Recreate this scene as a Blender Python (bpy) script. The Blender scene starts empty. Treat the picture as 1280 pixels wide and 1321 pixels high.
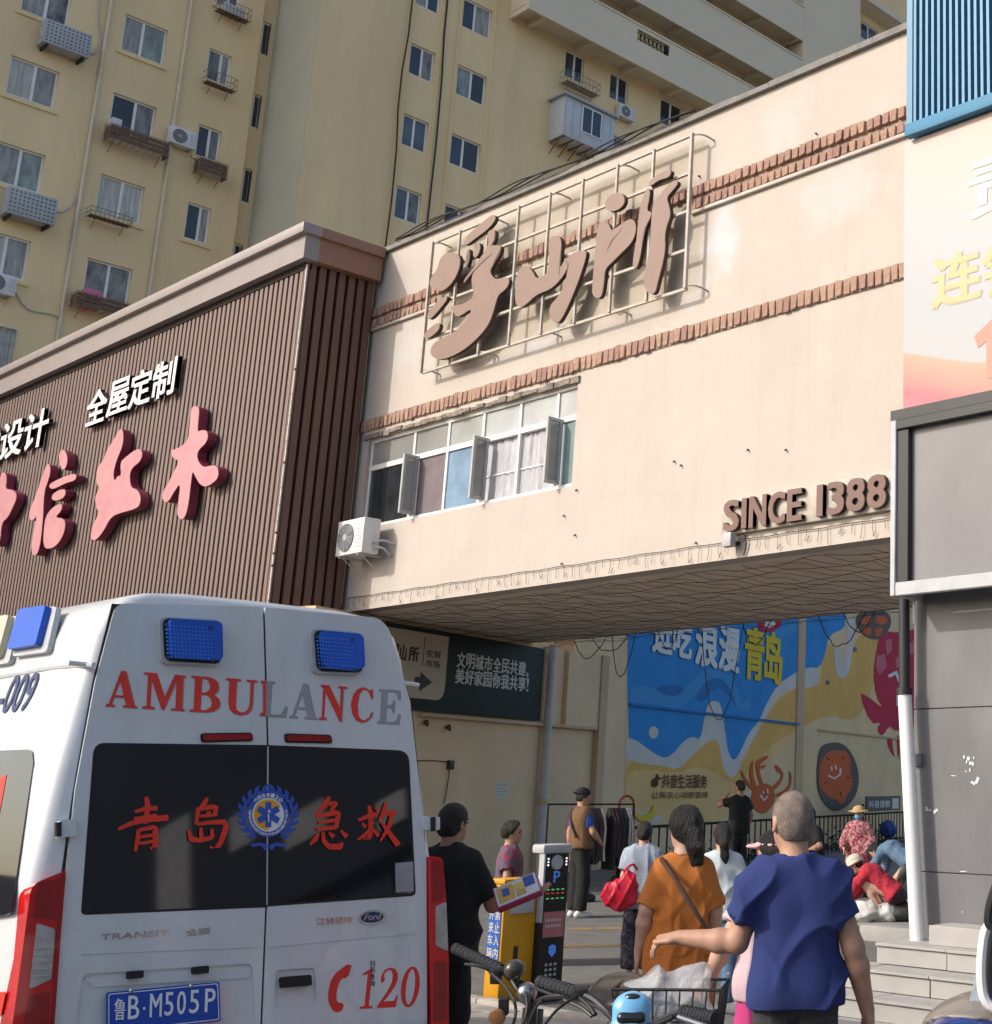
import bpy, bmesh, math, random
import numpy as np
from mathutils import Vector, Matrix
R = math.radians
random.seed(7)
sc = bpy.context.scene
col = sc.collection

# ------------------------------------------------------------------ camera (measured from the photograph's vanishing points)
PW, PH = 1280.0, 1321.0
PX, PY, FL = 1144.15, 579.83, 1771.25
YAW, PIT, ROL = R(39.3277), R(13.9016), R(.44895)
CAM = Vector((0, 0, 1.7))
FWD = Vector((-math.sin(YAW)*math.cos(PIT), math.cos(YAW)*math.cos(PIT), math.sin(PIT)))
_r = Vector((math.cos(YAW), math.sin(YAW), 0)); _u = _r.cross(FWD)
RGT = _r*math.cos(ROL) + _u*math.sin(ROL)
UPV = -_r*math.sin(ROL) + _u*math.cos(ROL)
cam = bpy.data.cameras.new('camera'); camo = bpy.data.objects.new('camera', cam); col.objects.link(camo)
M3 = Matrix((RGT, UPV, -FWD)).transposed()
camo.matrix_world = Matrix.Translation(CAM) @ M3.to_4x4()
cam.sensor_fit = 'VERTICAL'; cam.sensor_height = 24.0; cam.sensor_width = 24.0*PW/PH
cam.lens = FL*24.0/PH
cam.shift_x = (PW/2 - PX)/PH; cam.shift_y = (PY - PH/2)/PH
cam.clip_start = .05; cam.clip_end = 2000
sc.camera = camo
sc.render.resolution_x, sc.render.resolution_y = 992, 1024

# ------------------------------------------------------------------ sky, sun, exposure
LIGHT = Vector((.50, 1.0, -.70)).normalized()          # direction the sunlight travels
SUNV = -LIGHT
w = bpy.data.worlds.new('World'); sc.world = w; w.use_nodes = True
nt = w.node_tree; bg = nt.nodes['Background']
sky = nt.nodes.new('ShaderNodeTexSky'); sky.sky_type = 'NISHITA'; sky.sun_disc = False
sky.sun_elevation = math.asin(SUNV.z); sky.sun_rotation = math.atan2(SUNV.x, SUNV.y)
sky.air_density = 1.0; sky.dust_density = 3.5; sky.ozone_density = 1.0
nt.links.new(sky.outputs[0], bg.inputs[0]); bg.inputs[1].default_value = .15
sl = bpy.data.lights.new('sun', 'SUN'); sl.energy = 2.0; sl.angle = R(.53); sl.color = (1, .95, .88)
so = bpy.data.objects.new('sun', sl); col.objects.link(so)
so.rotation_euler = LIGHT.to_track_quat('-Z', 'Y').to_euler(); so.location = (-20, -30, 30)
vs = sc.view_settings; vs.view_transform = 'Standard'; vs.look = 'None'; vs.exposure = 0.58; vs.gamma = 1.0; vs.use_curve_mapping = False
sc.cycles.max_bounces = 6; sc.cycles.diffuse_bounces = 3; sc.cycles.glossy_bounces = 3; sc.cycles.transparent_max_bounces = 8
sc.cycles.use_denoising = True

# ------------------------------------------------------------------ measuring: a pixel of the photograph -> a point on a plane of the place
def ray(x, y): return FWD + RGT*((x-PX)/FL) - UPV*((y-PY)/FL)
def onp(x, y, p, n):
    d = ray(x, y); return CAM + d*((p-CAM).dot(n)/d.dot(n))
def onX(x, y, v): return onp(x, y, Vector((v, 0, 0)), Vector((1, 0, 0)))
def onY(x, y, v): return onp(x, y, Vector((0, v, 0)), Vector((0, 1, 0)))
def onZ(x, y, v): return onp(x, y, Vector((0, 0, v)), Vector((0, 0, 1)))

# ------------------------------------------------------------------ materials
MATS = {}
def mat(name, colr, rough=.6, var=.12, scale=6, bump=0.0, bscale=60, metal=0.0, coat=0.0, var2=None, emit=0, trans=0, ior=1.45, stretch=None, spec=.5, alpha=1):
    if name in MATS: return MATS[name]
    m = bpy.data.materials.new(name); m.use_nodes = True; n = m.node_tree.nodes; l = m.node_tree.links
    b = n['Principled BSDF']
    b.inputs['Roughness'].default_value = rough; b.inputs['Metallic'].default_value = metal
    b.inputs['Coat Weight'].default_value = coat; b.inputs['IOR'].default_value = ior
    b.inputs['Transmission Weight'].default_value = trans; b.inputs['Specular IOR Level'].default_value = spec
    b.inputs['Alpha'].default_value = alpha
    tc = n.new('ShaderNodeTexCoord'); src = tc.outputs['Object']
    if stretch:
        mp = n.new('ShaderNodeMapping'); mp.inputs['Scale'].default_value = stretch; l.new(src, mp.inputs['Vector']); src = mp.outputs[0]
    nz = n.new('ShaderNodeTexNoise'); nz.inputs['Scale'].default_value = scale; nz.inputs['Detail'].default_value = 6; nz.inputs['Roughness'].default_value = .62
    l.new(src, nz.inputs['Vector'])
    cr = n.new('ShaderNodeValToRGB'); cr.color_ramp.elements[0].position = .3; cr.color_ramp.elements[1].position = .72
    c2 = var2 if var2 else tuple(min(1, v*(1+var)) for v in colr)
    c1 = tuple(v*(1-var) for v in colr)
    cr.color_ramp.elements[0].color = (*c1, 1); cr.color_ramp.elements[1].color = (*c2, 1)
    l.new(nz.outputs[0], cr.inputs[0]); l.new(cr.outputs[0], b.inputs['Base Color'])
    if emit:
        l.new(cr.outputs[0], b.inputs['Emission Color']); b.inputs['Emission Strength'].default_value = emit
    if bump:
        n2 = n.new('ShaderNodeTexNoise'); n2.inputs['Scale'].default_value = bscale; n2.inputs['Detail'].default_value = 5
        l.new(src, n2.inputs['Vector'])
        bp = n.new('ShaderNodeBump'); bp.inputs['Strength'].default_value = bump; bp.inputs['Distance'].default_value = .02
        l.new(n2.outputs[0], bp.inputs['Height']); l.new(bp.outputs[0], b.inputs['Normal'])
    m.diffuse_color = (*colr, 1)
    MATS[name] = m; return m

# ------------------------------------------------------------------ objects
def tag(o, label=None, cat=None, group=None, kind=None):
    if label: o['label'] = label
    if cat: o['category'] = cat
    if group: o['group'] = group
    if kind: o['kind'] = kind
    return o
def empty(name, loc=(0, 0, 0), label=None, cat=None, group=None, parent=None):
    o = bpy.data.objects.new(name, None); col.objects.link(o); o.location = loc; o.empty_display_size = .2
    if parent: adopt(o, parent)
    tag(o, label, cat, group); return o
def world_of(o):
    m = o.matrix_basis.copy()
    if o.parent: m = world_of(o.parent) @ o.matrix_parent_inverse @ m
    return m
def adopt(o, parent):                                   # meshes are written in world coordinates; keep them there
    o.parent = parent; o.matrix_parent_inverse = world_of(parent).inverted()
def new_mesh(name, verts, faces, m, parent=None, smooth=False):
    me = bpy.data.meshes.new(name); me.from_pydata([tuple(v) for v in verts], [], [tuple(f) for f in faces]); me.update()
    if m is not None: me.materials.append(m)
    if smooth: me.shade_smooth()
    o = bpy.data.objects.new(name, me); col.objects.link(o)
    if parent: adopt(o, parent)
    return o
class MB:
    def __init__(s): s.v = []; s.f = []
    def add(s, vs, fs):
        b = len(s.v); s.v += [Vector(v) for v in vs]; s.f += [tuple(i+b for i in f) for f in fs]; return s
    def box(s, a, b, mtx=None):
        x0, y0, z0 = (min(a[i], b[i]) for i in range(3)); x1, y1, z1 = (max(a[i], b[i]) for i in range(3))
        vs = [Vector(p) for p in ((x0,y0,z0),(x1,y0,z0),(x1,y1,z0),(x0,y1,z0),(x0,y0,z1),(x1,y0,z1),(x1,y1,z1),(x0,y1,z1))]
        if mtx: vs = [mtx @ v for v in vs]
        return s.add(vs, [(0,3,2,1),(4,5,6,7),(0,1,5,4),(1,2,6,5),(2,3,7,6),(3,0,4,7)])
    def obox(s, c, ax, ay, az):                         # centre and three half-axis vectors
        c, ax, ay, az = Vector(c), Vector(ax), Vector(ay), Vector(az)
        vs = [c+ax*i+ay*j+az*k for k in (-1, 1) for (i, j) in ((-1,-1),(1,-1),(1,1),(-1,1))]
        return s.add(vs, [(0,3,2,1),(4,5,6,7),(0,1,5,4),(1,2,6,5),(2,3,7,6),(3,0,4,7)])
    def tube(s, pts, r, n=6, cap=True):
        pts = [Vector(p) for p in pts]; k = len(pts)
        rr = r if isinstance(r, (list, tuple)) else [r]*k
        vs = []; prev = None
        for i, p in enumerate(pts):
            t = (pts[min(i+1, k-1)]-pts[max(i-1, 0)]).normalized()
            if prev is None: a = t.orthogonal().normalized()
            else:
                a = prev - t*prev.dot(t); a = a.normalized() if a.length > 1e-6 else t.orthogonal().normalized()
            prev = a; b = t.cross(a)
            for j in range(n):
                q = 2*math.pi*j/n; vs.append(p + (a*math.cos(q)+b*math.sin(q))*rr[i])
        fs = [(i*n+j, i*n+(j+1) % n, (i+1)*n+(j+1) % n, (i+1)*n+j) for i in range(k-1) for j in range(n)]
        if cap: fs += [tuple(reversed(range(n))), tuple((k-1)*n+j for j in range(n))]
        return s.add(vs, fs)
    def prism(s, poly, d):                              # flat outline (3D points) pushed along d
        poly = [Vector(p) for p in poly]; n = len(poly); d = Vector(d)
        nn = Vector((0, 0, 0))
        for i in range(n): nn += poly[i].cross(poly[(i+1) % n])
        if nn.dot(d) > 0: poly = poly[::-1]
        vs = poly + [p+d for p in poly]
        return s.add(vs, [tuple(range(n)), tuple(reversed(range(n, 2*n)))] + [(i, i+n, (i+1) % n+n, (i+1) % n) for i in range(n)])
    def lathe(s, prof, c, ax, n=16):                    # prof: (radius, along) pairs about axis ax through c
        c = Vector(c); ax = Vector(ax).normalized(); a = ax.orthogonal().normalized(); b = ax.cross(a)
        vs = [c + ax*h + (a*math.cos(2*math.pi*j/n)+b*math.sin(2*math.pi*j/n))*r for r, h in prof for j in range(n)]
        k = len(prof)
        fs = [(i*n+j, i*n+(j+1) % n, (i+1)*n+(j+1) % n, (i+1)*n+j) for i in range(k-1) for j in range(n)]
        fs += [tuple(reversed(range(n))), tuple((k-1)*n+j for j in range(n))]
        return s.add(vs, fs)
    def build(s, name, m, parent=None, smooth=False, bevel=0, seg=2):
        o = new_mesh(name, s.v, s.f, m, parent, smooth)
        bm = bmesh.new(); bm.from_mesh(o.data)
        if bevel:
            es = [e for e in bm.edges if len(e.link_faces) == 2 and e.calc_face_angle(0) > .6]
            bmesh.ops.bevel(bm, geom=es, offset=bevel, segments=seg, affect='EDGES', profile=.5, clamp_overlap=True)
        bmesh.ops.recalc_face_normals(bm, faces=bm.faces)
        bm.to_mesh(o.data); bm.free()
        if smooth or bevel:
            o.data.shade_smooth(); o.data.set_sharp_from_angle(angle=R(38))
        return o
def inst(src, name, parent=None, mtx=None):             # another object sharing src's mesh
    o = bpy.data.objects.new(name, src.data); col.objects.link(o)
    if mtx is not None: o.matrix_basis = mtx
    if parent: adopt(o, parent)
    return o
def rrect(w, h, r, n=5):
    pts = []
    for cx, cy, a0 in ((w/2-r, h/2-r, 0), (-w/2+r, h/2-r, 90), (-w/2+r, -h/2+r, 180), (w/2-r, -h/2+r, 270)):
        for i in range(n+1):
            a = R(a0+90*i/n); pts.append((cx+r*math.cos(a), cy+r*math.sin(a)))
    return pts
def smooth_loop(pts, it=2):                             # Chaikin corner cutting on a closed outline of 2D tuples
    for _ in range(it):
        q = []
        for i in range(len(pts)):
            a, b = pts[i], pts[(i+1) % len(pts)]
            q += [tuple(.75*a[k]+.25*b[k] for k in range(len(a))), tuple(.25*a[k]+.75*b[k] for k in range(len(a)))]
        pts = q
    return pts
def smooth_line(pts, it=2):
    pts = [Vector(p) for p in pts]
    for _ in range(it):
        q = [pts[0]]
        for a, b in zip(pts[:-1], pts[1:]): q += [a*.75+b*.25, a*.25+b*.75]
        pts = q+[pts[-1]]
    return pts

# ------------------------------------------------------------------ flat shapes with holes: 2D outlines -> extruded mesh
def outlines(name, loops, org, ax, ay, depth, m, parent=None, lift=0.0):
    """loops of 2D points in the frame org + ax*u + ay*v, filled (even-odd) and pushed out by depth along ax x ay"""
    cu = bpy.data.curves.new(name, 'CURVE'); cu.dimensions = '2D'; cu.fill_mode = 'BOTH'; cu.extrude = depth/2
    for lp in loops:
        sp = cu.splines.new('POLY'); sp.points.add(len(lp)-1); sp.use_cyclic_u = True
        for p, q in zip(sp.points, lp): p.co = (q[0], q[1], 0, 1)
    return curve_to(name, cu, org, ax, ay, depth, m, parent, lift)
def curve_to(name, cu, org, ax, ay, depth, m, parent, lift, fit=None):
    tmp = bpy.data.objects.new('tmp', cu); me = bpy.data.meshes.new_from_object(tmp)
    bpy.data.objects.remove(tmp); 
    me.name = name; me.materials.clear(); me.materials.append(m)
    n = len(me.vertices); co = np.empty(n*3, dtype=np.float32); me.vertices.foreach_get('co', co); co = co.reshape(-1, 3)
    if fit is not None and n:
        lo = co.min(0); hi = co.max(0)
        co[:, 0] = (co[:, 0]-lo[0])/max(1e-6, hi[0]-lo[0])*fit[0]; co[:, 1] = (co[:, 1]-lo[1])/max(1e-6, hi[1]-lo[1])*fit[1]
    ax = np.array(ax); ay = np.array(ay); nn = np.cross(ax, ay); nn = nn/np.linalg.norm(nn)
    out = np.array(org)[None] + co[:, :1]*ax[None] + co[:, 1:2]*ay[None] + (co[:, 2:3]+depth/2+lift)*nn[None]
    me.vertices.foreach_set('co', out.astype(np.float32).ravel()); me.update()
    o = bpy.data.objects.new(name, me); col.objects.link(o)
    if parent: adopt(o, parent)
    return o
def text(name, s, org, ax, ay, w, h, m, parent=None, depth=.004, lift=.002, bold=0.0, shear=0.0):
    """lettering fitted to a box w x h whose lower left corner is org; ax, ay unit vectors; bold thickens the strokes by overprinting"""
    cu = bpy.data.curves.new(name, 'FONT'); cu.body = s; cu.size = 1; cu.shear = shear; cu.extrude = depth/2; cu.resolution_u = 3
    o = curve_to(name, cu, org, ax, ay, depth, m, parent, lift, fit=(w, h))
    if bold > 0:
        me = o.data; n = len(me.vertices); co = np.empty(n*3, dtype=np.float32); me.vertices.foreach_get('co', co); co = co.reshape(-1, 3)
        b = min(bold*1.1*min(h, w/max(1, len(s))*1.1), .035*h*1.3); ax_, ay_ = np.array(ax, float), np.array(ay, float); nn = np.cross(ax_, ay_)
        polys = [tuple(p.vertices) for p in me.polygons]; V = []; F = []
        for k, (dx, dy) in enumerate(((-1, -.6), (1, -.6), (-1, .6), (1, .6), (0, 0))):
            V.append(co+(ax_*dx*b+ay_*dy*b+nn*k*.0002)[None]); F += [tuple(i+k*n for i in p) for p in polys]
        me2 = bpy.data.meshes.new(name); me2.from_pydata(np.concatenate(V).tolist(), [], F); me2.update(); me2.materials.append(m); o.data = me2; bpy.data.meshes.remove(me)
    return o
# ================================================================== ground
m_asph = mat('asphalt', (.165, .157, .147), .9, .22, 2.2, .5, 180)
def _wear():
    n = m_asph.node_tree.nodes; l = m_asph.node_tree.links; b = n['Principled BSDF']; src = b.inputs['Base Color'].links[0].from_socket; tc = n.new('ShaderNodeTexCoord')
    for sc_, lo, hi, k, c in ((.35, .5, .62, .45, (.13, .122, .112)), (14, .60, .72, .5, (.26, .245, .225)), (1.3, .58, .64, .35, (.11, .105, .10))):
        nz = n.new('ShaderNodeTexNoise'); nz.inputs['Scale'].default_value = sc_; nz.inputs['Detail'].default_value = 8; nz.inputs['Roughness'].default_value = .7; l.new(tc.outputs['Object'], nz.inputs['Vector'])
        mr = n.new('ShaderNodeMapRange'); mr.inputs[1].default_value = lo; mr.inputs[2].default_value = hi; mr.inputs[3].default_value = 0; mr.inputs[4].default_value = k; l.new(nz.outputs[0], mr.inputs[0])
        mx = n.new('ShaderNodeMix'); mx.data_type = 'RGBA'; l.new(mr.outputs[0], mx.inputs[0]); l.new(src, mx.inputs[6]); mx.inputs[7].default_value = (*c, 1); src = mx.outputs[2]
    l.new(src, b.inputs['Base Color'])
_wear()
g = new_mesh('ground', [(-400, -300, 0), (300, -300, 0), (300, 600, 0), (-400, 600, 0)], [(0, 1, 2, 3)], m_asph); tag(g, kind='structure')
# ================================================================== bridge building over the passage
def facade_mat():
    m = mat('cream_plaster', (.475, .425, .378), .85, .05, 1.3, .12, 40)
    n = m.node_tree.nodes; l = m.node_tree.links; b = n['Principled BSDF']
    src = b.inputs['Base Color'].links[0].from_socket
    tc = n.new('ShaderNodeTexCoord')
    def blend(fac, colr, base):
        mx = n.new('ShaderNodeMix'); mx.data_type = 'RGBA'; l.new(fac, mx.inputs[0]); l.new(base, mx.inputs[6]); mx.inputs[7].default_value = (*colr, 1); return mx.outputs[2]
    def spot(cx, cz, rx, rz, lo, hi, k, sc):           # filler patch: soft noise-edged region of the wall
        mp = n.new('ShaderNodeMapping'); mp.inputs['Location'].default_value = (-cx/rx, 0, -cz/rz); mp.inputs['Scale'].default_value = (1/rx, 0, 1/rz); l.new(tc.outputs['Object'], mp.inputs[0])
        ln = n.new('ShaderNodeVectorMath'); ln.operation = 'LENGTH'; l.new(mp.outputs[0], ln.inputs[0])
        nz = n.new('ShaderNodeTexNoise'); nz.inputs['Scale'].default_value = sc; nz.inputs['Detail'].default_value = 5; l.new(tc.outputs['Object'], nz.inputs['Vector'])
        ad = n.new('ShaderNodeMath'); ad.operation = 'MULTIPLY_ADD'; l.new(nz.outputs[0], ad.inputs[0]); ad.inputs[1].default_value = 1.6; l.new(ln.outputs['Value'], ad.inputs[2])
        mr = n.new('ShaderNodeMapRange'); mr.inputs[1].default_value = lo; mr.inputs[2].default_value = hi; mr.inputs[3].default_value = k; mr.inputs[4].default_value = 0; l.new(ad.outputs[0], mr.inputs[0]); return mr.outputs[0]
    for cx, cz, rx, rz, k in ((-12.75, 8.9, .35, .75, .75), (-13.4, 8.7, .5, .7, .5), (-16.5, 8.3, .9, .35, .5), (-20.4, 8.9, .6, .6, .35), (-10.6, 9.0, .8, .5, .35), (-11.7, 10.3, .6, .45, .3), (-19.2, 8.4, .8, .3, .3)):
        src = blend(spot(cx, cz, rx, rz, 1.2, 1.75, k, 3.2), (.53, .545, .585), src)
    # older, darker paint left inside the sign frame
    sx = n.new('ShaderNodeSeparateXYZ'); l.new(tc.outputs['Object'], sx.inputs[0]); fac = None
    ne = n.new('ShaderNodeTexNoise'); ne.inputs['Scale'].default_value = 1.8; ne.inputs['Detail'].default_value = 6; l.new(tc.outputs['Object'], ne.inputs['Vector'])
    for ch, c0, hw_ in ((0, -16.3, 3.15), (2, 9.40, 1.15)):
        d_ = n.new('ShaderNodeMath'); d_.operation = 'SUBTRACT'; d_.inputs[1].default_value = c0; l.new(sx.outputs[ch], d_.inputs[0])
        a_ = n.new('ShaderNodeMath'); a_.operation = 'ABSOLUTE'; l.new(d_.outputs[0], a_.inputs[0])
        mr = n.new('ShaderNodeMapRange'); mr.inputs[1].default_value = hw_-.06; mr.inputs[2].default_value = hw_+.04; mr.inputs[3].default_value = 1; mr.inputs[4].default_value = 0; l.new(a_.outputs[0], mr.inputs[0])
        if fac is None: fac = mr.outputs[0]
        else:
            mu = n.new('ShaderNodeMath'); mu.operation = 'MULTIPLY'; l.new(fac, mu.inputs[0]); l.new(mr.outputs[0], mu.inputs[1]); fac = mu.outputs[0]
    mu = n.new('ShaderNodeMath'); mu.operation = 'MULTIPLY'; l.new(fac, mu.inputs[0]); l.new(ne.outputs[0], mu.inputs[1]); mu2 = n.new('ShaderNodeMath'); mu2.operation = 'MULTIPLY'; l.new(mu.outputs[0], mu2.inputs[0]); mu2.inputs[1].default_value = 1.5; mu2.use_clamp = True
    src = blend(mu2.outputs[0], (.37, .32, .25), src)
    # hairline cracks
    vo = n.new('ShaderNodeTexVoronoi'); vo.feature = 'DISTANCE_TO_EDGE'; vo.inputs['Scale'].default_value = .42
    nw = n.new('ShaderNodeTexNoise'); nw.inputs['Scale'].default_value = 2.5; nw.inputs['Detail'].default_value = 6; l.new(tc.outputs['Object'], nw.inputs['Vector'])
    va = n.new('ShaderNodeVectorMath'); va.operation = 'MULTIPLY_ADD'; l.new(nw.outputs['Color'], va.inputs[0]); va.inputs[1].default_value = (.5, .5, .5); l.new(tc.outputs['Object'], va.inputs[2]); l.new(va.outputs[0], vo.inputs['Vector'])
    mr = n.new('ShaderNodeMapRange'); mr.inputs[1].default_value = 0; mr.inputs[2].default_value = .006; mr.inputs[3].default_value = .22; mr.inputs[4].default_value = 0; l.new(vo.outputs['Distance'], mr.inputs[0])
    src = blend(mr.outputs[0], (.36, .30, .25), src)
    # rain streaks and dust
    mp = n.new('ShaderNodeMapping'); mp.inputs['Scale'].default_value = (7, 7, .35); l.new(tc.outputs['Object'], mp.inputs[0])
    ns = n.new('ShaderNodeTexNoise'); ns.inputs['Scale'].default_value = 1; ns.inputs['Detail'].default_value = 4; l.new(mp.outputs[0], ns.inputs['Vector'])
    mr = n.new('ShaderNodeMapRange'); mr.inputs[1].default_value = .52; mr.inputs[2].default_value = .8; mr.inputs[3].default_value = 0; mr.inputs[4].default_value = .5; l.new(ns.outputs[0], mr.inputs[0])
    src = blend(mr.outputs[0], (.44, .37, .305), src)
    # blotchy repaint patches, large scale
    nb = n.new('ShaderNodeTexNoise'); nb.inputs['Scale'].default_value = .55; nb.inputs['Detail'].default_value = 7; nb.inputs['Roughness'].default_value = .7; l.new(tc.outputs['Object'], nb.inputs['Vector'])
    mr = n.new('ShaderNodeMapRange'); mr.inputs[1].default_value = .55; mr.inputs[2].default_value = .66; mr.inputs[3].default_value = 0; mr.inputs[4].default_value = .28; l.new(nb.outputs[0], mr.inputs[0])
    src = blend(mr.outputs[0], (.45, .40, .36), src)
    nd = n.new('ShaderNodeTexNoise'); nd.inputs['Scale'].default_value = 9; nd.inputs['Detail'].default_value = 8; l.new(tc.outputs['Object'], nd.inputs['Vector'])
    mr = n.new('ShaderNodeMapRange'); mr.inputs[1].default_value = .66; mr.inputs[2].default_value = .74; mr.inputs[3].default_value = 0; mr.inputs[4].default_value = .35; l.new(nd.outputs[0], mr.inputs[0])
    src = blend(mr.outputs[0], (.34, .29, .24), src)
    l.new(src, b.inputs['Base Color']); return m
m_fac = facade_mat()
m_soff = mat('soffit_concrete', (.74, .62, .51), .9, .12, 1.5, .25, 30)
m_cop = mat('coping_grey', (.20, .19, .18), .8, .25, 4, .3, 40)
m_brick = [mat('brick_%d' % i, c, .9, .22, 14, .8, 70) for i, c in enumerate(((.36, .22, .172), (.41, .262, .197), (.33, .197, .164), (.44, .287, .213)))]
m_white = mat('white_alu', (.72, .72, .70), .45, .06, 5)
m_cable = mat('black_cable', (.02, .02, .02), .6, .1, 20)
m_sign = mat('sign_brown', (.235, .155, .125), .55, .07, 3)
m_dark = mat('dark_edge', (.06, .035, .03), .6, .1, 5)
m_steel = mat('frame_steel', (.42, .38, .33), .55, .2, 9, metal=.0)
XL, XR, ZB, ZT = -21.62, -6.4, 4.5, 10.85
bridge = empty('bridge_building', (-15, 14, 0), 'cream plastered two storey building bridging over the market passage', 'building')
WX0, WX1, WZ0, WZ1 = -21.28, -15.66, 5.88, 7.44
outlines('front_wall', [[(XL, ZB), (XR, ZB), (XR, ZT), (XL, ZT)], [(WX0, WZ0), (WX1, WZ0), (WX1, WZ1), (WX0, WZ1)]], (0, 12.3, 0), (1, 0, 0), (0, 0, 1), .3, m_fac, bridge)
MB().box((XL, 17.0, ZB), (XR, 17.1, ZT)).build('rear_wall', m_fac, bridge)
MB().box((XL-3, 12.302, ZB+.003), (XR, 16.998, ZB+.2)).build('soffit', m_soff, bridge)
MB().box((XL, 12.302, ZT-.35), (XR, 16.998, ZT-.2)).build('roof_slab', m_cop, bridge)
MB().box((XR-.2, 12.302, ZB+.21), (XR, 16.998, ZT-.36)).build('side_wall', m_fac, bridge)
c = MB(); random.seed(3)
xs = np.linspace(XL, XR, 26)
for a, b in zip(xs[:-1], xs[1:]): c.box((a, 11.93, ZT), (b-.004, 12.36, ZT+.085+random.uniform(-.012, .012)))
c.build('coping', m_cop, bridge)
# brick courses: soldier bricks standing a little proud of the plaster
bv = []
for k in range(6):
    random.seed(20+k); mb = MB()
    wv, hv, dv = .107, .21, .06
    mb.box((-wv/2, -dv, 0), (wv/2, .02, hv)); mb.v = [v+Vector((random.uniform(-.008, .008), random.uniform(-.015, .012) if v.y < 0 else 0, random.uniform(-.014, .014))) for v in mb.v]
    o = mb.build('brick', m_brick[k % 4], None, bevel=.008, seg=1); bv.append(o.data); bpy.data.objects.remove(o)
def course(z, h, proud, x0, x1, pitch=.127):
    x = x0
    while x < x1:
        me = random.choice(bv); o = bpy.data.objects.new('brick', me); col.objects.link(o)
        o.matrix_basis = Matrix.Translation((x, 12.0-proud+.05+random.uniform(-.008, .008), z+random.uniform(-.006, .006))) @ Matrix.Rotation(random.uniform(-.03, .03), 4, 'Y') @ Matrix.Diagonal((random.uniform(.93, 1.06), 1, h/.21*random.uniform(.95, 1.04), 1))
        adopt(o, bridge); x += pitch*random.uniform(.97, 1.03)
random.seed(5)
course(7.59, .205, .035, XL+.1, -8.9); course(9.665, .165, .06, XL+.1, -8.9); course(9.47, .145, .05, XL+.1, -19.5); course(9.47, .145, .05, -13.3, -8.9)
m_mort = mat('mortar', (.34, .27, .22), .95, .2, 10, .4, 60)
MB().box((XL, 11.985, 7.585), (-8.8, 11.999, 7.80)).build('mortar_bed', m_mort, bridge)
MB().box((XL, 11.985, 9.655), (-8.8, 11.999, 9.83)).build('mortar_bed', m_mort, bridge)
for a, b in ((XL, -19.4), (-13.35, -8.8)):
    MB().box((a, 11.985, 9.475), (b, 11.999, 9.654)).build('mortar_bed', m_mort, bridge); MB().box((a, 11.945, 9.415), (b, 11.999, 9.468)).build('ledge', m_fac, bridge, bevel=.01)
# strip window
m_gl = {k: mat('pane_'+k, c, .08, v, s, coat=.6) for k, (c, v, s) in dict(dark=((.03, .035, .04), .5, 1.5), grey=((.26, .26, .25), .25, 1.2), blue=((.20, .30, .42), .25, 2), teal=((.22, .30, .31), .2, 2), pale=((.36, .37, .36), .2, 1.3), mauve=((.20, .17, .18), .2, 2)).items()}
m_curt = mat('white_curtain', (.42, .42, .45), .85, .22, 3, .8, 7, stretch=(4, 1, .8))
strip = empty('strip_window', (-18.5, 12.1, WZ0), parent=bridge)
fy0, fy1 = 12.06, 12.13
def fbar(x0, x1, z0, z1, y0=fy0, y1=fy1): MB().box((x0, y0, z0), (x1, y1, z1)).build('frame_bar', m_white, strip, bevel=.004, seg=1)
xm = [onY(430+a/2.56, 460+b/2.56, 12.08).x for a, b in ((125, 330), (272, 290), (385, 260), (500, 230), (622, 200), (745, 165))]
xm = [WX0+.02] + xm + [WX1-.03]
ztr = 6.93
for x in xm: fbar(x-.03, x+.03, WZ0, WZ1)
fbar(WX0, WX1, WZ1-.07, WZ1, 12.05, 12.14); fbar(WX0, WX1, WZ0, WZ0+.06, 12.05, 12.14); fbar(WX0, WX1, ztr-.045, ztr+.045, 12.052, 12.135)
top = ['grey', 'grey', 'grey', 'pale', 'pale', 'pale', 'pale']; low = ['dark', 'dark', 'mauve', 'blue', 'curt', 'curt', 'teal']
for i in range(7):
    a, b = xm[i]+.03, xm[i+1]-.03
    MB().box((a, 12.085, ztr+.045), (b, 12.095, WZ1-.07)).build('pane', m_gl[top[i]], strip)
    if low[i] == 'curt':
        n = 16; vs = []
        for j in range(n+1):
            x = a+(b-a)*j/n; yy = 12.12+.018*math.sin(j*2.1+i)+.008*math.sin(j*5.3)
            vs += [(x, yy, WZ0+.06), (x+.05*math.sin(j*.7), yy+.01, ztr-.05)]
        new_mesh('curtain', vs, [(2*j, 2*j+2, 2*j+3, 2*j+1) for j in range(n)], m_curt, strip, True)
        MB().box((a+.02, 12.095, 6.33), (b-.02, 12.10, 6.345)).build('frame_bar', m_white, strip)
    else:
        MB().box((a, 12.085, WZ0+.06), (b, 12.095, ztr-.045)).build('pane', m_gl[low[i]], strip)
MB().box((WX0, 12.28, WZ0), (WX1, 12.29, WZ1)).build('dark_interior', m_gl['dark'], strip)
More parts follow.
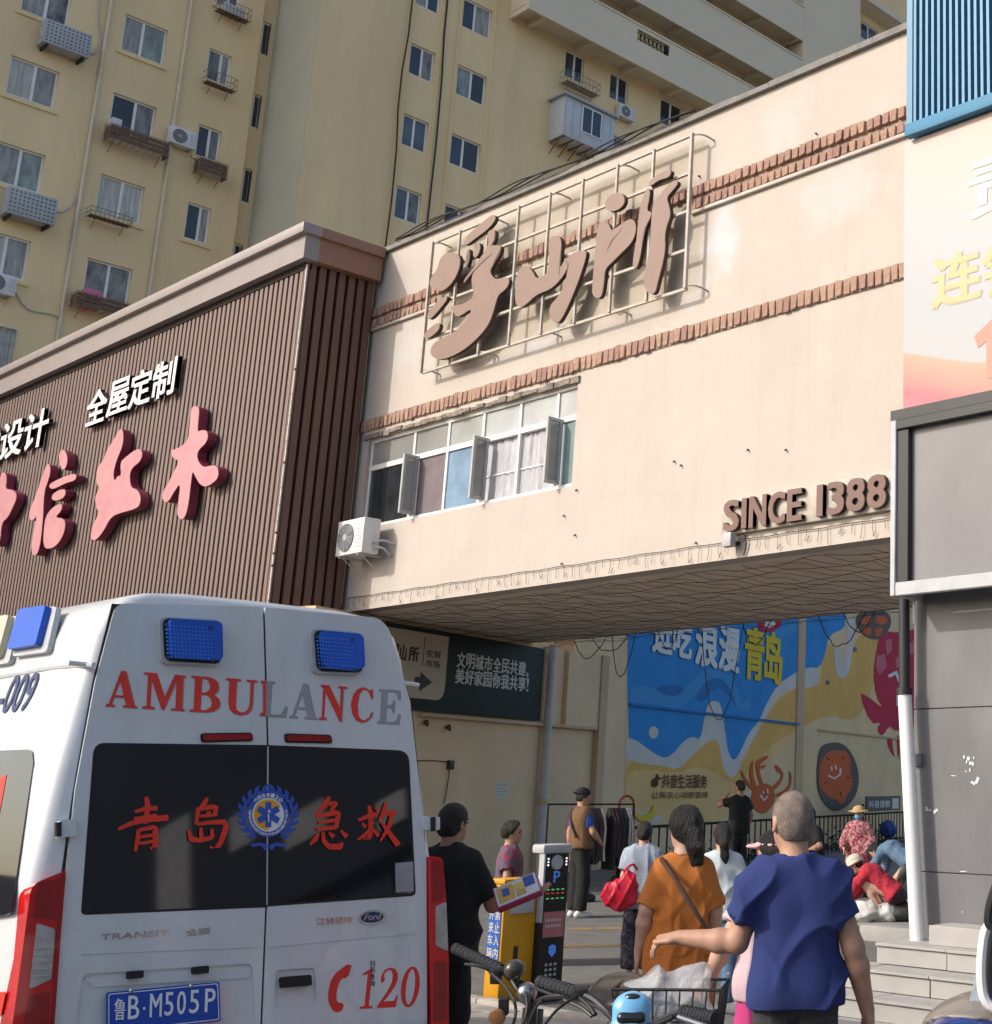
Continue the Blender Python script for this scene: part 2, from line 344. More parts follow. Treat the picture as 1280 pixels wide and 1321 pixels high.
# three casements standing open, seen nearly edge on
m_galu = mat('grey_alu', (.40, .40, .40), .5, .15, 6)
for a, b in ((255, 330), (485, 280), (730, 210)):
    x = onY(430+a/2.56, 460+b/2.56, 11.9).x
    s = MB()
    s.box((x-.025, 11.78, WZ0+.07), (x+.025, 11.83, ztr)); s.box((x-.025, 12.0, WZ0+.07), (x+.025, 12.05, ztr))
    s.box((x-.024, 11.83, WZ0+.07), (x+.024, 12.0, WZ0+.12)); s.box((x-.024, 11.83, ztr-.05), (x+.024, 12.0, ztr))
    o = s.build('open_casement', m_galu, strip, bevel=.004, seg=1)
    MB().box((x-.006, 11.83, WZ0+.12), (x+.006, 12.0, ztr-.05)).build('pane', m_gl['grey'], strip)
c = MB(); random.seed(11)                                # ragged lintel flashing under the brick band
for i in range(30):
    a = WX0-.1+(WX1-WX0+.15)*i/30; c.box((a, 11.955+random.uniform(-.01, .02), WZ1-.005+random.uniform(-.02, .01)), (a+.19, 11.998, WZ1+.06+random.uniform(-.015, .015)))
c.build('lintel_flashing', mat('worn_flashing', (.22, .18, .15), .9, .5, 8, .5, 40), strip)

# ------------------------------------------------------------------ steel lattice sign with three brush characters
def px5(l): return [(430+x/2.56, 160+y/2.56) for x, y in l]
def px3(l): return [(530+x/5.08, 240+y/5.08) for x, y in l]
def px4(l): return [(700+x/5.505, 200+y/5.505) for x, y in l]
SY = 11.77
fs = empty('lattice_sign', (-16.3, SY, 8.2), 'steel lattice rooftop style sign with three large brown brush characters', 'sign')
fx0, fx1, fz0, fz1 = -19.48, -13.18, 8.24, 10.52
lat = MB()
def rail(a, b, r=.028): MB().tube([a, b], r, 4).build('lattice_bar', m_steel, fs)
for i in range(9):
    x = fx0+(fx1-fx0)*i/8; rail((x, SY, fz0), (x, SY, fz1), .032 if i in (0, 8) else .026)
for i in range(5):
    z = fz0+(fz1-fz0)*i/4; rail((fx0, SY+.03, z), (fx1, SY+.03, z))
for i in range(0, 9, 2):
    x = fx0+(fx1-fx0)*i/8
    for z in (fz0+.03, fz1-.03): MB().tube(smooth_line([(x+.05, SY+.01, z), (x+.16, SY+.06, z-.01), (x+.2, 12.0, z-.05)]), .014, 5).build('wall_bracket', m_steel, fs)
glyph = {
 'fu': [px3(smooth_loop(p, 2)) for p in (
  [(345,378),(362,330),(430,270),(500,212),(535,185),(558,198),(546,236),(500,287),(430,337),(365,388)],
  [(118,640),(140,588),(172,548),(192,470),(235,434),(290,438),(322,458),(324,522),(292,604),(240,668),(190,694),(138,670)],
  [(103,855),(130,798),(190,742),(237,714),(238,745),(192,802),(150,852),(118,875)],
  [(77,985),(110,944),(160,902),(190,897),(187,936),(160,967),(108,1002)],
  [(356,530),(362,430),(386,405),(386,470),(368,530)],
  [(418,475),(414,440),(428,384),(450,366),(457,402),(442,452)],
  [(500,302),(536,280),(555,298),(552,345),(530,392),(556,386),(594,392),(583,442),(544,510),(518,556),(532,590),(560,613),(612,598),(645,602),(643,645),(612,684),(572,712),(550,790),(522,882),(480,948),(420,1012),(340,1078),(250,1124),(180,1138),(132,1112),(128,1070),(150,1028),(200,1003),(280,958),(340,905),(385,850),(398,800),(330,848),(298,857),(262,800),(275,782),(330,778),(408,735),(412,700),(398,640),(400,585),(432,540),(478,500),(440,522),(392,582),(352,636),(343,630),(360,598),(410,536),(455,470),(490,420),(512,370)])],
 'shan': [px5(smooth_loop(p, 2)) for p in (
  [(598,592),(604,500),(618,474),(640,466),(660,488),(670,512),(700,500),(714,470),(710,388),(720,370),(746,368),(754,390),(750,448),(748,478),(764,448),(792,424),(838,413),(832,450),(802,540),(752,652),(730,658),(713,636),(715,598),(742,572),(768,522),(774,470),(762,500),(720,545),(672,562),(642,590),(620,607)],)],
 'suo': [px4(smooth_loop(p, 2)) for p in (
  [(585,300),(578,350),(545,385),(490,402),(450,390),(440,350),(460,305),(500,272),(550,262)],
  [(350,950),(372,700),(384,560),(394,500),(430,466),(470,488),(488,536),(520,520),(590,466),(642,450),(666,500),(658,572),(622,634),(560,694),(482,772),(442,812),(437,900),(422,992),(396,1022),(358,1002)],
  [(732,240),(764,236),(758,310),(738,398),(778,402),(762,452),(728,522),(708,620),(692,732),(665,810),(637,792),(648,700),(668,600),(678,470),(698,350)],
  [(950,176),(962,204),(922,252),(878,302),(902,370),(908,430),(882,500),(867,570),(872,660),(852,772),(822,882),(802,974),(770,990),(732,962),(714,900),(728,820),(753,700),(768,560),(772,450),(783,350),(818,300),(870,238),(920,186)],
  [(746,214),(778,162),(838,127),(906,99),(914,125),(892,162),(830,173),(770,219)])] }
for g_, loops in glyph.items():
    body = MB(); edge = MB()
    for lp in loops:
        P = [onY(x, y, SY-.075) for x, y in lp]
        body.prism(P, (0, .018, 0)); edge.prism([p+Vector((0, .018, 0)) for p in P], (0, .05, 0))
    o = body.build('brush_character', m_sign, fs); edge.build('character_side', m_dark, o)
shadow_lines = px3([(345,636),(420,548),(500,470),(535,440)]), px3([(520,556),(560,470),(594,400)]), px3([(525,395),(548,350),(553,300)]), px3([(365,528),(372,470),(386,412)]), px5([(746,500),(750,440),(754,395)]), px5([(764,448),(776,462),(770,500)]), px4([(455,685),(490,610),(570,515)]), px4([(470,490),(490,536)]), px4([(762,450),(728,522),(708,620)])  # dark lines painted as the shadow edges of layered strokes
for sl_ in shadow_lines:
    L_ = []; R_ = []
    for i, (x, y) in enumerate(sl_):
        x2, y2 = sl_[min(i+1, len(sl_)-1)]; x1, y1 = sl_[max(i-1, 0)]; t = Vector((x2-x1, y2-y1)).normalized(); w_ = .75 if 0 < i < len(sl_)-1 else .25
        L_.append((x-t.y*w_, y+t.x*w_)); R_.append((x+t.y*w_, y-t.x*w_))
    MB().prism([onY(x, y, SY-.0765) for x, y in L_+R_[::-1]], (0, -.0006, 0)).build('stroke_shadow', m_dark, fs)
# old stains and patched plaster behind the letters are in the wall; loose wiring on the coping
random.seed(4)
wr = MB()
for k in range(3):
    pts = []
    for i in range(22):
        x = -20.9+7.6*i/21; pts.append((x, 11.9-.02*k+.05*math.sin(i*.9+k), 10.95+.014*k+0.02*abs(math.sin(i*.55+k*1.3))*(.5 if i < 4 else 1)))
    wr.tube(smooth_line(pts, 1), .012, 5)
o = wr.build('roof_cable_bundle', m_cable); tag(o, 'loose black cables lying along the coping above the lattice sign', 'cable')

# ------------------------------------------------------------------ SINCE 1388 plate
sp = empty('dated_sign', (-11, 11.9, 4.8), 'small brown three dimensional lettering SINCE 1388 on pale backing plate', 'sign')
MB().box((-12.48, 11.93, 4.80), (-9.68, 11.995, 5.26)).build('backing_plate', m_steel, sp, bevel=.01)
m_sg2 = mat('letter_dark_brown', (.165, .095, .08), .55, .08, 4)
x_ = -12.38
for ch, w_ in (('S', .245), ('I', .075), ('N', .265), ('C', .25), ('E', .21), (' ', .13), ('1', .085), ('3', .235), ('8', .25), ('8', .25)):
    if ch != ' ':
        zz = 4.835+.002*(x_+12.4)
        text('letter_face', ch, (x_+.02, 11.93, zz), (1, 0, 0), (0, 0, 1), w_, .375, m_sg2, sp, depth=.012, lift=.055, bold=.075)
        text('letter_side', ch, (x_+.02, 11.93, zz), (1, 0, 0), (0, 0, 1), w_, .375, m_dark, sp, depth=.052, lift=.002, bold=.075)
    x_ += w_+(.066 if ch != '1' else .09)
fl = empty('wall_lamp', (-12.2, 11.9, 4.6), 'small grey floodlight on the plaster below the dated lettering', 'lamp')
MB().box((-12.33, 11.80, 4.62), (-12.17, 11.90, 4.80)).build('housing', mat('grey_housing', (.42, .42, .43), .5, .1, 8), fl, bevel=.015)
MB().box((-12.30, 11.9, 4.66), (-12.2, 11.998, 4.70)).build('bracket', m_cable, fl)
MB().tube(smooth_line([(-12.17, 11.93, 4.76), (-12.08, 11.95, 4.80), (-12.04, 11.96, 4.66), (-12.1, 11.97, 4.52)]), .008, 5).build('cable', m_cable, fl)
# small rusty stubs and holes in the plaster
random.seed(9)
for i, (x, y) in enumerate(((800+252/3.2, 600), (1053, 172), (728, 665), (898, 700), (725, 727), (902, 227), (1014, 580), (870, 595), (965, 580), (742, 690), (744, 632))):
    p = onY(x, y, 11.99); q = MB()
    q.tube([p+Vector((0, .008, 0)), p+Vector((.006, -.025, -.01)), p+Vector((.015, -.03, -.03))], [.013, .009, .004], 5)
    q.tube([p+Vector((-.015, .005, .01)), p+Vector((.02, .002, -.02))], [.006, .004], 4)
    q.build('rusty_stub', mat('rust', (.10, .05, .03), .9, .4, 20), bridge)

# ------------------------------------------------------------------ air conditioner builder
m_ac = mat('ac_white', (.70, .70, .69), .45, .05, 3); m_acd = mat('ac_grille', (.10, .10, .11), .5, .1, 8); m_acg = mat('ac_grey', (.42, .43, .45), .5, .1, 8)
def ac_unit(c, right, w_, h_, d_, label, group, bracket=True, size='n'):
    """c: centre of the back bottom edge, right: unit vector along the front, front normal = right x up"""
    right = Vector(right); up = Vector((0, 0, 1)); f = right.cross(up)
    e = empty('air_conditioner', c, label, 'air conditioner', group)
    C_ = Vector(c)+up*(h_/2)+f*(d_/2)
    MB().obox(C_, right*w_/2, f*d_/2, up*h_/2).build('casing', m_ac, e, bevel=.015)
    fc = C_+f*(d_/2+.004)-right*(w_*.14); r0 = h_*.40
    MB().lathe([(r0, -.01), (r0, .006)], fc, f, 24).build('fan_recess', m_acd, e)
    g = MB()
    for k in range(7):
        rr = r0*(k+1)/7.2; n = 20
        g.tube([fc+f*.014+(right*math.cos(2*math.pi*j/n)+up*math.sin(2*math.pi*j/n))*rr for j in range(n+1)], .006, 4, cap=False)
    for j in range(6):
        a = math.pi*j/6; v = right*math.cos(a)+up*math.sin(a); g.tube([fc+f*.017-v*r0, fc+f*.017+v*r0], .005, 4)
    g.build('fan_guard', m_acg, e)
    MB().lathe([(r0*.25, .01), (r0*.22, .025)], fc, f, 12).build('fan_hub', m_acg, e)
    s = MB()
    for k in range(7): s.obox(C_+right*(w_*.36)+f*(d_/2+.003)+up*(h_*(-.3+.1*k)), right*w_*.1, f*.003, up*h_*.012)
    s.build('side_louvre', m_acg, e)
    if bracket:
        for q in (-.35, .35):
            p = Vector(c)+right*w_*q; b = MB()
            b.tube([p-f*.12-up*.02, p+f*d_-up*.02], .018, 4); b.tube([p-f*.12-up*.28, p+f*d_*.8-up*.02], .012, 4)
            b.build('bracket', m_acg, e)
    return e
p = Vector((-20.72, 11.82, 5.33))
ac_unit(p, (1, 0, 0), .80, .58, .30, 'white air conditioner outdoor unit below the strip window beside brown slats', None)
b = MB(); b.tube(smooth_line([(-20.31, 11.7, 5.5), (-20.2, 11.8, 5.56), (-20.15, 11.98, 5.5)]), .02, 6); b.tube(smooth_line([(-20.31, 11.72, 5.42), (-20.18, 11.8, 5.44), (-20.2, 11.98, 5.3)]), .02, 6)
o = b.build('refrigerant_pipe', m_acg); tag(o, 'bent insulated pipes beside the air conditioner under the strip window', 'pipe')

# ------------------------------------------------------------------ net lights hung under and along the soffit
m_net = mat('net_cable', (.035, .025, .02), .7, .2, 20)
random.seed(17)
net = MB()
for k in range(9):                                       # long wires along X
    y = 12.15+4.8*k/8+random.uniform(-.1, .1); pts = []
    for i in range(60):
        x = XL-1+(XR+1-XL)*i/59; pts.append((x, y+.03*math.sin(i*.7+k)+random.uniform(-.04, .04), 4.44-.05*abs(math.sin(i*.45+k*1.7))-random.uniform(0, .025)))
    net.tube(pts, .005, 3, cap=False)
for k in range(44):                                      # sagging drops across
    x = XL-.6+(XR-XL)*k/43+random.uniform(-.08, .08); pts = []
    for i in range(14):
        pts.append((x+.55*i/13+random.uniform(-.03, .03)+.05*math.sin(i*.9+k), 12.1+4.9*i/13, 4.45-.06*abs(math.sin(i*1.4+k))-random.uniform(0, .02)))
    net.tube(pts, .0035, 3, cap=False)
o = net.build('net_lights', m_net); tag(o, 'dark net of string light cables sagging below the passage soffit', 'string lights')
cur = MB()
top_ = [(XL+.2+(XR-XL-.3)*i/80, 11.97, 4.72+.006*math.sin(i*1.3)) for i in range(81)]
cur.tube(top_, .006, 3, cap=False)
for i in range(86):
    x = XL+.25+(XR-XL-.4)*i/86+random.uniform(-.03, .03); h = random.uniform(.1, .22)
    cur.tube([(x, 11.975, 4.72), (x+random.uniform(-.02, .02), 11.965, 4.72-h*.5), (x+random.uniform(-.03, .03), 11.97, 4.72-h)], .004, 3, cap=False)
    if i % 3 == 0: cur.tube([(x, 11.97, 4.72-h), (x+.05, 11.965, 4.72-h+.06)], .004, 3, cap=False)
o = cur.build('icicle_lights', m_net); tag(o, 'thin string light curtain along the lower edge of cream facade', 'string lights')
lo = []; random.seed(23)
for (x, y, dx, drop) in ((790, 800, 30, 60), (905, 790, 55, 130), (960, 780, 35, 30), (1055, 786, 60, 40), (740, 826, 40, 30), (765, 824, 45, 22), (850, 818, 25, 26), (1090, 790, 40, 24)):
    a = onY(x, y, 16.9); b = onY(x+dx, y-4, 16.9); a.z = b.z = 4.46; mid = (a+b)/2
    sag = drop/1771*22
    lo.append(MB()); lo[-1].tube([a+(b-a)*t+Vector((random.uniform(-.03, .03), 0, -sag*(1-(2*t-1)**2)+random.uniform(-.03, .03))) for t in np.linspace(0, 1, 12)], .010, 3, cap=False)
hw_ = empty('hanging_wires', (-18, 16.9, 4.4), 'tangled cable loops hanging from the far edge of the soffit', 'string lights')
for q in lo: q.build('wire_loop', m_net, hw_)
# ================================================================== brown slatted shop building
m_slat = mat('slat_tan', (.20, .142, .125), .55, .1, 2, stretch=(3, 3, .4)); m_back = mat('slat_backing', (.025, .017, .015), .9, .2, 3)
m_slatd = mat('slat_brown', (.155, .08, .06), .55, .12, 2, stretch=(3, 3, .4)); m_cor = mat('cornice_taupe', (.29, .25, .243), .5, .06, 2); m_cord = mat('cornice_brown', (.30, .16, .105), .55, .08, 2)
shop = empty('brown_shop_building', (-30, 14, 0), 'brown shop building clad in vertical slats with a taupe cornice', 'building')
BX, BY, BX0 = -21.46, 10.66, -40.0
MB().box((BX0, BY+.10, 0), (BX-.14, 11.95, 10.3)).build('wall', m_back, shop)
MB().box((BX0, BY+.101, 10.3), (BX-.1, 11.95, 10.62)).build('roof', m_back, shop)
sl0 = MB().box((-.052, 0, 0), (.052, .075, 7.35)).build('slat', m_slat, shop, bevel=.006, seg=1)
k = 0; x = BX-.16
while x > -38.2:
    mt = Matrix.Translation((x, BY, 2.95))
    if k == 0: sl0.matrix_basis = mt; adopt(sl0, shop)
    else: inst(sl0, 'slat', shop, mt)
    x -= .172; k += 1
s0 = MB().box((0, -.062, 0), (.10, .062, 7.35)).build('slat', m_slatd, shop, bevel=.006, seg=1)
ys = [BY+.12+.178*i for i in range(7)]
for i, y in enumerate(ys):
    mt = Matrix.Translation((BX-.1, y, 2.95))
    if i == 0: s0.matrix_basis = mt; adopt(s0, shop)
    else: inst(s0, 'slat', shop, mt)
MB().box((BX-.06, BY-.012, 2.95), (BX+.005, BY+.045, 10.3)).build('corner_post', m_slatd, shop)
random.seed(31); tr = MB(); z = 4.2                        # pale corner trim, chipped
while z < 10.1:
    h = random.uniform(.15, .5); tr.box((BX+.006, BY-.018+random.uniform(0, .006), z), (BX+.03, BY+.006, min(10.25, z+h-.01))); z += h+random.choice((0, 0, .03))
tr.build('corner_trim', mat('pale_trim', (.62, .60, .57), .6, .15, 6), shop)
pk = MB()                                                  # pale strips painted as light peeking through the side gaps
for y in ys[:-1]:
    z = 4.3
    while z < 9.9:
        h = random.uniform(.08, .6)
        if random.random() < .4: pk.box((BX-.135, y+.066, z), (BX-.115, y+.078+random.uniform(0, .012), z+h))
        z += h+random.uniform(.02, .3)
pk.build('light_peek', mat('light_peek_pale', (.48, .36, .27), .8, .3, 6), shop)
MB().box((BX0, BY-.16, 10.30), (BX+.16, BY+.10, 10.72)).build('cornice', m_cor, shop)
MB().box((BX0, BY-.26, 10.72), (BX+.24, BY+.10, 10.90)).build('cornice_cap', m_cor, shop, bevel=.012)
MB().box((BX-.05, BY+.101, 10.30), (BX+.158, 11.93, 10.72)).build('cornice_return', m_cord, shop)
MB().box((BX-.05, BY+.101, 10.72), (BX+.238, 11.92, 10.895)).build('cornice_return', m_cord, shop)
MB().box((BX0, BY-.02, 10.18), (BX, BY+.09, 10.298)).build('shadow_strip', m_back, shop)  # dark strip put in as the shadow line under the cornice
# lettering
m_lw = mat('letter_white', (.80, .80, .79), .4, .04, 3); m_ls = mat('letter_side', (.05, .035, .035), .5, .1, 4)
m_lp = mat('letter_rose', (.54, .245, .27), .42, .08, 3, var2=(.58, .29, .31)); m_lps = mat('letter_maroon', (.20, .025, .055), .45, .08, 4)
def on_front(x, y, d=.0): return onY(x, y, BY-d)
LY = BY-.16
for s_, a, b in (('全屋定制', (107, 551), (229, 459)), ('中式设计', (-62, 618), (66, 523))):
    A = onY(*a, LY); B = onY(*b, LY)
    e = empty('shop_lettering', (A.x, LY, A.z), 'white raised lettering of four characters '+('left of the cornice corner, above rose letters' if s_[0] == '全' else 'cut by the left picture edge'), 'lettering', None)
    wch = (B.x-A.x)/4
    for i, ch in enumerate(s_):
        org = (A.x+wch*i+.04, LY+.03, A.z+.03 if i else A.z)
        o = text('character', ch, org, (1, 0, 0), (0, 0, 1), wch*.92, (B.z-A.z)*.97, m_lw, e, depth=.012, lift=.0, bold=.026)
        text('character_side', ch, org, (1, 0, 0), (0, 0, 1), wch*.92, (B.z-A.z)*.97, m_ls, o, depth=.075, lift=-.076, bold=.03)
def pxr(l): return [(x/4.267, 500+y/4.267) for x, y in l]
rose = {
 'rose_character_tree': ('rightmost rose brush character, shaped like a tree, on brown slats', [
  [(1052,110),(1078,98),(1098,112),(1092,180),(1086,246),(1112,232),(1140,238),(1146,275),(1128,312),(1095,340),(1084,372),(1092,410),(1120,440),(1160,428),(1192,430),(1204,460),(1198,500),(1165,530),(1128,548),(1098,530),(1076,490),(1060,455),(1050,530),(1038,640),(1020,712),(996,730),(975,700),(980,640),(996,520),(960,570),(925,632),(900,628),(890,585),(930,520),(970,440),(988,402),(950,388),(940,345),(965,340),(1000,322),(1036,290),(1046,200)]]),
 'rose_character_red': ('rose brush character second from the right on brown slats', [
  [(652,240),(668,222),(680,250),(676,320),(645,390),(622,470),(630,520),(650,482),(668,490),(662,410),(690,385),(740,345),(775,335),(786,370),(768,410),(728,440),(712,480),(720,552),(755,560),(776,600),(768,655),(720,675),(660,690),(610,712),(570,790),(525,845),(497,830),(508,760),(548,690),(530,660),(522,600),(552,550),(528,525),(535,440),(570,400),(590,340),(625,290)]]),
 'rose_character_trust': ('narrow rose brush character third from the right on brown slats', [
  [(255,425),(275,420),(278,470),(262,520),(245,570),(240,640),(236,730),(222,860),(205,920),(178,925),(172,870),(190,770),(205,700),(180,735),(160,725),(165,670),(200,590),(225,510)],
  [(330,345),(355,342),(372,380),(368,430),(345,462),(322,400)],
  [(272,530),(330,500),(400,474),(424,480),(414,512),(360,525),(300,558),(272,555)],
  [(285,590),(330,560),(362,560),(358,600),(320,622),(286,620)],
  [(250,720),(270,680),(310,645),(345,638),(338,680),(300,715),(355,720),(360,770),(340,830),(300,880),(250,890),(238,850),(242,780)]]),
 'rose_character_edge': ('rose brush character at the left picture edge on brown slats', [
  [(5,470),(30,466),(38,500),(30,560),(60,560),(88,575),(92,610),(70,660),(40,720),(10,740),(0,860),(-40,880),(-30,740),(-80,760),(-110,720),(-90,640),(-40,590),(-10,560)]])}
for nm, (lab, loops) in rose.items():
    e = empty('raised_character', (onY(*pxr([loops[0][0]])[0], LY).x, LY, 6), lab, 'lettering')
    f = MB(); s_ = MB()
    for lp in loops:
        P = [onY(x, y, LY-.06) for x, y in pxr(smooth_loop(lp, 2))]
        f.prism(P, (0, .01, 0)); s_.prism([p+Vector((0, .0102, 0)) for p in P], (0, .15, 0))
    o = f.build('face', m_lp, e); s_.build('side_return', m_lps, e)
# ================================================================== apartment tower behind
m_tow = mat('tower_yellow', (.84, .64, .365), .9, .10, .5, .25, 25, stretch=(1, 1, .22)); m_towg = mat('tower_band', (.53, .51, .40), .9, .07, .2, .2, 25)
m_towc = mat('tower_cream', (.74, .63, .46), .9, .06, .3, .2, 25)
m_frame = mat('window_white', (.80, .80, .77), .5, .05, 4)
m_pn = [mat('tower_glass_%d' % i, c, .07, v, s, coat=.5, stretch=st) for i, (c, v, s, st) in enumerate((((.02, .022, .025), .4, 2, None), ((.07, .09, .12), .6, .8, None), ((.30, .28, .25), .5, 2.2, (1, 3.5, .7)), ((.19, .18, .16), .8, 1.6, (1, 2, 1)), ((.03, .04, .07), .4, .8, None), ((.46, .44, .39), .35, 2.6, (1, 5, .5)), ((.24, .27, .24), .5, 1.5, (1, 3, 1))))]
tower = empty('apartment_tower', (-46, 25, 0), 'tall yellow apartment tower with balconies rising behind the low buildings', 'building')
T1, T2, T3 = -45.0, -42.2, -45.3
random.seed(41)
def face_wall(X, y0, y1, z0, z1, holes, m=m_tow):
    # wall facing +X: frame u = +Y, v = +Z, normal = +X
    lp = [[(y0, z0), (y1, z0), (y1, z1), (y0, z1)]] + [[(a, c_), (b, c_), (b, d), (a, d)] for a, b, c_, d in holes]
    return outlines('wall', lp, (X-.3, 0, 0), (0, 1, 0), (0, 0, 1), .3, m, tower)
wrng = random.Random(77)
def window(X, y0, y1, z0, z1, panes, sill=True, split=.5, barred=False):
    panes = tuple(wrng.choice((5, 6, 2, p, p)) if wrng.random() < .45 and X > -45.2 else p for p in panes); split += wrng.uniform(-.05, .05)
    xf = X-.14; t = .06
    wdw = MB(); ym = y0+(y1-y0)*split
    for (a, b, c_, d) in ((y0, y0+t, z0, z1), (y1-t, y1, z0, z1), (y0+t, y1-t, z0, z0+t), (y0+t, y1-t, z1-t, z1), (ym-t*.7, ym+t*.7, z0+t, z1-t)): wdw.box((xf, a, c_), (xf+.06, b, d))
    o = wdw.build('window', m_frame, tower)
    MB().box((xf+.01, y0+t, z0+t), (xf+.02, ym-t*.7, z1-t)).build('pane', m_pn[panes[0]], o)
    MB().box((xf+.012, ym+t*.7, z0+t), (xf+.022, y1-t, z1-t)).build('pane', m_pn[panes[1]], o)
    MB().box((X-.29, y0, z0), (X-.28, y1, z1)).build('dark_interior', m_pn[0], o)
    if sill: MB().box((X-.02, y0-.12, z0-.16), (X+.06, y1+.12, z0-.02)).build('sill', m_tow, o)
    if barred:
        b = MB()
        for i in range(9): y = y0+(y1-y0)*i/8; b.box((X+.02, y-.012, z0), (X+.045, y+.012, z1))
        for i in range(4): z = z0+(z1-z0)*i/3; b.box((X+.046, y0, z-.012), (X+.065, y1, z+.012))
        b.build('security_bars', m_acg, o)
heads = [29.1, 26.25, 23.4, 20.55, 17.7, 14.85]
holes1 = []; spec1 = []
pc0 = [(2, 3), (2, 3), (3, 2), (2, 0), (3, 2), (3, 3)]; pc1 = [(2, 2), (2, 2), (0, 3), (0, 3), (3, 3), (2, 0)]; pc2 = [(3, 3), (3, 2), (0, 3), (0, 2), (3, 0), (0, 0)]
for i, h in enumerate(heads):
    for (a, b, hh, pp) in ((12.36, 13.72, 1.28, pc0), (15.33, 16.68, 1.3, pc1), (18.07, 18.85, 1.15 if i < 3 else 1.28, pc2), (6.6, 8.2, 1.3, pc0), (9.4, 10.5, 1.3, pc1)):
        z1 = h-(.0 if a != 12.36 else .0)
        holes1.append((a, b, z1-hh, z1)); spec1.append((a, b, z1-hh, z1, pp[i], a == 12.36 and i == 5))
face_wall(T1, -6, 19.72, 0, 46, holes1)
for (a, b, c_, d, pp, br) in spec1: window(T1, a, b, c_, d, pp, True, .5 if a != 18.07 else .55, br)
MB().box((-58, -6, 0), (T1-.3, -5.7, 46)).build('wall', m_tow, tower)
MB().box((-58, 19.42, 0), (T1-.301, 19.72, 46)).build('wall', m_tow, tower)
h3 = [(19.9, 20.18, z-1.28, z) for z in (39.6, 36.78, 33.95, 31.1, 28.25, 25.4, 22.57, 19.75, 16.9, 14.05)]
face_wall(T3, 19.721, 20.345, 0, 46, h3)
for i, q in enumerate(h3): window(T3, *q, (4, 4), False, .96)
MB().box((T3-.299, 20.33, 0), (T2-.003, 20.35, 46)).build('return_wall', m_towg, tower)
# protruding middle block
h2 = []; s2 = []
for i, z in enumerate((42.3, 39.45, 36.6, 33.75, 30.93, 28.1, 25.27, 22.45, 19.6, 16.75)):
    for a, b, pp in ((23.88, 24.88, ((4, 3), (1, 1), (1, 3), (4, 0), (1, 4))[i % 5]), (25.86, 27.12, ((3, 0), (4, 0), (0, 1), (4, 0), (4, 1))[i % 5])):
        h2.append((a, b, z-1.22, z)); s2.append((a, b, z-1.22, z, pp, True))
for i, z in enumerate((30.93, 28.1, 25.27, 33.75, 36.6)):
    for a, b in ((30.68, 31.62), (33.0, 33.97), (35.8, 37.05)):
        if i == 1 and a < 31: continue
        h2.append((a, b, z-1.2, z)); s2.append((a, b, z-1.2, z, random.choice(((4, 0), (1, 4), (0, 1))), True))
for z in (41.0, 38.15, 35.3):
    h2.append((49.1, 50.5, z-1.15, z)); s2.append((49.1, 50.5, z-1.15, z, (4, 1), True))
face_wall(T2, 20.351, 60, 0, 46, h2)
for (a, b, c_, d, pp, sl_) in s2: window(T2, a, b, c_, d, pp, False, .48, (a == 33.0 and d < 29))
# raised ribs framing the window bays, cables down the wall
for y in (23.75, 25.05, 25.72, 27.24): MB().box((T2+.001, y-.03, 0), (T2+.07, y+.03, 46)).build('wall_rib', m_tow, tower)
def wall_cable(X, pts, r, lab):
    o = MB().tube(smooth_line([(X, y, z) for y, z in pts], 1), r, 5).build('wall_cable', m_cable); tag(o, lab, 'cable')
wall_cable(T2+.13, [(23.62, 46), (23.7, 40), (23.55, 33), (23.72, 29), (23.5, 26), (23.7, 23), (23.55, 18)], .03, 'black cable down the tower left of its narrow window bay')
wall_cable(T2+.13, [(25.15, 46), (25.1, 40), (25.22, 34), (25.05, 30), (25.2, 26), (25.1, 20)], .035, 'black cable down the tower between its two window bays')
# balconies
m_bal = mat('balcony_cream', (.74, .64, .48), .9, .05, .4, .2, 20); m_iron = mat('iron_black', (.018, .018, .019), .85, .1, 8, spec=.2)
for zi, (zb, zt) in enumerate(((30.98, 32.8), (33.85, 35.65), (36.7, 38.5), (39.55, 41.35), (42.4, 44.2))):
    y0 = 27.9 if zi == 0 else 27.9
    fr = MB()
    if zi == 0:
        fr.box((-41.1, y0, zb), (-40.98, 33.3, zt)); fr.box((-41.1, 35.1, zb), (-40.98, 43.4, zt)); fr.box((-41.1, 33.3, zb), (-40.98, 35.1, 32.1)); fr.box((-41.1, 33.3, 32.62), (-40.98, 35.1, zt))
    else: fr.box((-41.1, y0, zb), (-40.98, 43.4, zt))
    fr.build('balcony_parapet', m_bal, tower)
    MB().box((-42.198, y0, zb+.25), (-41.101, 43.4, zb+.42)).build('balcony_slab', m_bal, tower)
    MB().box((-41.14, y0-.02, zt), (-40.94, 43.42, zt+.08)).build('parapet_cap', m_bal, tower)
    MB().box((-42.198, y0+.02, zb), (-41.101, y0+.14, zt)).build('balcony_end', m_bal, tower)
    for j in range(7):
        y = y0+.8+2.4*j; MB().box((-42.197, y, zb+.02), (-41.102, y+.2, zb+.249)).build('bracket_beam', m_bal, tower)
g = MB()
for i in range(8):
    y = 33.3+1.8*i/8; g.box((-41.05, y, 32.1), (-41.03, y+.03, 32.62))
    a = (y+.11, 32.36); g.tube([(-41.04, a[0]+.09*math.cos(t), a[1]+.16*math.sin(t)) for t in np.linspace(0, 6.283, 11)], .018, 4, cap=False)
g.build('iron_ornament', m_iron, tower)
MB().box((T2+.002, 43.41, 0), (-40.98, 47.6, 46)).build('pier', m_towc, tower)
MB().box((T2+.002, 47.7, 38.85), (-41.3, 60, 39.2)).build('balcony_slab', m_bal, tower)
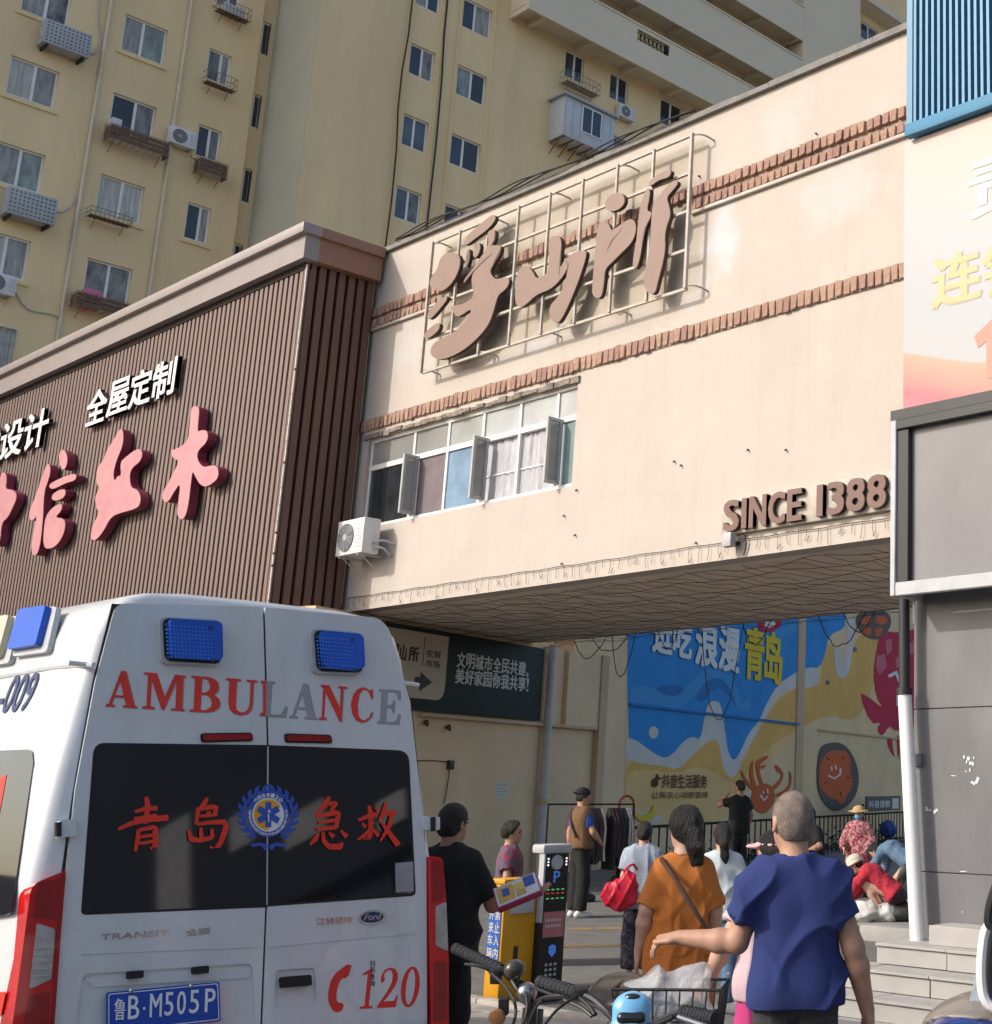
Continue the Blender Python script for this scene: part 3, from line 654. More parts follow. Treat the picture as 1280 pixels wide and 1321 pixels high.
MB().box((T2+.002, 47.7, 41.55), (-41.3, 60, 41.9)).build('balcony_slab', m_bal, tower)
MB().box((-58, 20.66, 45.6), (T2-.31, 60, 45.9)).build('roof', m_cop, tower)
MB().box((-58, -5.7, 45.6), (T1-.31, 19.4, 45.9)).build('roof', m_cop, tower)
# drain pipes
m_pipe = mat('pipe_cream', (.70, .62, .46), .6, .08, 3)
for y, x, lab in ((14.83, T1, 'left'), (17.25, T1, 'right')):
    o = MB().tube([(x+.07, y, 0), (x+.07, y, 46)], .055, 8).build('drain_pipe', m_pipe, None, True); tag(o, 'cream drain pipe on the tower face, the %s one of two' % lab, 'pipe')
# air conditioners, perforated covers
def perforated(y0, y1, z0, z1, lab):
    e = empty('perforated_cover', (T1, (y0+y1)/2, z0), lab, 'ac cover', 'perforated covers on the tower')
    MB().box((T1+.02, y0, z0), (T1+.55, y1, z1)).build('housing', m_acg, e, bevel=.02)
    h = MB()
    for i in range(11):
        for j in range(6):
            y = y0+(y1-y0)*(i+.8)/11.6; z = z0+(z1-z0)*(j+.8)/6.6; h.box((T1+.551, y-.025, z-.025), (T1+.553, y+.025, z+.025))
    h.build('perforation', m_acd, e)
    b = MB()
    for y in (y0+.15, y1-.15): b.box((T1+.0, y-.03, z0-.1), (T1+.5, y+.03, z0-.001))
    b.build('bracket', m_cable, e)
perforated(12.95, 14.3, 23.95, 24.75, 'upper perforated grey metal cover under a window of the tower')
perforated(12.75, 14.1, 18.2, 19.05, 'lower perforated grey metal cover under a window of the tower')
ac_unit((T1+.04, 17.5, 22.25), (0, 1, 0), .82, .6, .32, 'grey air conditioner on the tower between two wooden window boxes', None)
ac_unit((T1+.04, 13.0, 15.75), (0, 1, 0), .85, .62, .32, 'air conditioner low on the tower at the left picture edge', None)
ac_unit((T2+.04, 33.75, 28.95), (0, 1, 0), .8, .58, .3, 'air conditioner hanging under a window near the tower balconies', None)
# window boxes and racks
m_wood = mat('old_wood', (.17, .10, .06), .9, .35, 5, .4, 50, stretch=(1, 1, 5)); m_rack = mat('rack_steel', (.22, .19, .16), .6, .3, 8)
def rack(X, y0, y1, z0, h, d, wood, lab, items=()):
    e = empty('window_rack', (X, y0, z0), lab, 'rack', 'racks under the tower windows')
    f = MB()
    for z in (z0, z0+h*.5, z0+h):
        f.tube([(X, y0, z), (X+d, y0, z), (X+d, y1, z), (X, y1, z)], .014, 4)
    n = 9
    for i in range(n+1):
        y = y0+(y1-y0)*i/n; f.tube([(X+d, y, z0), (X+d, y, z0+h)], .009, 4)
        f.tube([(X, y, z0), (X+d, y, z0)], .009, 4)
    for y in (y0+.2, y1-.2): f.tube([(X, y, z0-.3), (X+d*.8, y, z0)], .014, 4)
    f.build('wire_frame', m_rack, e)
    if wood:
        for k in range(3):
            z = z0+.02+h*.31*k; MB().box((X+d-.03, y0+.03, z), (X+d-.012, y1-.03, z+h*.27)).build('plank', m_wood, e)
        MB().box((X+.03, y0+.012, z0), (X+d-.04, y0+.03, z0+h*.9)).build('plank', m_wood, e); MB().box((X+.03, y1-.03, z0), (X+d-.04, y1-.012, z0+h*.9)).build('plank', m_wood, e)
    else:
        for k in range(3): MB().box((X+.05+.13*k*d/.45, y0+.03, z0+.012), (X+.14+.13*k*d/.45, y1-.03, z0+.026)).build('plank', m_wood, e)
    for (y, w_, hh, m) in items: MB().box((X+.08, y, z0+.028), (X+d-.08, y+w_, z0+hh)).build('stored_box', m, e, bevel=.02)
    return e
mb_w = mat('box_white', (.6, .6, .6), .6, .1, 6); mb_p = mat('box_pink', (.60, .16, .30), .5, .1, 6)
rack(T1+.06, 15.2, 17.05, 21.6, .5, .5, True, 'long old wooden planter box under the third tower window', [(15.25, .3, .75, mb_w)])
rack(T1+.06, 18.05, 19.0, 21.55, .5, .45, True, 'short wooden planter box beside the grey air conditioner')
rack(T1+.06, 15.05, 16.3, 18.95, .28, .4, False, 'shallow shelf rack under the tower window with a dark left pane')
rack(T1+.06, 15.0, 17.0, 15.95, .42, .5, True, 'dark plank rack with a pink box just above the brown cornice', [(15.25, .5, .62, mb_p), (16.1, .5, .3, mb_w)])
rack(T1+.06, 17.95, 18.95, 24.8, .45, .4, False, 'thin wire rack under a narrow tower window near the top left')
rack(T1+.06, 18.0, 19.1, 27.55, .45, .42, False, 'wire rack at the top picture edge on the left tower block', [(18.2, .7, .4, mb_w)])
rack(T2+.02, 30.45, 32.1, 29.25, .5, .5, False, 'wire rack under the window above the enclosed bay')
# enclosed white bay with its own window
bay = empty('enclosed_bay', (T2, 31.4, 26.4), 'white boxed bay window on brackets jutting from the tower', 'bay window')
m_pan = mat('bay_panel', (.55, .57, .60), .5, .06, 3)
MB().box((T2+.001, 30.1, 26.6), (T2+.95, 32.6, 28.3)).build('panel_box', m_pan, bay, bevel=.01)
MB().box((T2+.001, 29.95, 28.3), (T2+1.08, 32.75, 28.38)).build('roof', m_acg, bay)
f = MB()
for a, b, c_, d in ((30.95, 31.0, 27.1, 28.15), (31.9, 31.95, 27.1, 28.15), (31.43, 31.48, 27.1, 28.15)): f.box((T2+.955, a, c_), (T2+.985, b, d))
f.box((T2+.955, 30.95, 27.05), (T2+.985, 31.95, 27.1)); f.box((T2+.955, 30.95, 28.15), (T2+.985, 31.95, 28.2))
f.build('window_frame', m_frame, bay)
for a, b in ((31.0, 31.43), (31.48, 31.9)): MB().box((T2+.956, a, 27.1), (T2+.965, b, 28.15)).build('pane', m_pn[4], bay)
for y in (30.12, 30.5, 30.9, 32.0, 32.4): MB().box((T2+.952, y, 26.62), (T2+.962, y+.02, 28.28)).build('panel_batten', m_acg, bay)
b = MB()
for i in range(6):
    y = 30.2+.46*i; b.tube([(T2, y, 26.56), (T2+.95, y, 26.56)], .025, 4); b.tube([(T2, y, 26.1), (T2+.6, y, 26.55)], .022, 4)
b.build('bracket', m_wood, bay)
# loose cables on the left block
for pts, lab in (([(14.3, 24.5), (14.6, 24.3), (14.75, 24.9), (14.55, 25.6), (14.5, 26.6)], 'grey cable looping from the upper perforated cover to a pipe'), ([(14.1, 18.8), (14.5, 18.9), (14.75, 19.4), (14.8, 19.9)], 'grey cable from the lower perforated cover to a pipe'), ([(13.5, 16.0), (13.9, 15.5), (14.5, 15.6), (14.8, 15.55)], 'grey cable from the lowest air conditioner to a pipe')):
    o = MB().tube(smooth_line([(T1+.05, y, z) for y, z in pts]), .022, 5).build('wall_cable', m_acg); tag(o, lab, 'cable')
# ================================================================== right hand shop: column, sign box, banner, louvres
m_pan2 = mat('grey_panel', (.15, .149, .155), .45, .22, 1.6, .06, 8, stretch=(1, 1, .45))
m_pan3 = mat('sign_face_grey', (.18, .178, .185), .4, .16, 1.3, stretch=(1, 1, .6))
m_black = mat('black_trim', (.025, .025, .028), .5, .1, 6); m_blue = mat('louvre_blue', (.045, .19, .33), .45, .08, 2)
m_grout = mat('joint', (.05, .05, .05), .9, .1, 8)
rs = empty('corner_shop', (-3, 10, 0), 'grey panelled corner shop with blue louvres and a dark sign box', 'building')
CX0, CY = -6.51, 8.3
MB().box((CX0+.012, CY+.02, .2), (14, 13.5, 8.9)).build('wall', m_pan2, rs)
z = .30
for i, zt in enumerate((1.12, 2.29, 3.34)):
    for a, b in ((CX0, -5.2), (-5.19, -3.9), (-3.89, -2.6)):
        MB().box((a, CY-.01, z), (b-.004, CY+.019, zt-.005)).build('panel', m_pan2, rs, bevel=.004, seg=1)
    z = zt
MB().box((-6.44, 8.0, 3.2), (-1.0, CY-.012, 4.46)).build('sign_box', m_pan3, rs)
MB().box((-6.47, 7.94, 4.46), (-1.0, CY-.011, 4.54)).build('sign_cap', m_black, rs)
for nm, (a, b), m in (('frame_bar', ((-6.46, 7.93, 3.10), (-6.41, 8.28, 4.458)), m_acg), ('frame_bar', ((-6.409, 7.93, 3.10), (-1.0, 7.995, 3.2)), m_acg), ('frame_bar', ((-6.409, 7.93, 4.38), (-1.0, 7.995, 4.458)), m_black), ('frame_bar', ((-6.408, 7.95, 3.201), (-6.30, 7.996, 4.379)), m_black)):
    MB().box(a, b).build(nm, m, rs, bevel=.006, seg=1)
# shopfront further right, outside the picture: darkened, with pale pieces added for the ambulance glass reflections
m_sf = mat('shopfront_glass', (.03, .035, .04), .08, .2, 2, coat=.5)
for i in range(6): MB().box((-2.4+2.6*i, CY-.03, .7), (-.1+2.6*i, CY+.018, 3.0)).build('shop_window', m_sf, rs)
m_dk = mat('fascia_dark', (.025, .028, .035), .5, .1, 2)
MB().box((-.98, 8.0, 2.95), (14, CY-.012, 4.6)).build('sign_box', m_dk, rs)
for i in range(9): MB().box((-.6+1.5*i, 7.96, 3.2+.3*(i % 3)), (-.1+1.5*i+.3*(i % 2), 7.999, 3.5+.35*(i % 4))).build('reflection_block', mat('reflection_block_grey', (.42, .42, .43), .5, .2, 4), rs)  # pale blocks added to show up as reflections in the ambulance glass
for i in range(7): MB().box((-2.5+2.3*i, CY-.05, .7), (-2.4+2.3*i, CY-.031, 3.0)).build('window_mullion', m_acg, rs)
MB().box((-.98, 8.2, 4.61), (14, CY+.0185, 8.9)).build('cladding', m_dk, rs)
MB().box((1.2, 8.22, .7), (2.2, 8.268, 2.9)).build('red_door_panel', mat('door_red', (.25, .02, .02), .4, .1, 3), rs)
for i, (a, b, z0, z1, c_) in enumerate(((2.6, 3.0, .2, 2.94, (.45, .44, .42)), (5.2, 5.5, .2, 2.94, (.40, .38, .36)), (7.9, 8.3, .2, 2.94, (.45, .44, .42)), (3.4, 4.4, 1.1, 2.5, (.40, .06, .06)), (6.1, 6.9, 1.0, 1.9, (.42, .40, .36)), (8.7, 9.6, 1.2, 2.6, (.10, .20, .32)), (.2, 1.0, 1.3, 2.3, (.45, .45, .45)))):
    MB().box((a, CY-.09, z0), (b, CY-.052, z1)).build('reflection_panel', mat('reflection_tone_%d' % i, c_, .5, .35, 4), rs)  # unseen panels and pillars added for the rear glass to reflect
op = empty('reflection_shop_row', (-20, -24, 0), 'unseen low dark row of shops, added to darken the ambulance side window reflection', 'building')  # unseen row added across the street to darken the side window reflection
MB().box((-90, -30, 0), (30, -24, 5.2)).build('wall', mat('reflection_row_wall', (.10, .085, .075), .8, .3, .3), op)
for i in range(20): MB().box((-85+5.6*i, -23.98, .2), (-81.5+5.6*i, -23.9, 3.0)).build('shop_window', mat('reflection_row_glass', (.03, .03, .035), .2, .4, .5), op)
# banner above the sign box
def banner_mat():
    m = bpy.data.materials.new('banner_print'); m.use_nodes = True; n = m.node_tree.nodes; l = m.node_tree.links; b = n['Principled BSDF']; b.inputs['Roughness'].default_value = .5
    tc = n.new('ShaderNodeTexCoord'); sx = n.new('ShaderNodeSeparateXYZ'); l.new(tc.outputs['Object'], sx.inputs[0])
    wv = n.new('ShaderNodeMath'); wv.operation = 'SINE'; mx = n.new('ShaderNodeMath'); mx.operation = 'MULTIPLY_ADD'; mx.inputs[1].default_value = 2.1; mx.inputs[2].default_value = 6.9; l.new(sx.outputs[0], mx.inputs[0]); l.new(mx.outputs[0], wv.inputs[0])
    ad = n.new('ShaderNodeMath'); ad.operation = 'MULTIPLY_ADD'; ad.inputs[1].default_value = .16; l.new(wv.outputs[0], ad.inputs[0]); l.new(sx.outputs[2], ad.inputs[2])
    mr = n.new('ShaderNodeMapRange'); mr.inputs[1].default_value = 4.55; mr.inputs[2].default_value = 7.3; l.new(ad.outputs[0], mr.inputs[0])
    cr = n.new('ShaderNodeValToRGB'); e = cr.color_ramp.elements
    e[0].position = 0; e[0].color = (.42, .15, .18, 1); e[1].position = 1; e[1].color = (.46, .33, .28, 1)
    for p, c_ in ((.05, (.40, .12, .15)), (.09, (.44, .20, .17)), (.13, (.44, .24, .18)), (.165, (.45, .28, .20)), (.172, (.37, .375, .385)), (.3, (.35, .365, .39)), (.55, (.37, .375, .39)), (.75, (.45, .37, .34))):
        q = e.new(p); q.color = (*c_, 1)
    l.new(mr.outputs[0], cr.inputs[0]); l.new(cr.outputs[0], b.inputs['Base Color']); return m
ban = empty('shop_banner', (-5, 8.2, 4.55), 'pale pink and white printed banner on the corner shop under the louvres', 'banner')
MB().box((-6.57, 8.22, 4.55), (-1.0, CY+.019, 6.94)).build('printed_sheet', banner_mat(), ban)
BYP = 8.22
m_gold = mat('print_gold', (.50, .40, .20), .5, .05, 4); m_goldo = mat('print_outline', (.40, .36, .30), .5, .05, 4); m_cor2 = mat('print_coral', (.62, .22, .16), .5, .05, 4); m_ptw = mat('print_white', (.54, .52, .49), .5, .03, 4)
def ban_txt(s_, p0, p1, m, m2=None, bold=.03):
    A = onY(*p0, BYP); B = onY(*p1, BYP); w_, h_ = B.x-A.x, B.z-A.z
    if m2: text('print_edge', s_, A, (1, 0, 0), (0, 0, 1), w_, h_, m2, ban, depth=.001, lift=.001, bold=bold+.012)
    text('print', s_, A+Vector((.006, 0, .006)), (1, 0, 0), (0, 0, 1), w_-.012, h_-.012, m, ban, depth=.001, lift=.003, bold=bold)
ban_txt('连', (1203, 400), (1265, 318), m_gold, m_goldo)
ban_txt('锁', (1270, 385), (1332, 303), m_gold, m_goldo)
outlines('print', [[(onY(x, y, BYP).x, onY(x, y, BYP).z) for x, y in ((1257,434),(1281,411),(1298,408),(1298,484),(1273,489),(1273,440),(1262,449))]], (0, BYP, 0), (1, 0, 0), (0, 0, 1), .001, m_cor2, ban, lift=.003)
ban_txt('责', (1250, 285), (1345, 175), m_ptw, None, .03)
# blue louvres
lv = empty('blue_louvre_screen', (-5, 8.2, 7.1), 'blue metal louvre screen at the upper right corner', 'louvre screen')
MB().box((-6.51, 8.14, 6.95), (14, 8.22, 7.06)).build('bottom_rail', m_blue, lv, bevel=.008)
MB().box((-6.51, 8.17, 7.06), (-6.45, 8.22, 9.6)).build('end_stile', m_blue, lv)
MB().box((-6.51, 8.25, 6.951), (14, CY+.018, 9.6)).build('backing', mat('louvre_back', (.16, .34, .48), .6, .25, 1.5), lv)
l0 = None
for i in range(34):
    x = -6.42+.062*i
    if l0 is None: l0 = MB().box((0, 8.15, 7.062), (.026, 8.20, 9.6)).build('louvre_blade', m_blue, lv); base = l0; l0.matrix_basis = Matrix.Translation((x, 0, 0)); adopt(l0, lv)
    else: inst(l0, 'louvre_blade', lv, Matrix.Translation((x, 0, 0)))
MB().box((-4.3, 8.15, 7.062), (14, 8.20, 9.6)).build('louvre_run', m_blue, lv)
# scuffs and torn paper on the grey panels
random.seed(8); m_scuff = mat('paper_scrap', (.62, .62, .61), .8, .1, 9)
for (x, y, w_, h_, n_) in ((1250, 985, 14, 18, 9), (1228, 1000, 14, 1.2, 1), (1240, 1124, 13, 1.6, 2), (1205, 1046, 22, 5, 5), (1258, 1010, 8, 12, 5), (1242, 1178, 2, 3, 1)):
    for k in range(n_):
        c_ = onY(x+random.uniform(-w_, w_)*.5, y+random.uniform(-h_, h_)*.6, CY-.012); m_ = random.randint(5, 8)
        sx_, sz_ = (w_*.5, h_*.5) if n_ <= 2 else (random.uniform(1.5, 4), random.uniform(1.2, 4))
        lp = [(c_.x+sx_*.0052*math.cos(2*math.pi*i/m_)*random.uniform(.5, 1.1), c_.y-.0006*k, c_.z+sz_*.0058*math.sin(2*math.pi*i/m_)*random.uniform(.5, 1.1)) for i in range(m_)]
        MB().prism(lp, (0, -.0005, 0)).build('paper_scrap', m_scuff, rs)
MB().box((CX0+.02, 8.262, 1.87), (CX0+.09, 8.288, 1.96)).build('notice', m_pan3, rs)
# leaning rain pipe, black above and white below
rp = empty('rain_pipe', (-6.6, 8.15, .6), 'rain pipe at the shop corner, black above and white below', 'pipe')
P0, P1, P2 = onY(1166, 770, 8.16), onY(1167, 893, 8.16), onY(1184, 1216, 8.16)
MB().tube([P0+Vector((0, 0, .3)), P1], .043, 14).build('upper_pipe', m_black, rp, True); MB().tube([P1+Vector((0, 0, .004)), P2], [.052, .055], 14).build('lower_pipe', mat('pipe_white', (.74, .74, .73), .45, .05, 4), rp, True)
MB().tube([P1+Vector((0, 0, .03)), P1+Vector((.0, 0, -.02))], .06, 14).build('pipe_collar', m_black, rp, True)
MB().tube([onY(1179, 770, 8.2), onY(1179, 805, 8.2)], .012, 6).build('vent_stub', m_acg, rp)

# ------------------------------------------------------------------ tiled steps
m_tile = mat('step_tile', (.41, .39, .36), .75, .09, 3, .15, 60); m_tiled = mat('kerb_granite', (.30, .295, .285), .85, .12, 5, .2, 80)
st = empty('tiled_steps', (-5, 7.5, 0), 'pale tiled steps in front of the grey corner shop', 'steps')
random.seed(12)
levels = [(.655, 7.86, -6.50), (.515, 7.60, -7.35), (.375, 7.34, -7.35), (.235, 7.08, -7.35), (.115, 6.82, -7.35)]
for k, (zt, yf, xl) in enumerate(levels):
    yb = levels[k-1][1] if k else 8.28
    zb = levels[k+1][0] if k+1 < len(levels) else 0
    x = xl; tl = [.0]; first = True
    while x < -2:
        w_ = (.35 if k % 2 and first else .62)*random.uniform(.95, 1.05); first = False
        jit = random.uniform(-.004, .004)
        MB().box((x+.004, yf+jit, zb+.004), (x+w_-.004, yf+.05, zt-.022)).build('riser_tile', m_tile, st, bevel=.003, seg=1)
        MB().box((x+.003, yf-.018+jit, zt-.02), (x+w_-.003, yb+.05 if k else yb, zt+random.uniform(-.002, .002))).build('tread_tile', m_tile, st, bevel=.003, seg=1)
        x += w_
    MB().box((xl+.012, yf+.02, .0), (-1.5, 8.28 if not k else yb+.02, zt-.03)).build('step_core', m_grout, st)
MB().box((-6.13, 7.98, .656), (-2, 8.26, .785)).build('block_step', m_tile, st, bevel=.004, seg=1)
# weeds in the joints
wd = MB(); random.seed(2)
for (x, y, n_) in ((1244, 1249, 7), (1205, 1282, 14), (1225, 1285, 18), (1188, 1316, 22), (1180, 1318, 14)):
    p = onZ(x, y, .37 if y < 1260 else .235 if y < 1300 else .115)
    for k in range(n_):
        q = p+Vector((random.uniform(-.12, .12), random.uniform(-.02, .02), 0)); d = Vector((random.uniform(-.5, .5), random.uniform(-.6, .1), 1)).normalized()*random.uniform(.015, .04)
        s_ = Vector((.005, .003, 0)); wd.add([q-s_, q+s_, q+d], [(0, 1, 2)])
o = wd.build('weed_tufts', mat('weed_green', (.10, .13, .03), .8, .3, 30)); tag(o, 'small green weeds in the joints of the tiled steps', 'weeds', kind='stuff')
# raised pavement under the passage
kb = empty('kerb', (-14, 13, 0), 'grey granite kerb of the raised pavement under the passage', 'kerb')
kz = .17; A = onZ(1100, 1192, kz)
x = onZ(1012, 1190, kz).x
while x < -7:
    MB().box((x+.005, A.y, -.02), (x+.795, A.y+.3, kz)).build('kerb_stone', m_tiled, kb, bevel=.012); x += .8
pv = MB().box((onZ(1012, 1190, kz).x, A.y+.302, -.02), (-7, 40, kz-.004)).build('raised_pavement', mat('pavement_grey', (.25, .24, .23), .9, .15, 2, .2, 60)); tag(pv, kind='structure')
# ================================================================== passage side wall with the painted mural
WA = Vector((-23.21, 17.32, 0)); WD = Vector((-math.sin(R(20)), math.cos(R(20)), 0)); WN = Vector((WD.y, -WD.x, 0)); UP = Vector((0, 0, 1))
def onW(x, y, d=0.0): return onp(x, y, WA+WN*d, WN)
def wsz(x, y, d=0.0):
    p = onW(x, y, d)-WA; return (p.dot(WD), p.z)
m_pw = mat('passage_plaster', (.76, .55, .335), .9, .09, .8, .2, 30); m_pwd = mat('passage_plaster_dark', (.56, .40, .25), .9, .1, .8, .2, 30)
pw = empty('passage_wall', WA, 'long tan passage side wall carrying the painted seaside mural', 'wall')
def wbox(s0, s1, z0, z1, d0, d1, nm, m, par, bevel=0):
    return MB().obox(WA+WD*((s0+s1)/2)+UP*((z0+z1)/2)+WN*((d0+d1)/2), WD*((s1-s0)/2), WN*((d1-d0)/2), UP*((z1-z0)/2)).build(nm, m, par, bevel=bevel)
wbox(-6.5, 60, -.05, 4.49, -.5, 0, 'plaster_wall', m_pw, pw); wbox(1.2, 60, 4.49, 9.5, -.5, 0, 'plaster_wall', m_pw, pw)
s1, z1 = wsz(724, 935); wbox(s1, wsz(775, 935)[0], z1, 4.49, .002, .10, 'upper_panel', m_pw, pw); wbox(wsz(768, 900)[0], wsz(777, 900)[0], 0, 4.488, .003, .14, 'pilaster', m_pwd, pw)
wbox(wsz(540, 912)[0], wsz(775, 935)[0], z1-.06, z1, .001, .115, 'string_course', m_pwd, pw)
# mural: flat layers of wall paint
def px7(l): return [(800+x/3.2, 780+y/3.2) for x, y in l]
def paint(c, nm, v=.10): return mat('paint_'+nm, c, .85, v, 1.1, .12, 25)
pt = dict(tan=paint((.74, .54, .30), 'tan'), ochre=paint((.72, .42, .11), 'ochre'), sand=paint((.78, .51, .21), 'sand'), foam=paint((.62, .58, .53), 'foam'), blue=paint((.03, .25, .60), 'blue'), lblue=paint((.06, .29, .60), 'wave_blue'), dblue=paint((.025, .165, .42), 'deep_blue'), red=paint((.52, .02, .06), 'crimson'), pink=paint((.60, .15, .20), 'rose'), orange=paint((.58, .12, .03), 'orange'), grey=paint((.12, .10, .085), 'shell_grey'), brown=paint((.09, .035, .02), 'brown'), yellow=paint((.72, .52, .03), 'yellow'), white=paint((.72, .70, .66), 'white'), eye=paint((.12, .15, .2), 'eye'))
lay = [.004]
def mural(nm, loop, c, sm=2, conv=px7, hole=None):
    lay[0] += .0007
    L = [[wsz(*p) for p in conv(smooth_loop(loop, sm) if sm else loop)]]
    if hole: L.append([wsz(*p) for p in conv(smooth_loop(hole, sm))])
    return outlines(nm, L, WA, WD, UP, .0005, pt[c], pw, lift=lay[0])
mural('painted_ground', [(42,-420),(1500,-700),(1500,1100),(18,900)], 'tan', 0)
mural('painted_sand', [(20,640),(100,652),(200,648),(300,570),(380,540),(430,560),(450,650),(480,690),(510,640),(560,530),(640,400),(720,345),(800,335),(830,330),(828,230),(840,170),(870,162),(890,190),(893,285),(915,312),(945,290),(955,190),(990,120),(1070,100),(1060,290),(1005,440),(950,482),(860,452),(760,500),(650,570),(570,650),(520,710),(480,830),(420,885),(300,905),(20,850)], 'ochre')
mural('painted_sand', [(18,690),(120,680),(220,700),(300,670),(380,680),(450,740),(500,730),(600,600),(730,510),(740,520),(640,620),(540,730),(470,860),(400,900),(18,890)], 'sand')
mural('painted_foam', [(22,553),(80,560),(140,602),(200,628),(260,560),(300,542),(330,556),(350,480),(362,408),(390,392),(418,408),(428,480),(442,600),(466,640),(490,600),(520,540),(570,495),(598,420),(640,335),(720,278),(790,252),(822,280),(812,335),(770,345),(715,342),(650,372),(600,470),(545,560),(505,640),(483,700),(460,718),(430,692),(415,620),(405,565),(385,555),(350,572),(290,632),(240,683),(190,668),(100,658),(22,642)], 'foam')
mural('painted_foam', [(22,838),(80,850),(160,870),(200,895),(22,898)], 'foam')
mural('painted_sea', [(40,-400),(935,-520),(930,60),(925,100),(862,125),(845,210),(822,262),(780,258),(720,282),(650,330),(608,400),(572,482),(530,530),(500,600),(470,648),(445,615),(430,500),(415,408),(390,394),(360,410),(345,480),(330,560),(300,543),(265,560),(210,625),(170,634),(110,592),(60,556),(26,550)], 'blue', 1)
mural('painted_wave', [(38,345),(110,328),(180,372),(240,380),(300,310),(350,268),(410,262),(462,300),(492,370),(500,420),(528,380),(540,432),(510,445),(480,420),(450,340),(400,300),(340,330),(290,400),(220,432),(120,400),(38,415)], 'lblue')
mural('painted_wave', [(310,400),(330,340),(380,300),(430,310),(470,380),(480,430),(440,360),(390,340),(350,400)], 'dblue')
mural('painted_wave', [(135,345),(200,330),(270,340),(240,378),(190,378)], 'dblue')
mural('painted_wave', [(560,130),(680,90),(745,75),(745,110),(650,140),(590,190)], 'lblue')
mural('painted_bubble', [(137+20*math.cos(a), 528+25*math.sin(a)) for a in np.linspace(0, 6.283, 17)[:-1]], 'foam', 0)
mural('painted_foam', [(880,165),(905,168),(912,235),(925,240),(938,110),(930,50),(968,45),(965,115),(948,282),(915,310),(888,288)], 'foam')
for cx, cy in ((855, 322), (968, 185)): mural('painted_eye', [(cx+9*math.cos(a), cy+10*math.sin(a)) for a in np.linspace(0, 6.283, 13)[:-1]], 'eye', 0)
mural('painted_shrimp', [(1075,105),(1150,118),(1260,90),(1300,300),(1260,500),(1160,520),(1130,520),(1112,498),(1078,548),(1058,512),(1078,485),(1033,492),(985,366),(1012,372),(1088,432),(1055,380),(1043,280),(1058,180)], 'red', 1)
for q in ([(1095,150),(1120,140),(1122,190),(1100,210)], [(1060,210),(1092,205),(1100,260),(1070,290),(1055,260)], [(1135,220),(1155,215),(1158,255),(1138,262)], [(1170,330),(1195,340),(1190,390),(1168,380)], [(1180,160),(1210,150),(1215,200),(1185,210)]): mural('painted_facet', q, 'pink', 0)
for q in ([(1105,545),(1122,550),(1125,600),(1135,632),(1115,610),(1100,570)], [(1140,540),(1152,540),(1152,640),(1144,620)], [(1180,540),(1215,545),(1220,600),(1195,590)]): mural('painted_leg', q, 'red', 1)
for q in ([(1105,290),(1140,272),(1155,310),(1145,318),(1135,290),(1108,302)], [(1140,370),(1150,368),(1150,410),(1160,412),(1158,420),(1138,418)]): mural('painted_highlight', q, 'white', 0)
mural('painted_shell', [(965,60),(1000,20),(1060,10),(1115,40),(1118,90),(1080,140),(1040,145),(990,120)], 'grey')
for q in ([(985,60),(1030,40),(1040,70),(1000,85)], [(1050,50),(1095,45),(1105,80),(1060,85)], [(990,95),(1035,90),(1035,130),(1005,120)], [(1050,95),(1085,92),(1075,130),(1050,132)]): mural('painted_facet', q, 'orange', 1)
mural('painted_ring', [(560,95),(590,115),(630,112),(670,80),(650,40),(580,50)], 'red')
mural('painted_ring', [(590,88),(610,98),(640,85),(635,65),(600,65)], 'white')
# crab
mural('painted_crab_body', [(540,780),(560,745),(600,735),(630,755),(640,800),(620,840),(590,865),(555,850),(540,815)], 'orange')
for q in ([(575,745),(560,690),(555,650),(580,630),(612,620),(600,640),(575,655),(572,690),(590,740)], [(560,668),(612,660),(580,680)], [(620,755),(650,730),(668,700),(645,690),(632,655),(655,670),(675,700),(662,735),(635,768)], [(548,760),(530,710),(535,660),(548,635),(545,700),(562,750)], [(640,780),(680,765),(700,730),(692,680),(706,700),(705,745),(682,782),(640,795)], [(545,770),(510,730),(495,690),(498,680),(520,725),(552,755)]): mural('painted_crab_leg', q, 'orange')
def stroke_px(nm, pts, wd, c):
    P = [Vector((x, y)) for x, y in pts]; L_ = []; R_ = []
    for i, p in enumerate(P):
        t = (P[min(i+1, len(P)-1)]-P[max(i-1, 0)]).normalized(); n = Vector((-t.y, t.x))*wd; L_.append(tuple(p+n)); R_.append(tuple(p-n))
    mural(nm, L_+R_[::-1], c, 0)
stroke_px('painted_smile', [(575,785),(590,808),(605,790)], 4, 'white'); stroke_px('painted_smile', [(586,770),(588,780)], 3, 'white'); stroke_px('painted_smile', [(604,760),(606,780)], 3, 'white')
# oyster shell
mural('painted_shell', [(815,620),(830,580),(870,568),(910,570),(945,600),(970,650),(985,710),(975,780),(940,830),(890,855),(850,835),(815,780),(808,700)], 'grey')
mural('painted_shell_meat', [(825,650),(850,610),(880,600),(900,605),(930,602),(950,640),(945,680),(955,720),(955,760),(930,785),(925,815),(905,825),(890,800),(870,805),(845,780),(820,755),(818,700)], 'orange')
stroke_px('painted_smile', [(855,705),(882,718),(905,700),(906,676)], 3.5, 'white'); stroke_px('painted_smile', [(868,668),(871,685)], 3, 'white'); stroke_px('painted_smile', [(884,662),(888,680)], 3, 'white')
for a, b in (((848,628),(860,642)), ((912,640),(918,625)), ((838,742),(852,728)), ((930,712),(948,716)), ((905,770),(908,790))): stroke_px('painted_crease', [a, b], 2.5, 'brown')
mural('painted_horn', [(52,822),(60,860),(95,872),(125,855),(135,812),(142,860),(120,895),(70,895),(50,860)], 'yellow')
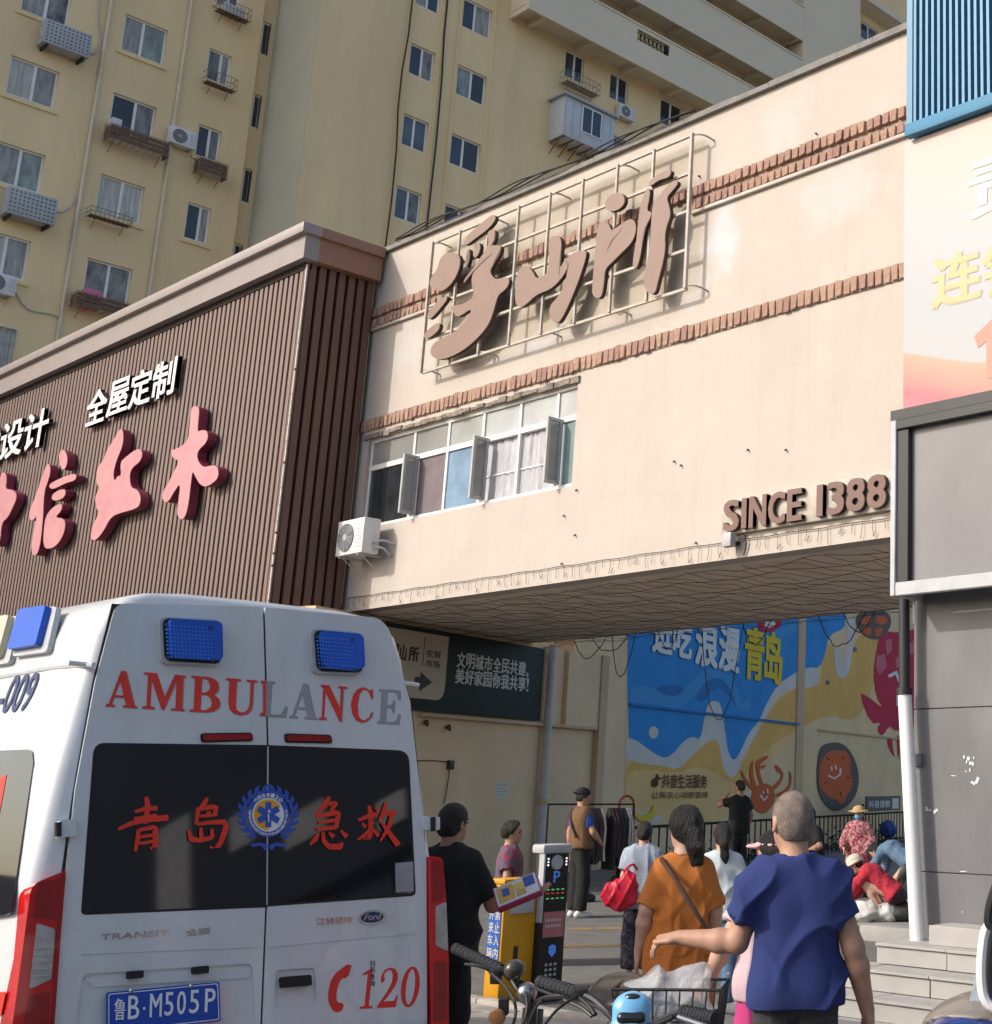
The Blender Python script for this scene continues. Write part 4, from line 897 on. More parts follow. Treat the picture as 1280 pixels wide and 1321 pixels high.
def wtext(s_, p0, p1, c, bold=.02, conv=px7, lift=.03, tilt=0):
    (a, b), (c_, d) = (wsz(*conv([q])[0]) for q in (p0, p1))
    n = len(s_); wch = (c_-a)/n
    for i, ch in enumerate(s_):
        if ch == ' ': continue
        text('painted_character', ch, WA+WD*(a+wch*i)+UP*(b+tilt*i), WD, UP, wch*.9, d-b, c if not isinstance(c, str) else pt[c], pw, depth=.0006, lift=lay[0]+.002, bold=bold)
wtext('逛吃', (128, 192), (300, 80), 'white', .05, tilt=.0); wtext('浪漫', (305, 248), (498, 110), 'white', .05); wtext('青岛', (510, 300), (672, 130), 'yellow', .05)
wtext('抖音生活服务', (168, 755), (358, 705), 'brown', .018); wtext('让每次心动都值得', (125, 800), (360, 772), 'brown', .008)
mural('painted_note', [(125,735),(132,718),(145,712),(145,698),(152,698),(153,710),(162,716),(162,724),(152,722),(152,742),(142,754),(130,750)], 'brown', 0)
for a, b in (((35,408),(735,497)), ((815,513),(1180,560))):
    p = [wsz(*px7([q])[0]) for q in (a, b)]; zc = (p[0][1]+p[1][1])/2
    wbox(p[0][0], p[1][0], zc-.03, zc+.03, .0, lay[0]+.012, 'wall_groove', m_pwd if a[0] > 100 else pt['dblue'], pw)
# corner fold of the wall right of the lettering
wbox(wsz(1027, 900)[0], wsz(1036, 900)[0], 0, 9.5, .001, lay[0]+.01, 'wall_joint', m_pwd, pw)
# dark green notice board
gb = empty('green_notice_board', onW(610, 870), 'dark green notice board with white slogan high on the tan wall', 'sign')
d0 = .10
(sa, za), (sb, zb) = wsz(697, 930, d0), wsz(697, 836, d0); s0 = wsz(440, 870, d0)[0]
m_gb = mat('board_green', (.012, .024, .020), .7, .2, 1.5)
wbox(s0, sa, za, zb, .04, d0, 'panel', m_gb, gb, .006); wbox(s0+.1, s0+.16, za, zb, .001, .039, 'batten', m_gb, gb); wbox(sa-.2, sa-.14, za, zb, .001, .039, 'batten', m_gb, gb)
def px6(x, y): return (500+x/5.08, 800+y/5.08)
m_bei = mat('board_beige', (.50, .40, .29), .6, .06, 2); m_blk = mat('board_black', (.03, .028, .026), .6, .1, 4); m_bw = mat('board_white', (.60, .58, .54), .6, .04, 4)
e = [wsz(*px6(402, 110), d0), wsz(*px6(372, 500), d0)]
sr, zt_, zb_ = e[0][0], e[0][1], e[1][1]-.08; r_ = .22
outlines('beige_panel', [[(s0+.05, zt_), (s0+.05, zb_)]+[(sr-r_+r_*math.sin(a), zb_+r_-r_*math.cos(a)) for a in np.linspace(0, 1.57, 7)]+[(sr, zt_)]], WA+WN*d0, WD, UP, .004, m_bei, gb, lift=.002)
def btext(s_, p0, p1, m, bold=.02, shear=0):
    a = wsz(*px6(*p0), d0); b = wsz(*px6(*p1), d0)
    text('board_lettering', s_, WA+WN*d0+WD*a[0]+UP*a[1], WD, UP, b[0]-a[0], b[1]-a[1], m, gb, depth=.002, lift=.008, bold=bold)
btext('文明城市全民共建，', (452, 325), (955, 292), m_bw, .025) if False else None
for s_, (a, b), (c_, d) in (('文明城市全民共建,', (452, 305), (960, 300)), ('美好家园你我共享!', (442, 412), (960, 402))):
    p0 = wsz(*px6(a, b), d0); p1 = wsz(*px6(c_, b+70), d0); n = len(s_); wch = (p1[0]-p0[0])/n
    zc = p0[1]
    for i, ch in enumerate(s_):
        text('board_lettering', ch, WA+WN*d0+WD*(p0[0]+wch*i)+UP*(zc if ch not in ',' else zc-.03), WD, UP, wch*(.88 if ch not in ',!' else .25), .27 if ch != ',' else .1, m_bw, gb, depth=.002, lift=.004, bold=.03)
btext('农贸', (250, 240), (348, 205), m_blk); btext('市场', (246, 305), (342, 270), m_blk); btext('所', (135, 265), (205, 180), m_blk, .04); btext('浮山', (20, 255), (125, 165), m_blk, .04)
p = wsz(*px6(228, 300), d0); wbox(p[0]-.008, p[0]+.008, p[1], p[1]+.5, d0+.006, d0+.009, 'divider', m_blk, gb)
P = [(175,375),(215,370),(215,340),(290,408),(205,465),(205,440),(180,435)]
outlines('arrow', [[wsz(*px6(*q), d0) for q in P]], WA+WN*d0, WD, UP, .002, m_blk, gb, lift=.007)
# rain pipe on that wall, small fittings
m_lav = mat('pipe_lavender', (.50, .46, .46), .5, .1, 4)
dp = empty('passage_rain_pipe', onW(700, 1070), 'pale grey rain pipe with collar on the tan passage wall', 'pipe')
a = onW(713, 838, .14); b = onW(697, 1120, .14); b.x, b.y = a.x, a.y; b.z = 0
MB().tube([a+Vector((0, 0, .1)), b], .085, 12).build('pipe_run', m_lav, dp, True)
for z in (1.35, 2.9, 4.2): MB().tube([Vector((a.x, a.y, z)), Vector((a.x, a.y, z+.12))], .10, 12).build('pipe_collar', m_lav if z != 1.35 else m_pwd, dp, True)
jb = empty('junction_box', onW(579, 986), 'small black junction box with loose wire on the tan wall', 'box')
s_, z_ = wsz(579, 986); wbox(s_-.06, s_+.08, z_-.09, z_+.07, .001, .07, 'box_body', m_black, jb, .01)
MB().tube(smooth_line([WA+WD*q+UP*v+WN*.03 for q, v in ((s_, z_-.09), (s_-.03, z_-.4), (s_-.08, z_-.7))]), .01, 5).build('wire', m_cable, jb); MB().tube(smooth_line([WA+WD*q+UP*v+WN*.02 for q, v in ((s_-.06, z_+.04), (s_-.6, z_+.06), (s_-1.4, z_+.02))]), .008, 5).build('wire', m_cable, jb)
nt_ = empty('paper_notice', onW(648, 1018), 'small white paper notice stuck on the tan passage wall', 'notice')
s_, z_ = wsz(648, 1019); wbox(s_-.2, s_+.2, z_-.15, z_+.15, .002, .006, 'sheet', m_bw, nt_)
for k in range(4): wbox(s_-.15, s_+.15-(k % 2)*.06, z_+.08-.06*k, z_+.1-.06*k, .006, .007, 'text_line', m_pwd, nt_)
for x, y, q in ((550, 932, 'left'), (579, 938, 'right')):
    o = MB().tube([onW(x, y, .0), onW(x, y, .08), onW(x+2, y+5, .1)], [.05, .04, .02], 7).build('pipe_stub', mat('rust', 0, 0)); tag(o, 'rusty stub on the tan wall under the green board, the %s one' % q, 'pipe stub')
# ------------------------------------------------------------------ iron fence before the mural
fe = empty('iron_fence', onZ(900, 1100, 0), 'black iron railing in front of the mural', 'fence')
FA, FB = onZ(806, 1067, 1.0), onZ(1175, 1046, 1.0)
nb = 58
for z in (.98, .16): MB().tube([FA+Vector((0, 0, z-1)), FB+Vector((0, 0, z-1))], .028, 6).build('rail', m_iron, fe)
bar0 = MB().tube([(0, 0, .02), (0, 0, .97)], .018, 5).build('bar', m_iron, fe)
for i in range(nb+1):
    p = FA+(FB-FA)*(i/nb); mt = Matrix.Translation((p.x, p.y, 0))
    if i == 0: bar0.matrix_basis = mt; adopt(bar0, fe)
    elif i % 14 == 0:
        MB().tube([(p.x, p.y, 0), (p.x, p.y, 1.16)], .05, 8).build('post', m_iron, fe); MB().lathe([(.03, 0), (.065, .03), (.055, .09), (.01, .12)], (p.x, p.y, 1.16), (0, 0, 1), 8).build('post_cap', m_iron, fe)
    else: inst(bar0, 'bar', fe, mt)
MB().tube([FA+Vector((-.15, 0, -1)), FA+Vector((-.15, 0, .25))], .055, 8).build('post', m_iron, fe)
sg = empty('railing_sign', onZ(1140, 1060, .9), 'small black sign with white characters fixed on the iron railing', 'sign')
fd = (FB-FA).normalized(); fn = Vector((fd.y, -fd.x, 0)); q0 = onp(1117, 1046, FA+fn*.06, fn); q1 = onp(1161, 1028, FA+fn*.06, fn)
wv = (q1-q0).dot(fd); hv = q1.z-q0.z
MB().obox((q0+q1)/2, fd*wv/2, fn*.02, UP*hv/2*1.15).build('sign_panel', m_black, sg)
for i, ch in enumerate('抖音搜索'): text('sign_character', ch, q0+fn*.02+fd*wv*(.06+.155*i)+UP*hv*.2, fd, UP, wv*.14, hv*.55, m_bw, sg, depth=.004, lift=.002, bold=.03)
MB().obox(q0+fn*.024+fd*wv*.84+UP*hv*.48, fd*wv*.1, fn*.003, UP*hv*.42).build('white_square', m_bw, sg)
# low shrubs between fence and mural
rnd = random.Random(6); sh_ = MB()
for k in range(900):
    t = rnd.uniform(.1, 1.0); p = FA+(FB-FA)*t-fn*rnd.uniform(.3, 1.2)+Vector((0, 0, -1)); p.z = abs(rnd.gauss(0, .22))+.02
    a = Vector((rnd.uniform(-1, 1), rnd.uniform(-1, 1), rnd.uniform(-.3, 1))).normalized()*.09; b = a.cross(Vector((rnd.random(), rnd.random(), rnd.random()))).normalized()*.04
    sh_.add([p-a, p+b, p+a, p-b], [(0, 1, 2, 3)])
o = sh_.build('low_shrubs', mat('shrub_green', (.045, .07, .02), .7, .4, 6)); tag(o, 'low green shrubs behind the iron railing', 'shrubs', kind='stuff')
# ------------------------------------------------------------------ clothes rack and hand truck by the wall
def ground(x, y): return onZ(x, y, 0)
cr_ = ground(700, 1155); cr2 = ground(812, 1150)
ck = empty('clothes_rack', cr_, 'black clothes rail with dark and pale garments behind the man in the vest', 'clothes rack')
d = (cr2-cr_).normalized(); L_ = (cr2-cr_).length; nrm = Vector((d.y, -d.x, 0)); zt = 1.42
f = MB(); f.tube([cr_+d*.0, cr_+UP*zt, cr_+d*L_+UP*zt, cr_+d*L_], .02, 6); f.build('rail_frame', m_iron, ck)
for q in (cr_, cr_+d*L_): MB().tube([q-nrm*.3+UP*.08, q+nrm*.3+UP*.08], .018, 6).build('rail_foot', m_iron, ck)
rnd = random.Random(14)
gcol = [mat('cloth_%d' % i, c_, .9, .2, 8) for i, c_ in enumerate(((.07, .02, .03), (.05, .045, .05), (.45, .43, .40), (.03, .03, .035), (.30, .30, .31), (.10, .04, .05)))]
for i in range(20):
    t = (.28 if i < 12 else .72)+(i % 12)*.028; p = cr_+d*L_*t; hg = rnd.uniform(.75, 1.0); m_ = MB(); nn = 5; vs = []
    for k in range(nn+1):
        zz = zt-.06-hg*k/nn; wd_ = .06+.16*min(1, k/1.2); off = d*rnd.uniform(-.012, .012)
        vs += [p+nrm*wd_+UP*(zz-cr_.z)+off, p-nrm*wd_+UP*(zz-cr_.z)+off, p+nrm*wd_+UP*(zz-cr_.z)+off+d*.035, p-nrm*wd_+UP*(zz-cr_.z)+off+d*.035]
    fs = []
    for k in range(nn):
        a = 4*k; fs += [(a, a+1, a+5, a+4), (a+2, a+6, a+7, a+3), (a, a+4, a+6, a+2), (a+1, a+3, a+7, a+5)]
    fs += [(0, 2, 3, 1), (4*nn, 4*nn+1, 4*nn+3, 4*nn+2)]
    m_.add(vs, fs).build('garment', gcol[rnd.choice((0, 0, 1, 5)) if i < 6 else rnd.choice((1, 3, 2, 3, 0))], ck, True)
ht = empty('hand_truck', ground(800, 1148), 'red and black folding hand truck beside the clothes rail', 'hand truck')
b0 = ground(792, 1146); b1 = ground(814, 1145); hh = 1.55
f = MB(); f.tube(smooth_line([b0, b0+UP*hh*.9, b0+UP*hh+(b1-b0)*.25, b1+UP*hh-(b1-b0)*.25, b1+UP*hh*.9, b1], 2), .022, 6); f.build('handle_frame', mat('red_tube', (.32, .06, .04), .5, .1, 6), ht)
for z in (.35, .7, 1.05): MB().tube([b0+UP*z, b1+UP*z], .016, 6).build('cross_bar', m_iron, ht)
MB().box((-.02, -.3, 0), (.02, 0, .02), Matrix.Translation((b0+b1)/2)).build('toe_plate', m_iron, ht)
for q in (b0, b1): MB().lathe([(.10, -.03), (.11, 0), (.10, .03)], q+UP*.11, (b1-b0), 14).build('wheel', m_black, ht, True)
# worn yellow road paint and a dark strip in place of a thin cast shadow
m_yw = mat('worn_yellow', (.30, .21, .06), .9, .35, 5, .3, 60); m_shbar = mat('black_strip', (.03, .03, .032), .8, .2, 6)
def road_strip(nm, pa, pb, wd, m, lab, z=.004):
    A_, B_ = ground(*pa), ground(*pb); t = (B_-A_).normalized(); n = Vector((-t.y, t.x, 0))*wd/2; rr = random.Random(int(pa[1])); k = 40; vs = []
    for i in range(k+1):
        p = A_+(B_-A_)*(i/k); vs += [p+n*rr.uniform(.75, 1.1)+UP*z, p-n*rr.uniform(.75, 1.1)+UP*z]
    o = new_mesh(nm, vs, [(2*i, 2*i+1, 2*i+3, 2*i+2) for i in range(k) if rr.random() > (.12 if 'line' in nm else 0)], m); o['kind'] = 'structure'; return o
road_strip('worn_road_line', (735, 1199), (1000, 1193), .25, m_yw, ''); road_strip('worn_road_marking', (690, 1222), (1060, 1214), .22, mat('worn_yellow_dark', (.16, .115, .045), .9, .5, 4, .3, 60), '')
def shadow_bar(pa, pb, wd, h, m, nm, lab):
    A_, B_ = ground(*pa), ground(*pb); t = (B_-A_).normalized(); n = Vector((-t.y, t.x, 0)); mb = MB()
    mb.add([A_+n*wd+UP*.003, A_+n*wd*.4+UP*h, A_-n*wd*.4+UP*h, A_-n*wd+UP*.003, B_+n*wd+UP*.003, B_+n*wd*.4+UP*h, B_-n*wd*.4+UP*h, B_-n*wd+UP*.003], [(0, 1, 5, 4), (1, 2, 6, 5), (2, 3, 7, 6), (0, 3, 2, 1), (4, 5, 6, 7)])
    o = mb.build(nm, m); tag(o, lab, 'shadow strip')
shadow_bar((640, 1246), (1020, 1237), .16, .04, m_shbar, 'gate_arm_shadow', 'low black strip standing for a long thin shadow across the asphalt behind the ticket machine')  # solid dark strip imitates the cast shadow of a gate arm
# near pavement of small blocks where the bicycles stand
m_pb = [mat('paver_%d' % i, c_, .9, .15, 6, .3, 70) for i, c_ in enumerate(((.36, .33, .29), (.41, .375, .33), (.32, .295, .265)))]
pvm = empty('block_pavement', (-7, 5.5, 0), None, None); pvm['kind'] = 'structure'
E0 = ground(660, 1304); y_edge = E0.y
pme = []
for k in range(3):
    o = MB().box((-.197, -.097, -.03), (.197, .097, .03)).build('paver', m_pb[k], None, bevel=.006, seg=1); pme.append(o.data); bpy.data.objects.remove(o)
rr = random.Random(3); j = 0; y = 4.6
while y < 7.0:
    x = -10.4+(.2 if j % 2 else 0)
    while x < -4.2:
        o = bpy.data.objects.new('paver', rr.choice(pme)); col.objects.link(o); o.matrix_basis = Matrix.Translation((x, y, .012+rr.uniform(-.002, .002))); adopt(o, pvm); x += .4
    y += .2; j += 1
x = -10.6
while x < -4.2:
    MB().box((x+.004, 6.905, -.03), (x+.796, 7.03, .075)).build('edge_stone', m_pb[1], pvm, bevel=.01); x += .8
# ================================================================== ambulance
def amb_paint(name, c, m2=.0):
    m = mat(name, c, .35, .03, 1.5, coat=.7); n = m.node_tree.nodes; l = m.node_tree.links; b = n['Principled BSDF']; src = b.inputs['Base Color'].links[0].from_socket; tc = n.new('ShaderNodeTexCoord')
    for st_, sc_, lo, hi, k in (((1, 1, .12), 5.0, .50, .75, .30), ((1, 1, 1), 2.2, .52, .70, .18), ((1, 1, 1), 40, .64, .74, .30)):   # road dust, streaks, specks
        mp = n.new('ShaderNodeMapping'); mp.inputs['Scale'].default_value = st_; l.new(tc.outputs['Object'], mp.inputs[0]); nz = n.new('ShaderNodeTexNoise'); nz.inputs['Scale'].default_value = sc_; nz.inputs['Detail'].default_value = 7; l.new(mp.outputs[0], nz.inputs['Vector'])
        mr = n.new('ShaderNodeMapRange'); mr.inputs[1].default_value = lo; mr.inputs[2].default_value = hi; mr.inputs[3].default_value = 0; mr.inputs[4].default_value = k; l.new(nz.outputs[0], mr.inputs[0])
        mx = n.new('ShaderNodeMix'); mx.data_type = 'RGBA'; l.new(mr.outputs[0], mx.inputs[0]); l.new(src, mx.inputs[6]); mx.inputs[7].default_value = (.42, .41, .39, 1); src = mx.outputs[2]
    l.new(src, b.inputs['Base Color']); return m
m_vw = amb_paint('van_white', (.60, .62, .635)); m_rubber = mat('rubber', (.012, .012, .013), .7, .1, 8)
m_red = mat('decal_red', (.68, .035, .022), .45, .06, 4); m_gry = mat('decal_grey', (.30, .30, .32), .5, .15, 6); m_navy = mat('decal_navy', (.02, .04, .12), .5, .05, 4)
m_glass = mat('tinted_glass', (.012, .014, .017), .04, .2, 2, spec=.6, coat=.7); m_chrome = mat('chrome', (.62, .62, .64), .12, .05, 5, metal=1)
m_lblue = mat('beacon_blue', (.008, .085, .50), .4, .1, 4); m_lamb = mat('beacon_amber', (.52, .46, .30), .25, .08, 4, coat=.6)
m_tail = mat('tail_red', (.55, .010, .010), .12, .2, 5, coat=1.0); m_taild = mat('tail_dark_red', (.28, .006, .008), .15, .2, 5, coat=1.0); m_clear = mat('clear_lens', (.42, .40, .38), .15, .3, 9, coat=1.0)
amb = empty('ambulance', (-7.5, 3.33, 0), 'white ambulance van seen from behind with red lettering and blue beacons', 'ambulance')
CY_, ZP, XP, LEAN = 3.33, .6, -6.42, .15
RN = Vector((1, 0, LEAN)).normalized(); RU = Vector((-LEAN, 0, 1)).normalized(); RA = Vector((0, 1, 0)); RO = Vector((XP, 0, ZP))
def onR(x, y, d=0.0): return onp(x, y, RO+RN*d, RN)
def ruv(x, y, d=0.0):
    p = onR(x, y, d)-RO; return (p.y, p.dot(RU))
HWZ = [(.32, .90), (.40, .955), (.6, .985), (1.0, .985), (1.3, .965), (1.75, .90), (2.1, .835), (2.35, .785), (2.47, .74), (2.535, .67), (2.565, .58), (2.585, .40), (2.592, .2), (2.595, 0)]
def hw(z):
    for (a, b), (c, d) in zip(HWZ[:-1], HWZ[1:]):
        if z <= c: return b+(d-b)*(z-a)/(c-a)
    return 0
half = HWZ
secp = [(-h, z) for z, h in half] + [(h, z) for z, h in reversed(half[:-1])]
def ring(d, inset, zs=1.0, lean=LEAN):
    out = []
    for (h, z) in secp:
        zz = min(z, 2.595-inset) if z > 2.3 else z
        zz = .32+(zz-.32)*zs; hh = math.copysign(max(0, abs(h)-inset), h)
        out.append(Vector((XP-lean*(zz-ZP)-d, CY_+hh, zz)))
    return out
st_ = [ring(0, .075), ring(.012, .035), ring(.04, .012), ring(.10, 0), ring(.5, 0), ring(1.5, 0, 1, .08), ring(3.2, 0, 1, 0), ring(3.7, .01, .98, 0), ring(4.15, .04, .78, -.25), ring(4.55, .06, .52, -.1), ring(5.15, .10, .46, 0), ring(5.25, .2, .40, 0)]
n = len(secp); vs = [v for r_ in st_ for v in r_]; fs = []
for i in range(len(st_)-1):
    for j in range(n-1): fs.append((i*n+j, i*n+j+1, (i+1)*n+j+1, (i+1)*n+j))
    fs.append((i*n+n-1, i*n, (i+1)*n, (i+1)*n+n-1))
fs += [tuple(range(n)), tuple(reversed(range((len(st_)-1)*n, len(st_)*n)))]
body = new_mesh('body', vs, fs, m_vw, amb); bm = bmesh.new(); bm.from_mesh(body.data); bmesh.ops.recalc_face_normals(bm, faces=bm.faces); bm.to_mesh(body.data); bm.free()
body.data.shade_smooth(); body.data.set_sharp_from_angle(angle=R(50))
def rpoly(nm, pts, m, par, depth=.004, lift=.0, sm=0, holes=()):
    L = [[ruv(*p) for p in (smooth_loop(pts, sm) if sm else pts)]]+[[ruv(*p) for p in h] for h in holes]
    return outlines(nm, L, RO, RA, RU, depth, m, par, lift=lift)
def rnd_poly(pts, rad):                                   # round the corners of a pixel polygon
    out = []; n_ = len(pts)
    for i in range(n_):
        p = Vector(pts[i]); a = Vector(pts[i-1]); b = Vector(pts[(i+1) % n_]); r_ = rad[i] if isinstance(rad, (list, tuple)) else rad
        if r_ <= 0: out.append(tuple(p)); continue
        u = (a-p).normalized()*min(r_, (a-p).length*.45); v = (b-p).normalized()*min(r_, (b-p).length*.45)
        for t in np.linspace(0, 1, 6): out.append(tuple(p+u*(1-t)**2+v*t**2))
    return out
rpoly('door_seal', [(144,779),(495,800),(530,905),(548,1080),(556,1360),(52,1360),(70,1190),(94,1020),(119,880)], m_rubber, amb, .004, .001)
gL = rnd_poly([(122,962),(343,965),(341,1168),(105,1178)], [14, 0, 0, 6]); gR = rnd_poly([(344,965),(522,972),(531,1153),(342,1167)], [0, 14, 6, 0])
rec = rnd_poly([(104,1257),(324,1243),(330,1358),(92,1358)], 10)
rech = rnd_poly([(354,1252),(404,1249),(406,1298),(352,1300)], 6)
dl = rnd_poly([(148,779),(337,784),(342,960),(340,1168),(332,1358),(60,1358),(76,1190),(95,1020),(121,880)], [14, 3, 0, 0, 8, 8, 0, 0, 0])
dr = rnd_poly([(340,784),(487,798),(500,812),(527,905),(543,1050),(548,1110),(549,1358),(335,1358),(343,1168),(345,960)], [3, 10, 8, 0, 0, 0, 8, 8, 0, 0])
ld = rpoly('rear_door', dl, m_vw, amb, .012, .005, holes=[rec]); rd = rpoly('rear_door', dr, m_vw, amb, .012, .005, holes=[rech])
for o in (ld, rd):
    bm = bmesh.new(); bm.from_mesh(o.data); bmesh.ops.remove_doubles(bm, verts=bm.verts, dist=.0004)
    bmesh.ops.bevel(bm, geom=[e for e in bm.edges if len(e.link_faces) == 2 and e.calc_face_angle(0) > .9], offset=.004, segments=2, affect='EDGES', clamp_overlap=True); bm.to_mesh(o.data); bm.free()
# plate recess and handle recess
rpoly('recess_back', rec, m_vw, ld, .002, .0052); rpoly('recess_back', rech, m_vw, rd, .002, .0052)
rpoly('recess_lip', [(108,1262),(320,1247),(322,1252),(318,1262),(118,1274)], m_vw, ld, .004, .008)
wl = rpoly('rear_window', gL, m_glass, ld, .006, .0135); wr_ = rpoly('rear_window', gR, m_glass, rd, .006, .0135)
rpoly('window_rubber', rnd_poly([(119,959),(343.5,962),(342,1171),(102,1181)], [15, 0, 0, 7]), m_rubber, ld, .0015, .0172, holes=[rnd_poly([(122,962),(342,965),(340.5,1168),(105,1178)], [14, 0, 0, 6])])
rpoly('window_rubber', rnd_poly([(343.5,962),(525,969),(534,1156),(342,1170)], [0, 15, 7, 0]), m_rubber, rd, .0015, .0172, holes=[rnd_poly([(344.5,965),(522,972),(531,1153),(342.5,1167)], [0, 14, 6, 0])])
T = .017
rpoly('glass_edge', [(342.2,964),(344.0,964),(342.6,1168),(341.0,1168)], m_acg, rd, .002, .0178)
# lettering AMBULANCE in a bold serif
SER = {
'A': [[(0,0),(.30,0),(.30,.05),(.20,.06),(.26,.26),(.58,.26),(.66,.06),(.55,.05),(.55,0),(1,0),(1,.05),(.93,.06),(.60,1),(.44,1),(.10,.08),(0,.05)], [(.28,.32),(.56,.32),(.43,.72)]],
'M': [[(0,0),(.30,0),(.30,.05),(.19,.08),(.19,.82),(.46,0),(.52,0),(.79,.85),(.79,.06),(.68,.05),(.68,0),(1,0),(1,.05),(.95,.07),(.95,.93),(1,.95),(1,1),(.74,1),(.52,.36),(.31,1),(0,1),(0,.95),(.10,.93),(.10,.08),(0,.05)]],
'B': [[(0,0),(.6,0),(.82,.05),(.98,.17),(1,.29),(.93,.43),(.78,.51),(.9,.6),(.93,.74),(.88,.88),(.74,.97),(.55,1),(0,1),(0,.95),(.13,.93),(.13,.07),(0,.05)], [(.36,.06),(.52,.06),(.70,.16),(.72,.28),(.66,.42),(.52,.49),(.36,.49)], [(.36,.55),(.5,.55),(.62,.64),(.64,.75),(.58,.88),(.48,.94),(.36,.94)]],
'U': [[(0,1),(0,.95),(.11,.93),(.11,.33),(.16,.14),(.30,.02),(.52,-.02),(.74,.03),(.86,.16),(.89,.33),(.89,.93),(1,.95),(1,1),(.66,1),(.66,.95),(.80,.93),(.80,.33),(.75,.16),(.62,.07),(.50,.07),(.38,.13),(.35,.28),(.35,.93),(.47,.95),(.47,1)]],
'L': [[(0,0),(.96,0),(1,.32),(.93,.32),(.85,.14),(.7,.06),(.38,.06),(.38,.93),(.5,.95),(.5,1),(0,1),(0,.95),(.13,.93),(.13,.07),(0,.05)]],
'N': [[(0,0),(.28,0),(.28,.05),(.19,.07),(.19,.80),(.78,-.02),(.86,-.02),(.86,.93),(1,.95),(1,1),(.66,1),(.66,.95),(.77,.93),(.77,.36),(.32,1),(0,1),(0,.95),(.10,.92),(.10,.07),(0,.05)]],
'C': [[(.95,.70),(.93,.98),(.88,.98),(.82,.92),(.66,1.0),(.5,1.02),(.26,.95),(.08,.78),(0,.5),(.08,.22),(.26,.05),(.5,-.02),(.74,.03),(.92,.15),(1,.3),(.94,.32),(.84,.15),(.66,.06),(.5,.07),(.36,.18),(.29,.5),(.36,.82),(.5,.95),(.68,.94),(.82,.84),(.88,.70)]],
'E': [[(0,0),(.95,0),(1,.30),(.93,.30),(.84,.12),(.70,.06),(.38,.06),(.38,.48),(.55,.48),(.64,.42),(.66,.34),(.72,.34),(.72,.70),(.66,.70),(.64,.60),(.55,.55),(.38,.55),(.38,.94),(.68,.94),(.82,.88),(.88,.72),(.95,.72),(.93,1),(0,1),(0,.95),(.13,.93),(.13,.07),(0,.05)]],
'1': [[(.1,0),(.9,0),(.9,.05),(.66,.07),(.66,1),(.58,1),(.1,.88),(.1,.83),(.40,.86),(.40,.07),(.1,.05)]],
'2': [[(0,0),(0,.06),(.40,.40),(.58,.62),(.60,.8),(.5,.93),(.34,.95),(.18,.88),(.14,.78),(.22,.74),(.2,.66),(.12,.62),(.03,.67),(.02,.8),(.14,.95),(.40,1.01),(.68,.97),(.85,.84),(.86,.68),(.74,.5),(.42,.24),(.28,.16),(.8,.16),(.9,.3),(.97,.3),(.92,0)]],
'0': [[(.5+.5*math.cos(a), .5+.52*math.sin(a)) for a in np.linspace(0, 6.283, 25)[:-1]], [(.5+.24*math.cos(a), .5+.45*math.sin(a)) for a in np.linspace(0, 6.283, 25)[:-1]]]}
def serif(ch, q, m, par, lift=T, slant=0.0):
    """q: lower left, lower right, upper left pixel of the letter box"""
    a, b, c = (Vector(ruv(*p)) for p in q)
    L = [[tuple(a+(b-a)*(x+slant*y)+(c-a)*y) for x, y in lp] for lp in SER[ch]]
    return outlines('letter', L, RO, RA, RU, .0012, m, par, lift=lift)
def ly(x): return 912+(x-135)*.062
def uy(x): return 866+(x-150)*.070
for ch, x0, x1, m in (('A',134,174,m_red),('M',181,235,m_red),('B',242,281,m_red),('U',287,327,m_red),('L',333,367,m_gry),('A',371,406,m_gry),('N',409,443,m_red),('C',449,478,m_red),('E',484,513,m_gry)):
    par = ld if x1 < 336 else rd
    lx = -2.5
    serif(ch, [(x0, ly(x0)+1), (x1+1.5, ly(x1)+1), (x0+3, uy(x0)+1)], m_gry, par, T); serif(ch, [(x0, ly(x0)), (x1, ly(x1)), (x0+2.5, uy(x0))], m, par, T+.0015)
rpoly('letter_remnant', [(333,923),(340.5,924),(340.5,879),(334,879),(334,882),(337,883),(337,920),(333,921)], m_red, ld, .0012, T+.003)
# 120 with handset
for ch, x0, x1 in (('1',459,480),('2',484,510),('0',512,536)): serif(ch, [(x0, 1302-(x0-459)*.05), (x1, 1302-(x1-459)*.05), (x0+3, 1250-(x0-459)*.03)], m_red, rd, T, .12)
rpoly('handset', [(438,1250),(446,1244),(450,1246),(446,1262),(439,1262),(434,1270),(431,1285),(433,1294),(441,1294),(440,1304),(430,1307),(424,1300),(420,1288),(423,1268),(430,1256)], m_red, rd, .0012, T, 1); rpoly('handset_mark', [(446,1246),(451,1245),(447,1259),(443,1260)], m_red, rd, .0012, T+.002)
# brush lettering on the glass
def brush(nm, strokes, m, par, lift):
    L_ = []
    for k, s_ in enumerate(strokes):
        P = [Vector((130+x/3.2, 990+y/3.2)) for x, y, _ in s_]; W = [w_*1.55/3.2 for _, _, w_ in s_]
        Q = []; 
        for i in range(len(P)-1):
            for t in np.linspace(0, 1, 6)[:-1 if i < len(P)-2 else 6]: Q.append((P[i].lerp(P[i+1], t), W[i]+(W[i+1]-W[i])*t))
        l_ = []; r_ = []
        for i, (p, w_) in enumerate(Q):
            t = (Q[min(i+1, len(Q)-1)][0]-Q[max(i-1, 0)][0]); t = t.normalized() if t.length > 0 else Vector((1, 0)); nn = Vector((-t.y, t.x))*w_*.5; l_.append(tuple(p+nn)); r_.append(tuple(p-nn))
        rpoly(nm, smooth_loop(l_+r_[::-1], 1), m, par, .0008, lift+.0011*k)
T2_ = .0195
